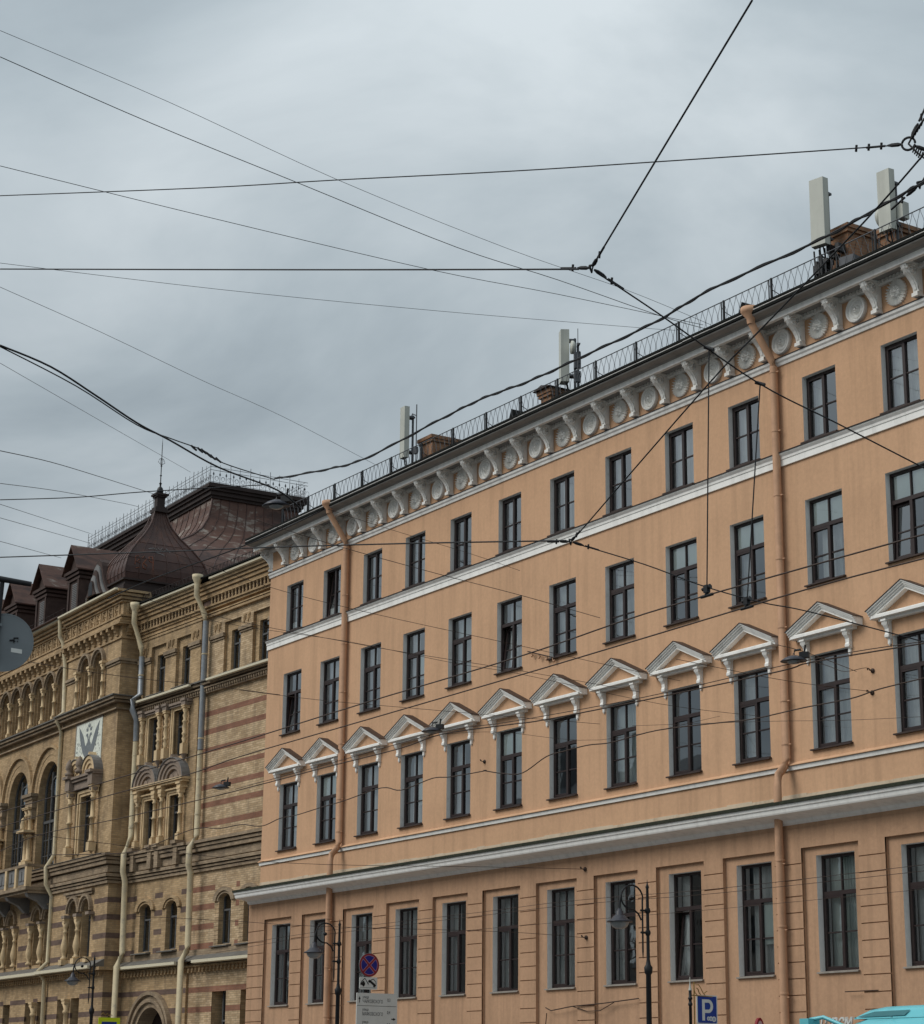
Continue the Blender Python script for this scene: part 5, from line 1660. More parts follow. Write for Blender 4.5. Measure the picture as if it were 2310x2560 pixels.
# pointed kokoshnik dormer in front of the dome
kc, kz = -2.95, 22.40
def ogee(r, ht, n=9):
    pts = []
    for k in range(n + 1):
        t = k / n
        pts.append((r * (1 - t) ** 0.62 * (1 - 0.25 * math.sin(PI * t)), ht * t))
    return pts
for j, (r_, h_, y0) in enumerate(((1.35, 1.72, -0.35), (1.15, 1.46, -0.30), (0.95, 1.20, -0.25), (0.75, 0.95, -0.20), (0.55, 0.70, -0.15))):
    og = ogee(r_, h_)
    mm = MB()
    poly = [(kc - x, kz + z) for x, z in og] + [(kc + x, kz + z) for x, z in og[::-1][1:]]
    mm.ext_xz(poly, -0.12 - 0.075 * j, 1.6 - 0.2 * j)
    TF.part('kokoshnik_dormer' if j == 0 else 'dormer_moulding', mm, 'lead' if j % 2 else 'timber')
TF.part('dormer_opening', MB().ext_xz([(kc + 0.22 * math.cos(PI * k / 8), kz + 0.35 + 0.3 * math.sin(PI * k / 8)) for k in range(9)] + [(kc - 0.22, kz + 0.02), (kc + 0.22, kz + 0.02)], -0.435, -0.3), 'iron')
# tall flared roof behind
MX, MY = -7.25, 7.10          # front right corner of its flat top, in the tower's axes
ML, MD = 16.4, 4.6
prof_m = [(0.0, 29.15), (0.08, 28.6), (0.32, 27.95), (0.85, 27.25), (1.7, 26.6), (2.7, 26.0), (3.6, 25.4), (4.4, 24.7), (5.0, 23.9), (5.3, 23.1), (5.4, 22.3)]
m = MB()
vv, ff = [], []
NF, NS = 24, 10
for o_, z in prof_m:
    row = []
    for k in range(NF + 1):
        t = k / NF
        x = (MX - ML) + (ML + o_) * t
        row.append((x, MY - o_, z))
    for k in range(1, NS + 1):
        t = k / NS
        row.append((MX + o_, MY - o_ + (MD + o_) * t, z))
    vv.append(row)
n = len(vv[0])
mr_ = MB()
mr_.add([p for r_ in vv for p in r_], [(i * n + k, i * n + k + 1, (i + 1) * n + k + 1, (i + 1) * n + k) for i in range(len(vv) - 1) for k in range(n - 1)])
TF.part('mansard_roof', mr_, 'rust_light')
sm_ = MB()
for k in range(n):
    sm_.tube([(vv[i][k][0], vv[i][k][1] - 0.008, vv[i][k][2] + 0.012) for i in range(len(vv))], 0.05 if k == NF else 0.026, 4)
TF.part('roof_seams', sm_, 'rust')
m = MB()
for z0, z1, w_ in ((29.08, 29.22, 0.10), (29.22, 29.42, 0.20), (29.42, 29.56, 0.30), (29.56, 29.70, 0.40), (29.70, 29.78, 0.32)):
    m.box(MX - ML, MX + w_, MY - w_, MY + MD + w_, z0, z1)
TF.part('roof_cornice', m, 'rust_dark')
def crest(Lc):
    """iron cresting: two rails, spear uprights, scrolls"""
    m = MB()
    for z in (0.78, 0.62):
        m.tube([(0, 0, z), (Lc, 0, z)], 0.013, 4, caps=False)
    m.tube([(0, 0, 0.04), (Lc, 0, 0.04)], 0.012, 4, caps=False)
    for k in range(3):
        x = Lc * (k + 0.5) / 3
        m.tube([(x, 0, 0), (x, 0, 0.52)], 0.012, 4)
        m.add([(x - 0.05, 0, 0.42), (x, 0, 0.34), (x + 0.05, 0, 0.42), (x, 0, 0.56)], [(0, 1, 2, 3)])
        for s_ in (-1, 1):
            pts = []
            for j in range(9):
                t = j / 8
                a = PI * 1.6 * t
                rr_ = 0.12 * (1 - 0.6 * t)
                pts.append((x + s_ * (0.17 - rr_ * math.cos(a)), 0, 0.20 + rr_ * math.sin(a) * 1.4))
            m.tube(pts, 0.009, 3, caps=False)
    m.tube([(0, 0, 0), (0, 0, 1.0)], 0.015, 4)
    m.tube([(Lc / 2, 0, 0.5), (Lc / 2, 0, 0.92)], 0.010, 4)
    return m.mesh('roof_cresting', 'iron_grey')
cr = crest(1.0)
for k in range(int(ML)):
    TF.inst('roof_cresting', cr, (MX - 1.0 - k + 0.3, MY - 0.3, 29.78))
for k in range(5):
    o = TF.inst('roof_cresting', cr, (MX + 0.3, MY - 0.3 + k * 1.06, 29.78))
    o.rotation_euler = (0, 0, TF.ang + PI / 2)
for k in range(5):
    TF.inst('roof_cresting', cr, (MX + 0.3 - 1 - k, MY + MD + 0.2, 29.78))
# gabled dormers on the front slope
def dormer(u, zb=22.4):
    m = MB()
    w_, d_ = 0.72, 3.0
    m.box(-w_, w_, 0, d_, zb, 24.75)
    o = TF.part('dormer', m, 'timber', (u, 0.75, 0))
    m = MB()
    for z0, z1, e_ in ((24.30, 24.42, 0.08), (24.48, 24.60, 0.15), (24.64, 24.78, 0.22)):
        m.box(-w_ - e_, w_ + e_, -e_, d_, z0, z1)
    link('dormer_cornice', m.mesh('dormer_cornice', 'timber'), o)
    m = MB()
    hw = w_ + 0.30
    for s_ in (-1, 1):
        m.add([(s_ * hw, -0.30, 24.72), (0, -0.30, 26.0), (0, d_, 26.0), (s_ * hw, d_, 24.72), (s_ * hw, -0.30, 24.66), (0, -0.30, 25.92), (0, d_, 25.92), (s_ * hw, d_, 24.66)], [(0, 1, 2, 3), (4, 7, 6, 5), (0, 4, 5, 1), (3, 2, 6, 7), (0, 3, 7, 4)])
    link('dormer_roof', m.mesh('dormer_roof', 'rust_light'), o)
    link('dormer_gable', MB().ext_xz([(-w_, 24.7), (w_, 24.7), (0, 25.75)], -0.02, 0.1).mesh('dormer_gable', 'timber'), o)
    lv = MB().box(-0.34, 0.34, -0.02, 0.02, 0, 0.045).mesh('louvre_slat', 'louvre')
    for k in range(16):
        q_ = link('louvre_slat', lv, o, (0.22, -0.035, 22.75 + k * 0.088))
        q_.rotation_euler = (R(25), 0, 0)
    for s_ in (-1, 1):
        link('dormer_post', MB().box(s_ * 0.60 - 0.09, s_ * 0.60 + 0.09, -0.07, 0.0, zb, 24.30).mesh('dormer_post', 'timber'), o)
for u in (-8.15, -12.45, -16.55, -20.7):
    dormer(u)
# apron of the roof in front of the slope
TF.part('roof_apron', MB().prof(xl, TL, [(0.36, 22.14), (0.55, 22.14), (0.55, 22.18), (-2.2, 22.7), (-2.2, 22.14)]), 'rust')
m = MB()
x = xl
while x < TL:
    m.tube([(x, -0.2, 22.2), (x, -0.2, 22.62)], 0.012, 4)
    x += 0.55
for z in (22.4, 22.6):
    m.tube([(xl, -0.2, z), (TL, -0.2, z)], 0.012, 4)
TF.part('eaves_rail', m, 'rust_dark')
m = MB()
x = UL
while x < UR:
    m.tube([(x, -0.2, 21.45), (x, -0.2, 21.95)], 0.012, 4)
    for s_ in (-1, 1):
        m.tube([(x + 0.15 + s_ * 0.10, -0.2, 21.5), (x + 0.15, -0.2, 21.7), (x + 0.15 - s_ * 0.10, -0.2, 21.9)], 0.008, 3)
    x += 0.3
for z in (21.55, 21.92):
    m.tube([(UL, -0.2, z), (UR, -0.2, z)], 0.012, 4)
WF.part('eaves_rail', m, 'rust_dark')
# body behind the facades
WF.part('roof', MB().prof(UL - 3, UR, [(-0.5, 21.6), (-9.0, 23.6), (-9.0, 21.4), (-0.5, 21.4)]), 'rust')
m = MB()
m.box(UL - 2, UR, 6.0, 9.0, 0, 21.4)
WF.part('rear_wall', m, 'brick')
m = MB().box(xl, TL + 6, 4.5, 12.0, 0, 22.5)
TF.part('rear_wall', m, 'brick')

# ------------------------------------------------------------------ aerials on the orange house's roof
def panel_antenna(name, label, x, y, z0, z1, wd, dp, rz, mast=True, extra=None):
    t = thing(name, label, 'antenna', (x, y, z0 - 1.3 if mast else z0), rz)
    b = 1.3 if mast else 0.0
    h = z1 - z0
    m = MB()
    q = [(-wd / 2, 0), (-wd / 2 + 0.03, -dp), (wd / 2 - 0.03, -dp), (wd / 2, 0)]
    m.add([(a, c, b) for a, c in q] + [(a, c, b + h) for a, c in q], [(3, 2, 1, 0), (4, 5, 6, 7), (0, 1, 5, 4), (1, 2, 6, 5), (2, 3, 7, 6), (3, 0, 4, 7)])
    part('radome', m, 'antenna', t)
    m = MB()
    if mast:
        m.tube([(0.08, 0.20, 0), (0.08, 0.20, b + h * 0.85)], 0.04, 8)
    for f in (0.12, 0.8):
        m.box(-0.05, 0.2, 0.0, 0.22, b + h * f - 0.03, b + h * f + 0.03)
    part('mast', m, 'iron_grey', t)
    part('cable_tails', MB().tube([(-0.05, -0.05, b), (-0.08, 0, b - 0.2), (0.05, 0.1, b - 0.35), (0.08, 0.16, b - 0.6)], 0.025, 5).tube([(0.05, -0.05, b), (0.06, 0, b - 0.25), (0.0, 0.12, b - 0.5)], 0.02, 5), 'wire', t)
    if extra:
        extra(t, b, h)
    return t
def ex_dish(t, b, h):
    m = MB().lathe([(0.0, 0.06), (0.20, 0.05), (0.27, 0.0), (0.275, -0.09), (0.0, -0.10)], 18, 0.0, 0.0, 0.0, 'x')
    part('dish', m, 'antenna', t, (-0.32, 0.2, b + h * 0.33))
    part('radio_unit', MB().box(0.2, 0.40, 0.05, 0.3, b + h * 0.18, b + h * 0.45), 'antenna', t)
def ex_stack(t, b, h):
    m = MB().lathe([(0.0, 0.05), (0.16, 0.04), (0.21, 0.0), (0.21, -0.07), (0.0, -0.08)], 18, axis='y')
    part('dish', m, 'antenna', t, (0.34, 0.1, b + h * 0.62))
    m = MB()
    m.tube([(0.30, 0.25, 0), (0.30, 0.25, b + h * 0.72)], 0.04, 8)
    m.tube([(0.30, 0.25, b + h * 0.72), (0.30, 0.25, b + h * 1.0)], 0.012, 5)
    m.box(0.36, 0.52, 0.1, 0.3, b + h * 0.20, b + h * 0.50)
    m.box(0.36, 0.50, 0.1, 0.3, b - 0.1, b + h * 0.14)
    m.tube([(0.5, 0.2, b + h * 0.5), (0.56, 0.2, b + h * 0.3), (0.5, 0.2, b + h * 0.05), (0.45, 0.2, b - 0.3)], 0.02, 5)
    for z in (0.1, 0.3, 0.5, 0.66):
        m.box(0.22, 0.55, 0.22, 0.28, b + h * z - 0.02, b + h * z + 0.02)
    part('radio_units', m, 'iron_grey', t)
def ex_whip(t, b, h):
    m = MB()
    m.tube([(0.40, 0.15, 0.2), (0.40, 0.15, b + h * 1.02)], 0.022, 6)
    m.tube([(0.40, 0.15, b + h * 0.80), (0.20, 0.1, b + h * 0.86), (0.16, 0.1, b + h * 0.82)], 0.02, 5)
    m.box(0.30, 0.46, 0.1, 0.2, b + 0.1, b + 0.35)
    part('whip', m, 'iron_grey', t)
def ex_rack(t, b, h):
    m = MB()
    random.seed(9)
    for k in range(12):
        x, z = random.uniform(-0.3, 0.5), random.uniform(0.1, b - 0.1)
        m.box(x, x + random.uniform(0.1, 0.25), random.uniform(-0.1, 0.1), 0.3, z, z + random.uniform(0.1, 0.35))
    for k in range(5):
        x = -0.3 + 0.17 * k
        m.tube([(x, -0.1, 0.0), (x + 0.05, 0.0, b * 0.5), (x - 0.05, 0.1, b)], 0.025, 5)
    part('equipment_rack', m, 'iron', t)
    part('cabinet', MB().box(0.5, 0.95, 0.0, 0.4, 0.2, 0.85), 'iron_grey', t)
panel_antenna('panel_antenna', 'tall pale panel antenna over cable rack, left of the two by big chimney', -37.57, 35.45, 23.20, 25.10, 0.50, 0.20, R(12), True, ex_rack)
panel_antenna('panel_antenna', 'rightmost panel antenna with round dish and box, above small brick chimney', -35.10, 35.45, 22.75, 24.40, 0.46, 0.18, R(5), True, ex_dish)
panel_antenna('panel_antenna', 'panel antenna beside mast crowded with dish and radio boxes, mid roof', -49.05, 35.45, 22.70, 24.40, 0.40, 0.26, R(-25), True, ex_stack)
panel_antenna('panel_antenna', 'slim leaning panel antenna with thin whip mast, farthest along the roof', -58.62, 35.45, 22.70, 24.55, 0.36, 0.18, R(0), True, ex_whip)

# ------------------------------------------------------------------ street lamps
def street_lamp(label, x, y, s=1.0):
    t = thing('street_lamp', label, 'street lamp', (x, y, 0.14), 0, 'hook-armed lamps along the pavement')
    z = -0.14
    m = MB().lathe([(0.16, 0), (0.17, 0.3), (0.12, 0.5), (0.13, 0.9), (0.085, 1.1), (0.07, 1.2), (0.06, 4.25), (0.09, 4.3), (0.10, 4.42), (0.06, 4.48), (0.04, 4.6), (0.036, 5.9), (0.03, 6.2), (0.045, 6.24), (0.02, 6.3), (0.0, 6.42)], 12, 0, 0, z)
    part('post', m, 'iron', t)
    m = MB()
    pts = [(0, -0.15, 4.75), (0, -0.15, 5.75)]
    for k in range(17):
        a = -0.25 + (PI * 1.55) * k / 16
        pts.append((0, -0.45 + 0.31 * math.cos(a), 5.98 + 0.28 * math.sin(a)))
    pts += [(0, -0.42, 5.71), (0, -0.27, 5.62), (0, -0.19, 5.48)]
    m.tube([(a, b, c + z) for a, b, c in pts], 0.021, 7)
    m.tube([(0, -0.15, 4.75 + z), (0, -0.15, 4.62 + z)], [0.02, 0.008], 6)
    m.tube([(0, -0.76, 6.02 + z), (0, -0.80, 5.88 + z), (0, -0.81, 5.70 + z)], 0.028, 7)
    m.lathe([(0, -0.05), (0.05, -0.03), (0.06, 0.03), (0, 0.06)], 8, 0, -0.47, 5.95 + z)
    for zz in (5.70, 5.20):
        m.tube([(0, -0.20, zz + z), (0, 0.02, zz + z)], 0.028, 6)
        m.lathe([(0.05, -0.06), (0.07, 0), (0.05, 0.06)], 8, 0, 0, zz + z)
    part('arm', m, 'iron', t)
    m = MB().lathe([(0.0, 5.71), (0.05, 5.71), (0.06, 5.66), (0.085, 5.64), (0.09, 5.57), (0.15, 5.53), (0.20, 5.47), (0.29, 5.43), (0.30, 5.405), (0.24, 5.41), (0.0, 5.42)], 20, 0, -0.81, z)
    sh = part('lamp_shade', m, 'lamp', t)
    m = MB().lathe([(0.22, 5.405), (0.21, 5.36), (0.17, 5.30), (0.10, 5.26), (0.0, 5.245)], 16, 0, -0.81, z)
    part('lamp_glass', m, 'lamp_glass', t)
    return t
street_lamp('dark hook-armed street lamp in front of the second ground-floor window by the downpipe', -52.85, 30.0)
street_lamp('tallest-looking hook-armed street lamp, left of the parking sign', -38.48, 30.0)
street_lamp('hook-armed street lamp in front of the striped brick mansion', -72.8, 31.0)

# ------------------------------------------------------------------ signs; their faces look along the street (+x)
def face(mb_fn):
    return mb_fn
def yz_plate(pts, x0, x1):
    """polygon in (y, z) pushed from x0 to x1"""
    m = MB()
    n = len(pts)
    vv = [(x1, a, b) for a, b in pts] + [(x0, a, b) for a, b in pts]
    m.add(vv, [tuple(range(n)), tuple(range(2 * n - 1, n - 1, -1))])
    m.add(vv, [(i, n + i, n + (i + 1) % n, (i + 1) % n) for i in range(n)])
    return m
def rect(y0, y1, z0, z1, r=0.03):
    pts = []
    for cy, cz, a0 in ((y1 - r, z0 + r, -90), (y1 - r, z1 - r, 0), (y0 + r, z1 - r, 90), (y0 + r, z0 + r, 180)):
        for k in range(4):
            a = R(a0 + 30 * k)
            pts.append((cy + r * math.cos(a), cz + r * math.sin(a)))
    return pts
def circ(cy, cz, r, n=40, a0=0, a1=360):
    return [(cy + r * math.cos(R(a0 + (a1 - a0) * k / n)), cz + r * math.sin(R(a0 + (a1 - a0) * k / n))) for k in range(n)]
def sign_text(txt, size, y, z, x, parent, name='lettering', mat='sign_black', bold=0.0):
    me = text_mesh(txt, size, mat, 0.0015, bold=bold)
    o = link(name, me, parent, (x, y, z))
    o.rotation_euler = (PI / 2, 0, PI / 2)
    o.scale = (0.66, 1.0, 1.0)
    return o
SX, SY = -50.27, 29.5
t = thing('sign_post', 'black twin sign post by the kerb carrying three stacked signs', 'post', (SX, SY, 0.14))
part('post', MB().tube([(-0.06, -0.10, -0.14), (-0.06, -0.10, 4.75)], 0.03, 8), 'iron', t)
part('post', MB().tube([(-0.06, 0.02, -0.14), (-0.06, 0.02, 4.75)], 0.03, 8), 'iron', t)
t = thing('no_stopping_sign', 'round blue no-stopping sign with red rim and red cross', 'traffic sign', (SX, SY, 4.97))
part('plate', yz_plate(circ(0, 0, 0.32), -0.02, 0.0), 'sign_grey', t)
part('red_rim', yz_plate(circ(0, 0, 0.31), 0.0, 0.003), 'sign_red', t)
part('white_line', yz_plate(circ(0, 0, 0.262), 0.003, 0.0045), 'sign_pale', t)
part('blue_field', yz_plate(circ(0, 0, 0.250), 0.0045, 0.006), 'sign_navy', t)
for s_ in (-1, 1):
    c_, d_ = math.cos(R(45 * s_)), math.sin(R(45 * s_))
    def bar(hl, hw):
        return [(-hl * c_ - hw * -d_, -hl * d_ - hw * c_), (hl * c_ - hw * -d_, hl * d_ - hw * c_), (hl * c_ + hw * -d_, hl * d_ + hw * c_), (-hl * c_ + hw * -d_, -hl * d_ + hw * c_)]
    part('bar_edge', yz_plate(bar(0.255, 0.038), 0.006, 0.0075 + 0.0004 * s_), 'sign_pale', t)
    part('red_bar', yz_plate(bar(0.262, 0.026), 0.006, 0.0095 + 0.0004 * s_), 'sign_red', t)
t = thing('tow_away_sign', 'white tow-truck plate between the round sign and the street sign', 'traffic sign', (SX, SY, 4.48))
part('plate', yz_plate(rect(-0.29, 0.27, -0.165, 0.165), -0.02, 0.0), 'sign_white', t)
m = yz_plate(rect(-0.275, 0.255, -0.12, -0.113, 0.003), 0.0, 0.003)
k = MB()
def glyph(pts):
    q = yz_plate(pts, 0.0, 0.003)
    k.add(q.v, q.f)
glyph([(-0.27, -0.05), (-0.27, 0.01), (-0.21, 0.03), (-0.19, 0.06), (-0.15, 0.06), (-0.14, 0.02), (-0.12, 0.02), (-0.12, -0.05)])
glyph(circ(-0.17, -0.055, 0.035, 14))
glyph([(-0.24, 0.02), (-0.13, 0.12), (-0.02, -0.04), (0.0, -0.02), (-0.13, 0.145), (-0.25, 0.035)])
glyph([(-0.02, 0.075), (0.02, 0.095), (0.09, 0.06), (0.22, -0.03), (0.235, -0.06), (0.22, -0.08), (0.12, -0.04), (0.0, 0.045)])
glyph([(0.05, 0.08), (0.10, 0.12), (0.15, 0.12), (0.23, 0.04), (0.235, -0.02), (0.22, -0.02), (0.215, 0.035), (0.145, 0.10), (0.11, 0.10), (0.07, 0.075)])
glyph(circ(0.01, 0.05, 0.033, 14))
glyph(circ(0.17, -0.07, 0.033, 14))
part('tow_pictogram', k, 'sign_black', t)
part('rule', m, 'sign_black', t)
t = thing('street_direction_sign', 'white street direction board listing three streets with arrows', 'street sign', (SX, SY, 4.22))
part('board', yz_plate(rect(-0.37, 0.92, -1.35, 0.0, 0.02), -0.03, 0.0), 'sign_white', t)
part('rule', yz_plate(rect(-0.35, 0.90, -0.345, -0.335, 0.003), 0.0, 0.003), 'sign_black', t)
sign_text('улица', 0.105, -0.19, -0.145, 0.001, t)
sign_text('ЧАЙКОВСКОГО', 0.128, -0.19, -0.265, 0.001, t)
sign_text('0,3', 0.125, 0.60, -0.215, 0.001, t)
sign_text('улица', 0.105, -0.19, -0.475, 0.001, t)
sign_text('МАЯКОВСКОГО', 0.128, -0.19, -0.60, 0.001, t)
sign_text('0,4', 0.125, 0.60, -0.545, 0.001, t)
sign_text('улица', 0.105, -0.19, -0.805, 0.001, t)
sign_text('ВОССТАНИЯ', 0.128, -0.19, -0.93, 0.001, t)
sign_text('0,7', 0.125, 0.60, -0.875, 0.001, t)
k = MB()
glyph([(-0.295, -0.26), (-0.275, -0.26), (-0.275, -0.17), (-0.25, -0.17), (-0.285, -0.09), (-0.32, -0.17), (-0.295, -0.17)])
glyph([(0.74, -0.695), (0.80, -0.695), (0.80, -0.72), (0.88, -0.68), (0.80, -0.64), (0.80, -0.665), (0.74, -0.665)])
part('arrows', k, 'sign_black', t)
# parking sign
t = thing('parking_post', 'black post with pale pointed finial holding the parking sign', 'post', (-36.37, 29.5, 0.14))
part('post', MB().lathe([(0.06, -0.14), (0.05, 0.3), (0.035, 0.5), (0.035, 3.35), (0.05, 3.36), (0.05, 3.40), (0.035, 3.42), (0.035, 3.48), (0.05, 3.49), (0.05, 3.52), (0.035, 3.54), (0.035, 3.68)], 10), 'iron', t)
part('finial', MB().lathe([(0.04, 3.68), (0.03, 3.72), (0.012, 3.82), (0.008, 3.95), (0, 3.98)], 8), 'antenna', t)
m = MB().tube([(0, 0.11, 2.2), (0, 0.11, 3.86)], 0.014, 6)
m.tube([(0, 0, 3.58), (0, 0.62, 3.56)], 0.012, 6)
m.tube([(0, 0, 2.93), (0, 0.62, 2.92)], 0.012, 6)
m.tube([(0, 0.11, 3.72), (0, 0.14, 3.63), (0, 0.2, 3.58)], 0.009, 5)
m.tube([(0, 0.18, 3.80), (0, 0.24, 3.81), (0, 0.30, 3.74), (0, 0.36, 3.64), (0, 0.42, 3.585)], 0.010, 5)
m.tube([(0, 0.18, 3.74), (0, 0.23, 3.70), (0, 0.26, 3.62), (0, 0.30, 3.60)], 0.012, 5)
m.tube([(0, 0.40, 3.63), (0, 0.44, 3.66), (0, 0.48, 3.68)], 0.010, 5)
part('scroll_bracket', m, 'gold', t)
t = thing('parking_sign', 'blue square parking sign with white P and coins', 'traffic sign', (-36.37, 29.78, 3.42))
part('plate', yz_plate(rect(-0.10, 0.48, -0.31, 0.31, 0.03), -0.02, 0.0), 'sign_white', t)
part('blue_field', yz_plate(rect(-0.075, 0.455, -0.285, 0.285, 0.025), 0.0, 0.003), 'sign_blue', t)
k = MB()
glyph([(0.045, -0.235), (0.12, -0.235), (0.12, 0.22), (0.045, 0.22)])
n_ = 14
ou = [(0.22 + 0.135 * math.cos(R(-90 + 180 * i / n_)), 0.075 + 0.145 * math.sin(R(-90 + 180 * i / n_))) for i in range(n_ + 1)]
inn = [(0.22 + 0.062 * math.cos(R(-90 + 180 * i / n_)), 0.075 + 0.075 * math.sin(R(-90 + 180 * i / n_))) for i in range(n_ + 1)]
for i in range(n_):
    glyph([inn[i], ou[i], ou[i + 1], inn[i + 1]])
glyph([(0.12, -0.07), (0.22, -0.07), (0.22, 0.0), (0.12, 0.0)])
glyph([(0.12, 0.15), (0.22, 0.15), (0.22, 0.22), (0.12, 0.22)])
part('letter', k, 'sign_white', t, (0.0032, 0, 0))
for i, (y_, z_, r_) in enumerate(((0.22, -0.19, 0.045), (0.29, -0.19, 0.05), (0.375, -0.20, 0.06))):
    part('coin', yz_plate(circ(y_, z_, r_, 18), 0.003, 0.0045 + 0.0005 * i), 'sign_white', t)
    part('coin_centre', yz_plate(circ(y_, z_, r_ * 0.55, 14), 0.0045, 0.0062 + 0.0005 * i), 'sign_mid', t)
# crossing sign at the far kerb
t = thing('crossing_sign', 'blue crossing sign on fluorescent yellow board before the brick mansion', 'traffic sign', (-68.4, 29.5, 0.14))
part('post', MB().tube([(-0.06, 0.30, -0.14), (-0.06, 0.30, 3.9)], 0.04, 8), 'iron', t)
part('board', yz_plate(rect(-0.10, 0.70, 3.02, 3.86, 0.02), -0.02, 0.0), 'sign_yellow', t)
part('blue_field', yz_plate(rect(0.02, 0.58, 3.14, 3.72, 0.02), 0.0, 0.003), 'sign_blue', t)
part('white_triangle', yz_plate([(0.07, 3.20), (0.53, 3.20), (0.30, 3.62)], 0.003, 0.005), 'sign_white', t)
k = MB()
glyph([(0.28, 3.25), (0.33, 3.25), (0.34, 3.42), (0.30, 3.50), (0.26, 3.42)])
part('walking_figure', k, 'sign_black', t, (0.005, 0, 0))
m = MB()
m.tube([(-0.06, 0.0, 3.95), (-0.06, 0.08, 4.02), (-0.06, 0.16, 3.94), (-0.06, 0.24, 4.0), (-0.06, 0.30, 3.90)], 0.014, 5)
m.tube([(-0.06, 0.30, 3.90), (-0.06, 0.36, 3.98), (-0.06, 0.42, 3.92)], 0.012, 5)
part('scroll_top', m, 'gold', t)
# back of a round sign hung from an arm at the left edge
t = thing('round_sign', 'grey back of a round sign with sticker at the left edge', 'traffic sign', (-27.09, 9.92, 7.55))
cn = 40
m = MB()
pl = [(0.40 * math.cos(2 * PI * i / cn), 0.40 * math.sin(2 * PI * i / cn)) for i in range(cn)]
Q = Vector((0.415, 0.909)).normalized()      # the disc faces down the street at a slight turn
def on_disc(u, v, d):
    return (Q.x * u + Q.y * d, Q.y * u - Q.x * d, v)
vv = [on_disc(a, b, 0.0) for a, b in pl] + [on_disc(a, b, -0.02) for a, b in pl]
m.add(vv, [tuple(range(cn)), tuple(range(2 * cn - 1, cn - 1, -1))] + [(i, cn + i, cn + (i + 1) % cn, (i + 1) % cn) for i in range(cn)])
part('disc', m, 'sign_grey', t)
m = MB()
vv = [on_disc(a * 1.03, b * 1.03, 0.004) for a, b in pl] + [on_disc(a * 0.985, b * 0.985, 0.004) for a, b in pl]
m.add(vv, [(i, (i + 1) % cn, cn + (i + 1) % cn, cn + i) for i in range(cn)])
part('rim', m, 'sign_grey', t)
m = MB()
st = [on_disc(a, b, 0.003) for a, b in ((0.11, -0.13), (0.26, -0.15), (0.26, -0.09), (0.11, -0.07))]
m.quad(*st)
part('sticker', m, 'sign_white', t)
m = MB()
for a, b in ((0.15, 0.02), (0.19, 0.02), (0.15, 0.06), (0.19, 0.06)):
    m.lathe([(0.014, 0), (0.0, 0.015)], 6, *on_disc(a, b, 0.006))
m.tube([on_disc(0.08, 0.03, 0.01), on_disc(0.14, 0.04, 0.01)], 0.012, 5)
m.tube([on_disc(0.14, 0.0, 0.01), on_disc(0.14, 0.07, 0.01), on_disc(0.2, 0.07, 0.01)], 0.008, 5)
part('fixing_marks', m, 'iron', t)
t2 = thing('sign_bracket', 'black horizontal arm with hanger bar holding the round sign', 'bracket', (-27.09, 9.92, 7.55))
m = MB()
m.tube([on_disc(-3.0, 1.02, 0.06), on_disc(-0.2, 0.90, 0.06), on_disc(0.33, 0.83, 0.06)], [0.05, 0.045, 0.036], 9)
part('arm', m, 'iron', t2)
m = MB()
m.tube([on_disc(-0.07, 0.86, 0.04), on_disc(-0.085, 0.4, 0.04), on_disc(-0.10, -0.22, 0.04)], 0.034, 8)
part('hanger_bar', m, 'iron', t2)
m = MB()
for a, b in ((-0.09, 0.24), (-0.10, -0.18), (-0.10, -0.24)):
    m.box(on_disc(a, b, 0)[0] - 0.07, on_disc(a, b, 0)[0] + 0.07, on_disc(a, b, 0)[1] - 0.05, on_disc(a, b, 0)[1] + 0.03, b - 0.018, b + 0.018)
part('clamps', m, 'sign_grey', t2)
part('upright', MB().tube([on_disc(-3.0, -7.55, 0.06), on_disc(-3.0, 1.6, 0.06)], 0.09, 10), 'iron', t2)
# shop lettering and little pointed sign on the lower wall
t = thing('shop_lettering', 'white shop name letters low on the orange wall behind the bus', 'sign', (-37.84, 34.58, 3.20))
for i, (ch, dx) in enumerate(zip('терем', (0.0, 0.20, 0.42, 0.66, 0.86))):
    me = text_mesh(ch, 0.36, 'sign_white', 0.02, shear=0.25, bold=0.006)
    o = link('letter', me, t, (dx, 0, 0))
    o.rotation_euler = (PI / 2, 0, 0)
t = thing('pointed_sign', 'small pointed pink sign with dark red rim on the orange wall', 'sign', (-39.62, 34.3, 3.14))
def lens(w_, h_):
    return [(w_ * math.sin(PI * i / 12) * (1 if i <= 12 else -1), -h_ * math.cos(PI * i / 12)) for i in range(13)] + [(-w_ * math.sin(PI * i / 12), h_ * math.cos(PI * i / 12)) for i in range(1, 12)]
part('rim', yz_plate(lens(0.13, 0.30), -0.08, 0.0), 'sign_red', t)
part('face', yz_plate(lens(0.09, 0.23), 0.0, 0.004), 'sign_pink', t)
part('bracket', MB().box(-0.05, -0.02, 0.0, 0.36, -0.02, 0.02), 'iron', t)

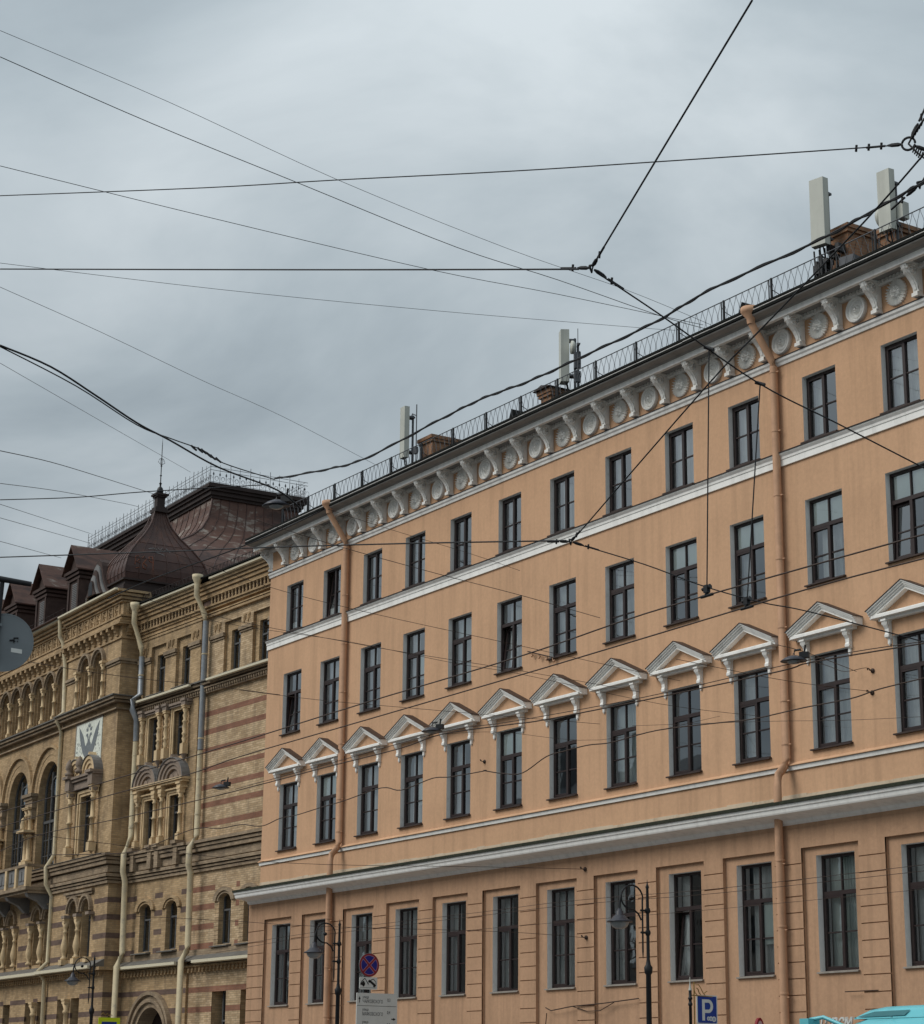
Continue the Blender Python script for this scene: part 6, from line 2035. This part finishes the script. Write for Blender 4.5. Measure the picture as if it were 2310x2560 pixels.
# ------------------------------------------------------------------ bus
t = thing('city_bus', 'turquoise city bus with raised roof fairing at lower right', 'bus', (-22.1, 26.0, 0.0))
bl0, bl1, bw_ = -4.55, 5.4, 1.25
m = MB()
sec = [(-bw_, 0.35), (-bw_ - 0.02, 1.2), (-bw_, 2.6), (-bw_ + 0.12, 2.80), (-bw_ + 0.32, 2.88), (bw_ - 0.32, 2.88), (bw_ - 0.12, 2.80), (bw_, 2.6), (bw_ + 0.02, 1.2), (bw_, 0.35)]
rows = []
for x, f in ((bl0, 0.90), (bl0 + 0.12, 0.97), (bl0 + 0.5, 1.0), (bl1 - 0.5, 1.0), (bl1, 0.94)):
    rows.append([(x, a * f, 0.35 + (b - 0.35) * f) for a, b in sec])
n_ = len(sec)
vv = [p for r_ in rows for p in r_]
m.add(vv, [(i * n_ + k_, i * n_ + (k_ + 1) % n_, (i + 1) * n_ + (k_ + 1) % n_, (i + 1) * n_ + k_) for i in range(4) for k_ in range(n_)], True)
m.add(rows[0], [tuple(range(n_ - 1, -1, -1))])
m.add(rows[-1], [tuple(range(n_))])
part('body', m, 'bus', t)
m = MB()
fs = [(-1.0, 2.86), (-0.95, 2.98), (-0.80, 3.06), (0.80, 3.06), (0.95, 2.98), (1.0, 2.86)]
rows = []
for x, f in ((bl0 + 0.15, 0.25), (bl0 + 0.35, 0.75), (bl0 + 0.75, 0.97), (bl0 + 1.3, 1.0), (bl1 - 0.8, 1.0), (bl1 - 0.3, 0.7)):
    rows.append([(x, a, 2.86 + (b - 2.86) * f) for a, b in fs])
vv = [p for r_ in rows for p in r_]
m.add(vv, [(i * 6 + k_, i * 6 + k_ + 1, (i + 1) * 6 + k_ + 1, (i + 1) * 6 + k_) for i in range(5) for k_ in range(5)], True)
m.add(rows[0], [tuple(range(5, -1, -1))])
m.add(rows[-1], [tuple(range(6))])
part('roof_fairing', m, 'bus', t)
part('fairing_grille', MB().add([(bl0 + 0.22, -1.005, 2.89), (bl0 + 1.35, -1.005, 2.90), (bl0 + 1.45, -0.965, 2.985), (bl0 + 0.62, -0.965, 2.975)], [(0, 1, 2, 3)]), 'bus_panel', t)
for k_ in range(6):
    part('roof_bolt', MB().lathe([(0.02, 0), (0.015, 0.02), (0, 0.025)], 8, bl0 + 0.3 + 0.85 * k_, -1.1, 2.865), 'bus_panel', t)
m = MB()
for k_ in range(6):
    m.box(bl0 + 0.9 + 1.45 * k_, bl0 + 2.25 + 1.45 * k_, -bw_ - 0.022, -bw_ + 0.02, 1.25, 2.35)
    m.box(bl0 + 0.9 + 1.45 * k_, bl0 + 2.25 + 1.45 * k_, bw_ - 0.02, bw_ + 0.022, 1.25, 2.35)
part('side_windows', m, 'bus_dark', t)
part('windscreen', MB().box(bl0 - 0.012, bl0 + 0.1, -1.05, 1.05, 1.2, 2.45), 'bus_dark', t)
for y_ in (-1.22, 1.22):
    for x_ in (bl0 + 1.6, bl1 - 2.0):
        w_ = part('wheel', MB().lathe([(0, -0.13), (0.30, -0.14), (0.46, -0.12), (0.48, 0), (0.46, 0.12), (0.30, 0.14), (0, 0.13)], 20, x_, y_, 0.484, 'y'), 'rubber', t)
        link('rim', MB().lathe([(0, -0.15), (0.26, -0.15), (0.27, 0), (0.26, 0.15), (0, 0.15)], 16, x_, y_, 0.484, 'y').mesh('rim', 'iron_grey'), w_)
for s_, y_ in ((-1, -1.28), (1, 1.28)):
    m = MB().tube([(bl0 + 0.1, y_ * 0.85, 2.72), (bl0 - 0.35, y_ * 0.95, 2.90), (bl0 - 0.62, y_, 2.86)], 0.035, 7)
    m.box(bl0 - 0.74, bl0 - 0.52, y_ - 0.13, y_ + 0.13, 2.42, 2.88)
    part('wing_mirror', m, 'bus', t)

# ------------------------------------------------------------------ houses across the street, behind the camera: seen in the panes
def facing(label, x0, x1, ht, rf, chs):
    t = thing('facing_house', label, 'building', (x0, -14.0, 0.0), 0, 'houses mirrored in the panes')
    Ln = x1 - x0
    hl = []
    for r_ in range(int(ht // 4.2)):
        for c_ in range(int((Ln - 2) / 4.2)):
            hl.append((1.6 + c_ * 4.2, 3.0 + c_ * 4.2, 1.6 + r_ * 4.1, 4.0 + r_ * 4.1))
    m = MB().wall(0, Ln, 0, ht, 0.0, hl)
    m.quad((0, 0, 0), (0, -12, 0), (0, -12, ht), (0, 0, ht))
    m.quad((Ln, 0, 0), (Ln, -12, 0), (Ln, -12, ht), (Ln, 0, ht))
    m.box(-0.1, Ln + 0.1, 0.0, 0.5, ht - 0.4, ht)
    m.box(0, Ln, 0.0, 0.2, 5.0, 5.2)
    part('wall', m, 'opp_wall', t)
    for a, b, z0, z1 in hl:
        link('window', opp_w, t, (a, 0, z0))
    m = MB().add([(0, 0.5, ht), (Ln, 0.5, ht), (Ln, -12, ht), (0, -12, ht), (1.5, -5.5, ht + rf), (Ln - 1.5, -5.5, ht + rf)], [(0, 1, 5, 4), (2, 3, 4, 5), (1, 2, 5), (3, 0, 4)])
    for x_ in chs:
        m.box(x_, x_ + 1.6, -4.5, -3.5, ht + 0.5, ht + rf + 2.0)
    part('roof', m, 'opp_roof', t)
opp_w = MB().box(0, 1.4, -0.35, -0.3, 0, 2.4).mesh('window', 'bus_dark')
facing('nearest grey house across the street, mirrored in right-hand panes', -104.0, -66.0, 17.5, 2.5, (6, 18, 30))
facing('tall grey house across the street, mirrored in middle panes', -128.0, -104.2, 21.0, 3.0, (5, 14))
facing('long low grey house across the street, mirrored in left-hand panes', -230.0, -128.2, 17.0, 2.0, (20, 45, 70))

# ------------------------------------------------------------------ overhead wires: name, radius, points
WIRES = [
    ('roof_a', 0.006, [(-38.49,13.07,23.12), (-39.01,17.21,22.86), (-39.59,21.84,22.41), (-40.27,27.24,22.15), (-40.78,31.32,22.14), (-41.19,34.60,21.97)]),
    ('roof_b', 0.009, [(-37.04,12.62,21.73), (-37.77,16.33,21.57), (-38.56,20.36,21.51), (-39.53,25.24,21.45), (-40.22,28.78,21.63), (-40.99,32.67,21.75), (-41.37,34.60,21.90)]),
    ('roof_c', 0.008, [(-41.32,14.27,21.42), (-41.37,19.57,21.48), (-41.43,25.71,21.61), (-41.47,29.67,21.85), (-41.52,34.60,22.07)]),
    ('roof_d', 0.006, [(-43.82,15.31,20.19), (-43.51,20.81,20.67), (-43.17,26.96,21.34), (-42.82,33.22,22.11), (-42.74,34.60,22.29)]),
    ('span_a', 0.0065, [(-22.51,7.80,12.01), (-19.51,9.09,11.31), (-17.80,9.82,10.94), (-15.79,10.68,10.49), (-14.26,11.34,10.17), (-12.28,12.18,9.76), (-11.99,12.30,9.71)]),
    ('span_b', 0.0085, [(-10.12,8.96,9.19), (-12.16,9.67,8.91), (-13.71,10.20,8.68)]),
    ('span_c', 0.0085, [(-22.81,7.98,11.20), (-17.37,9.26,9.64), (-13.81,10.10,8.63)]),
    ('span_d', 0.0075, [(-13.72,10.26,8.59), (-13.71,10.93,8.35), (-13.70,12.03,7.93), (-13.68,13.01,7.70), (-13.67,14.11,7.45)]),
    ('left_a', 0.006, [(-42.24,14.80,18.95), (-45.58,18.66,19.72), (-49.72,23.43,20.59), (-53.81,28.15,21.52), (-59.75,35.00,22.63)]),
    ('bundle_a', 0.014, [(-23.98,8.46,10.67), (-24.54,9.37,10.73), (-25.08,10.25,10.65), (-25.60,11.09,10.56), (-26.04,11.80,10.55), (-26.72,12.91,10.51), (-27.62,14.36,10.62), (-28.01,15.00,10.51)]),
    ('bundle_b', 0.009, [(-23.99,8.46,10.66), (-24.96,9.90,10.69), (-25.82,11.18,10.61), (-26.37,11.98,10.69), (-26.85,12.71,10.77), (-27.20,13.22,10.75), (-28.10,14.56,10.94)]),
    ('twist', 0.013, [(-28.10,14.56,10.95), (-26.07,14.35,10.56), (-24.61,14.20,10.34), (-22.33,13.97,10.24), (-21.03,13.84,10.17), (-19.82,13.72,10.03), (-18.48,13.58,9.93), (-16.93,13.42,9.83), (-15.83,13.31,9.83), (-14.06,13.13,9.69), (-13.11,13.04,9.67), (-12.41,12.96,9.66), (-12.16,12.94,9.66)]),
    ('left_b', 0.006, [(-44.53,15.74,18.01), (-53.36,22.01,20.12), (-65.16,30.38,22.96)]),
    ('left_c', 0.01, [(-40.57,14.48,14.61), (-46.74,18.00,16.53), (-55.45,22.97,19.12), (-70.24,31.41,23.48)]),
    ('left_d', 0.008, [(-45.26,16.22,15.32), (-53.99,21.16,18.03), (-68.20,29.21,22.31), (-72.41,31.59,23.55)]),
    ('left_e', 0.009, [(-32.65,11.72,11.21), (-31.60,12.66,11.16), (-30.63,13.51,11.17), (-29.01,14.94,11.14)]),
    ('left_f', 0.008, [(-54.45,19.55,17.50), (-78.75,32.28,23.97)]),
    ('left_g', 0.008, [(-54.54,19.61,17.13), (-78.84,32.34,23.58)]),
    ('left_h', 0.008, [(-54.68,19.71,16.49), (-79.43,31.32,22.92)]),
    ('cross_a', 0.01, [(-31.04,11.21,9.79), (-27.28,12.17,9.22), (-24.90,12.78,8.87), (-22.22,13.46,8.45), (-19.60,14.12,8.02)]),
    ('cross_b', 0.0085, [(-19.55,14.19,8.03), (-15.26,12.73,8.46), (-13.86,12.25,8.54), (-11.72,11.53,8.67), (-10.63,11.16,8.78)]),
    ('cross_c', 0.0075, [(-19.55,14.21,7.99), (-18.89,14.75,7.67), (-18.35,15.20,7.36), (-17.82,15.63,7.12), (-17.41,15.98,6.98), (-16.41,16.80,6.55)]),
    ('eave_a', 0.022, [(-55.67,23.48,15.53), (-56.80,25.43,16.65), (-58.90,29.01,18.50), (-60.39,31.56,19.91), (-61.87,34.10,21.42)]),
    ('contact_a', 0.0075, [(-32.51,11.65,5.80), (-31.41,11.64,5.79), (-26.23,11.58,5.77), (-22.94,11.54,5.77), (-19.86,11.50,5.79), (-16.70,11.46,5.79), (-14.66,11.44,5.84), (-12.39,11.41,5.82), (-11.04,11.40,5.80)]),
    ('contact_b', 0.0075, [(-34.51,12.39,5.80), (-33.32,12.37,5.80), (-28.90,12.28,5.80), (-25.85,12.22,5.77), (-24.22,12.19,5.81), (-21.00,12.13,5.81), (-17.57,12.06,5.81), (-15.41,12.02,5.82), (-13.04,11.97,5.83), (-11.58,11.94,5.80)]),
    ('lampline_a', 0.016, [(-77.94,29.00,10.49), (-73.79,29.00,10.75), (-66.64,29.00,10.61), (-58.00,29.00,10.57), (-52.02,29.00,10.61), (-48.01,29.00,10.62), (-45.88,29.00,10.72), (-42.65,29.00,10.53), (-41.21,29.00,10.44), (-37.22,29.00,10.33), (-32.56,29.00,10.25), (-31.56,29.00,10.28), (-28.30,29.00,10.12)]),
    ('lampline_b', 0.01, [(-57.86,29.00,10.63), (-52.03,29.00,10.69), (-45.88,29.00,10.78), (-42.65,29.00,10.60), (-37.22,29.00,10.40), (-31.56,29.00,10.34), (-28.30,29.00,10.16)]),
    ('wavy', 0.015, [(-76.42,30.50,10.32), (-69.62,30.50,9.79), (-67.44,30.50,9.81), (-63.92,30.50,10.09), (-61.86,30.50,9.92), (-60.30,30.50,9.89), (-58.90,30.50,9.70), (-57.67,30.50,9.82), (-56.67,30.50,9.81), (-55.11,30.50,9.88), (-53.71,30.50,9.93), (-51.49,30.50,10.07), (-50.37,30.50,9.88), (-48.73,30.50,10.02), (-47.78,30.50,9.95), (-46.10,30.50,9.91), (-46.12,30.50,9.92), (-45.24,30.50,9.74), (-44.32,30.50,9.64), (-43.24,30.50,9.93), (-42.44,30.50,9.97), (-41.42,30.50,9.99), (-40.43,30.50,9.93), (-38.65,30.50,9.98), (-36.35,30.50,9.84), (-35.17,30.50,9.76), (-33.48,30.50,9.77), (-32.01,30.50,9.75), (-31.16,30.50,9.82), (-29.85,30.50,9.85)]),
    ('thin_a', 0.008, [(-45.86,17.42,11.29), (-47.26,19.64,11.52), (-48.72,21.96,11.82), (-50.24,24.37,12.17), (-52.20,27.47,12.57)]),
    ('thin_b', 0.007, [(-52.71,26.44,12.67), (-51.39,28.34,12.39), (-49.98,30.37,12.18), (-48.77,32.10,12.00), (-46.83,34.90,11.73)]),
    ('thin_c', 0.007, [(-44.14,19.93,14.05), (-43.96,22.78,13.46), (-43.78,25.61,13.14), (-43.51,29.87,12.80), (-43.20,34.90,12.40)]),
    ('thin_d', 0.007, [(-50.56,27.96,17.81), (-50.64,29.93,17.58), (-50.78,33.04,17.28), (-50.86,34.90,17.04)]),
    ('thin_e', 0.007, [(-34.40,17.46,12.16), (-34.57,19.34,11.97), (-34.80,21.90,11.80), (-34.98,24.01,11.69), (-35.18,26.24,11.53)]),
    ('thin_f', 0.006, [(-40.19,17.50,11.79), (-39.92,19.96,11.50), (-39.67,22.22,11.33), (-39.48,23.96,11.22), (-39.16,26.88,11.09), (-38.81,30.12,10.89)]),
    ('thin_g', 0.006, [(-44.51,19.91,12.66), (-43.90,21.96,12.38), (-43.13,24.51,12.18), (-42.35,27.13,11.82), (-41.86,28.73,11.66), (-40.79,32.30,11.13), (-40.01,34.90,10.98)]),
    ('thin_h', 0.007, [(-51.21,19.01,7.98), (-50.72,21.01,7.82), (-49.84,24.61,7.54), (-49.18,27.31,7.48), (-48.10,31.70,7.61), (-47.37,34.70,7.68)]),
    ('thin_i', 0.007, [(-54.65,24.32,6.30), (-52.98,26.63,6.18), (-51.61,28.52,6.05), (-48.59,32.70,5.93), (-47.21,34.60,5.78)]),
    ('thin_j', 0.006, [(-60.78,30.00,5.96), (-54.29,30.00,6.11), (-45.51,30.00,6.12), (-42.36,30.00,6.14), (-39.49,30.00,6.10), (-35.87,30.00,6.02), (-29.58,30.00,6.02)]),
    ('thin_k', 0.006, [(-60.76,30.00,5.83), (-54.28,30.00,6.00), (-45.51,30.00,6.03), (-42.36,30.00,6.04), (-39.50,30.00,6.00), (-35.88,30.00,5.92), (-29.59,30.00,5.90)]),
    ('thin_l', 0.005, [(-55.11,32.00,6.02), (-48.54,32.00,5.96), (-43.01,32.00,5.90), (-38.28,32.00,5.84), (-31.59,32.00,5.81)]),
    ('thin_m', 0.008, [(-32.15,28.62,10.70), (-33.64,30.81,11.05), (-36.41,34.90,11.56)]),
    ('thin_n', 0.007, [(-31.51,29.00,10.28), (-32.49,30.33,10.51), (-33.68,31.93,10.77), (-35.28,34.11,11.37), (-35.87,34.90,11.49)]),
    ('thin_o', 0.007, [(-35.10,28.26,10.85), (-35.46,31.10,10.84), (-35.67,32.80,10.88), (-35.88,34.51,10.97), (-35.93,34.90,10.98)]),
    ('thin_p', 0.005, [(-41.57,32.00,10.65), (-36.53,32.00,10.05), (-33.87,32.00,9.70), (-31.40,32.00,9.43)]),
    ('thin_q', 0.005, [(-45.88,29.00,10.72), (-44.98,30.24,10.78), (-43.42,32.36,10.57), (-41.56,34.90,11.20)]),
]
LABELS = {
    'roof_a': 'thinnest wire running from the top left corner down to the roof railing',
    'roof_b': 'dark wire just below the top left one, ending at the roof railing',
    'roof_c': 'straight thin wire crossing the sky from mid left edge to the roof railing',
    'roof_d': 'faint nearly level wire ending low on the roof railing',
    'span_a': 'almost level taut span wire ending at the ring insulator on the right',
    'span_b': 'steep thick wire from the top edge down to the sky knot',
    'span_c': 'thick level wire from the left edge to the sky knot',
    'span_d': 'thick wire from the sky knot down right across the top-floor windows',
    'left_a': 'thin wire sloping from the left edge to the roof edge behind the fence',
    'bundle_a': 'thickest sagging cable from the left edge to the hanging lamp',
    'bundle_b': 'sagging wire with a clump of clamps beside the thickest cable',
    'twist': 'long twisted cable rising above the orange roof to the right edge',
    'left_b': 'thin wire passing behind the dome finial down to the roof cresting',
    'left_c': 'wire with small barbs sloping down to the dome neck',
    'left_d': 'thin wire below the barbed one sloping towards the dome neck',
    'left_e': 'level wire from the left edge past the dome neck to the lamp',
    'left_f': 'upper of three short thin wires reaching the left end of the cresting',
    'left_g': 'middle of three short thin wires reaching the left end of the cresting',
    'left_h': 'lowest of three short thin wires left of the cresting',
    'cross_a': 'thick level wire across the dome to the knot on the orange wall',
    'cross_b': 'thick diagonal wire from the wall knot up to the right edge',
    'cross_c': 'thick wire from the wall knot falling right across third-floor windows',
    'eave_a': 'cable running down from the left eave of the orange house over the dome',
    'contact_a': 'upper of the two long trolley contact wires along the street',
    'contact_b': 'lower of the two long trolley contact wires along the street',
    'lampline_a': 'thick lamp cable running along the facade below the pediments',
    'lampline_b': 'thinner strand lying just above the lamp cable',
    'wavy': 'loose wavy cable hanging along the second-floor windows',
    'thin_a': 'dark thin wire across the brick mansion under its attic windows',
    'thin_b': 'thin wire crossing above the pediments towards the middle of the facade',
    'thin_c': 'thin wire from beside the dome slanting down over the facade',
    'thin_d': 'short thin wire slanting from the frieze to the fifth top window',
    'thin_e': 'thin wire with bird-like clips slanting under the top-floor windows',
    'thin_f': 'faint wire slanting across third-floor windows, upper of a close pair',
    'thin_g': 'faint wire slanting across third-floor windows, lower of a close pair',
    'thin_h': 'thin wire crossing the lower cornice to a wall hook',
    'thin_i': 'thin wire crossing the ground-floor windows to a wall hook',
    'thin_j': 'upper of two close wires along the ground-floor window heads',
    'thin_k': 'lower of two close wires along the ground-floor window heads',
    'thin_l': 'faintest wire along the ground-floor window transoms',
    'thin_m': 'short stay wire right of the downpipe to a wall hook',
    'thin_n': 'bent stay from the right hanging lamp to a wall hook',
    'thin_o': 'thin stay ending at the lower wall hook on the right',
    'thin_p': 'faint level wire under the right pediments',
    'thin_q': 'faint stay from the middle hanging lamp to the facade',
}
BROWN = {'contact_a', 'contact_b', 'lampline_a', 'lampline_b', 'wavy', 'thin_a', 'thin_b', 'thin_c', 'thin_d', 'thin_e', 'thin_f', 'thin_g', 'thin_h', 'thin_i', 'thin_j', 'thin_k', 'thin_l', 'thin_m', 'thin_n', 'thin_o', 'thin_p', 'thin_q'}
def smooth_pts(P):
    P = [Vector(p) for p in P]
    if len(P) < 3:
        return P
    out_ = []
    for i in range(len(P) - 1):
        p0, p1, p2, p3 = P[max(i - 1, 0)], P[i], P[i + 1], P[min(i + 2, len(P) - 1)]
        for k in range(5):
            t = k / 5
            out_.append(0.5 * ((2 * p1) + (-p0 + p2) * t + (2 * p0 - 5 * p1 + 4 * p2 - p3) * t * t + (-p0 + 3 * p1 - 3 * p2 + p3) * t ** 3))
    return out_ + [P[-1]]
for key, r, pts in WIRES:
    P = smooth_pts(pts)
    c0 = P[0]
    m = MB().tube([p - c0 for p in P], r, 5)
    if key == 'twist':          # a second strand wound round the first
        Q_ = []
        for i in range(len(P) * 3):
            f = i / 3
            j = min(int(f), len(P) - 2)
            p = P[j].lerp(P[j + 1], f - j)
            a = i * 0.75
            Q_.append(p - c0 + Vector((0.012 * math.cos(a), 0.0, 0.016 * math.sin(a))))
        m.tube(Q_[:-3], r * 0.8, 5)
    name = {'contact_a': 'contact_wire', 'contact_b': 'contact_wire'}.get(key, 'overhead_wire')
    o = link(name, m.mesh(name, 'wire_brown' if key in BROWN else 'wire'), None, c0)
    tag(o, LABELS[key], 'wire', 'overhead wires over the street')
# knots, insulators, hangers
def knot(label, loc, dirs, ring=False):
    t = thing('wire_knot', label, 'insulator', loc)
    m = MB()
    if ring:
        pts = [(0.06 * math.cos(2 * PI * k / 18), 0.03 * math.sin(2 * PI * k / 9 * 0), 0.06 * math.sin(2 * PI * k / 18)) for k in range(19)]
        m.tube([(a * 0.85, a * 0.5, c) for a, b, c in pts], 0.011, 6)
    else:
        m.tube([(-0.03, 0, 0.03), (0.03, 0, 0.02), (0.0, 0, -0.04), (-0.03, 0, 0.03)], 0.012, 6)
    part('ring', m, 'wire', t)
    for d in dirs:
        d = Vector(d).normalized()
        m = MB()
        o0 = d * (0.06 if ring else 0.03)
        m.tube([o0, o0 + d * 0.04, o0 + d * 0.10, o0 + d * 0.14], [0.009, 0.019, 0.018, 0.008], 7)
        m.tube([o0 + d * 0.16, o0 + d * 0.34], 0.011, 5)
        for k in range(3 if ring else 1):
            p = o0 + d * (0.2 + 0.12 * k)
            m.tube([p + Vector((0, 0, -0.03)), p + Vector((0.01, 0, 0.03))], 0.012, 5)
        part('insulator', m, 'wire', t)
    return t
knot('black knot of three wires with insulators high in the sky', (-13.74,10.19,8.64), [(0.936,-0.325,0.138), (-0.938,-0.222,0.265), (0.013,0.943,-0.331)])
knot('black knot where three wires meet in front of the orange wall', (-19.57,14.17,8.01), [(-0.957,-0.244,0.156), (0.943,-0.320,0.095), (0.722,0.595,-0.354)])
knot('black ring with barbed wire tails at the right edge of the sky', (-11.95,12.35,9.71), [(-0.907,-0.388,0.162), (0.35,0.2,0.75), (0.5,0.45,-0.35)], True)
knot('black insulator clump where the twisted cable meets the right edge', (-12.63,13.17,9.79), [(-0.85,-0.1,-0.35), (0.5,0.2,0.4)])
for key, P, lab in (('u', [(-11.95,12.35,9.71), (-11.86,12.36,9.81), (-11.77,12.39,9.90)], 'short barbed wire rising from the ring at the right edge'), ('d', [(-11.95,12.35,9.71), (-11.86,12.36,9.59), (-11.77,12.35,9.50)], 'short wire dropping from the ring at the right edge')):
    c0 = Vector(P[0])
    m = MB().tube([Vector(p) - c0 for p in P], 0.009, 5)
    for k in range(5):
        q = (Vector(P[0]).lerp(Vector(P[-1]), 0.35 + 0.12 * k)) - c0
        m.tube([q + Vector((-0.02, 0, -0.03)), q + Vector((0.02, 0, 0.03))], 0.009, 4)
    tag(link('overhead_wire', m.mesh('overhead_wire', 'wire'), None, c0), lab, 'wire', 'overhead wires over the street')
for lab, a, b in (('left one of two thin drop wires holding the contact wires', (-13.70,11.48,8.14), (-13.75,11.43,5.84)), ('right one of two thin drop wires holding the contact wires', (-13.70,12.08,7.92), (-13.87,11.99,5.83))):
    t = thing('contact_wire_hanger', lab, 'hanger', b, 0, 'contact wire hangers')
    a, b = Vector(a), Vector(b)
    d = a - b
    part('drop_wire', MB().tube([d * 0.03, d], 0.0065, 5), 'wire', t)
    m = MB().box(-0.025, 0.025, -0.02, 0.02, 0.02, 0.09)
    m.tube([(-0.05, -0.01, 0.055), (0.04, 0.01, 0.075)], [0.016, 0.024], 7)
    m.tube([(-0.01, 0, 0.0), (0.015, 0, 0.05)], 0.018, 6)
    m.tube([(-0.08, 0, -0.005), (0.08, 0, -0.005)], 0.014, 6)
    part('clamp', m, 'iron', t)
    part('top_clip', MB().tube([d + Vector((-0.04, -0.02, 0.02)), d + Vector((0.04, 0.02, -0.02))], 0.018, 6), 'iron', t)
for lab, loc, sc in (('large dark hanging lamp on the cable left of the orange roof', (-28.18,14.65,10.56), 1), ('small hanging lamp on the cable before the striped brick wing', (-58.88,29.00,10.81), 1.25), ('hanging lamp on the cable before the fifth pediment', (-46.38,29.00,10.89), 1.25), ('hanging lamp on the cable between the right downpipe and window', (-32.10,29.00,10.42), 1.25)):
    t = thing('hanging_lamp', lab, 'street lamp', loc, R(35), 'lamps hung on the wires')
    m = MB().lathe([(0.0, 0.075), (0.07, 0.07), (0.15, 0.04), (0.235, -0.02), (0.23, -0.026), (0.0, 0.0)], 18)
    m.v = [(a * sc, b * sc * 0.8, c * sc) for a, b, c in m.v]
    part('shade', m, 'lamp', t)
    m = MB().tube([(0.0, 0, 0.09 * sc), (0.02, 0, 0.16 * sc), (0.12 * sc, 0, 0.17 * sc)], 0.02 * sc, 6)
    m.box(0.10 * sc, 0.26 * sc, -0.05 * sc, 0.05 * sc, 0.02 * sc, 0.12 * sc)
    m.tube([(0.18 * sc, 0, 0.12 * sc), (0.20 * sc, 0, 0.24 * sc)], 0.018 * sc, 5)
    part('gear_box', m, 'iron', t)
    part('lamp_glass', MB().lathe([(0.12 * sc, -0.03 * sc), (0.09 * sc, -0.06 * sc), (0, -0.075 * sc)], 12), 'lamp_glass', t)
for lab, loc in (('wall hook holding a stay right of the downpipe, upper one', (-35.94,34.97,11.51)), ('wall hook holding a stay right of the downpipe, lower one', (-35.99,34.97,10.98)), ('wall hook between the fourth and fifth second-floor windows', (-52.89,34.97,11.42)), ('wall hook under the lower cornice, seventh window', (-47.29,34.66,7.67)), ('round wall anchor beside the seventh ground-floor window', (-47.26,34.66,5.79))):
    t = thing('wall_hook', lab, 'hook', loc, 0, 'hooks for stay wires')
    part('plate', MB().lathe([(0.06, 0.03), (0.06, 0.0), (0.03, -0.01), (0.0, -0.01)], 10, axis='y'), 'wire_brown', t)
    part('hook', MB().tube([(0, 0, 0), (0, -0.08, 0.0), (-0.02, -0.11, 0.05), (-0.06, -0.10, 0.06), (-0.08, -0.07, 0.02)], 0.014, 6), 'wire_brown', t)
t = thing('insulator_bar', 'dark bar with four hanging glass insulators on the orange wall', 'insulator', (-50.43,34.90,14.44))
d = Vector((-49.03,34.90,14.01)) - Vector(t.location)
part('bar', MB().tube([(0, 0, 0), d], 0.02, 6).tube([(0, 0, 0), (0, 0.12, 0)], 0.015, 5).tube([d, d + Vector((0, 0.12, 0))], 0.015, 5), 'wire_brown', t)
for k in range(4):
    p = d * (0.1 + 0.27 * k)
    part('insulator', MB().tube([p, p + Vector((0.02, 0, -0.08)), p + Vector((0.07, 0, -0.14)), p + Vector((0.12, 0, -0.10)), p + Vector((0.11, 0, -0.05))], [0.01, 0.012, 0.028, 0.026, 0.012], 7), 'pipe', t)
t = thing('cable_clamps', 'clump of dark clamps on the sagging wire right of the dome finial', 'clamp', (-26.71,12.49,10.74))
for p in ((-26.71,12.49,10.74), (-26.81,12.64,10.76), (-26.87,12.73,10.77), (-26.96,12.86,10.76), (-27.03,12.96,10.76), (-27.11,13.09,10.76)):
    q = Vector(p) - Vector(t.location)
    part('clamp', MB().tube([q + Vector((-0.03, -0.03, 0.035)), q + Vector((0.0, 0, -0.01)), q + Vector((0.03, 0.03, -0.045))], 0.016, 5), 'wire', t)
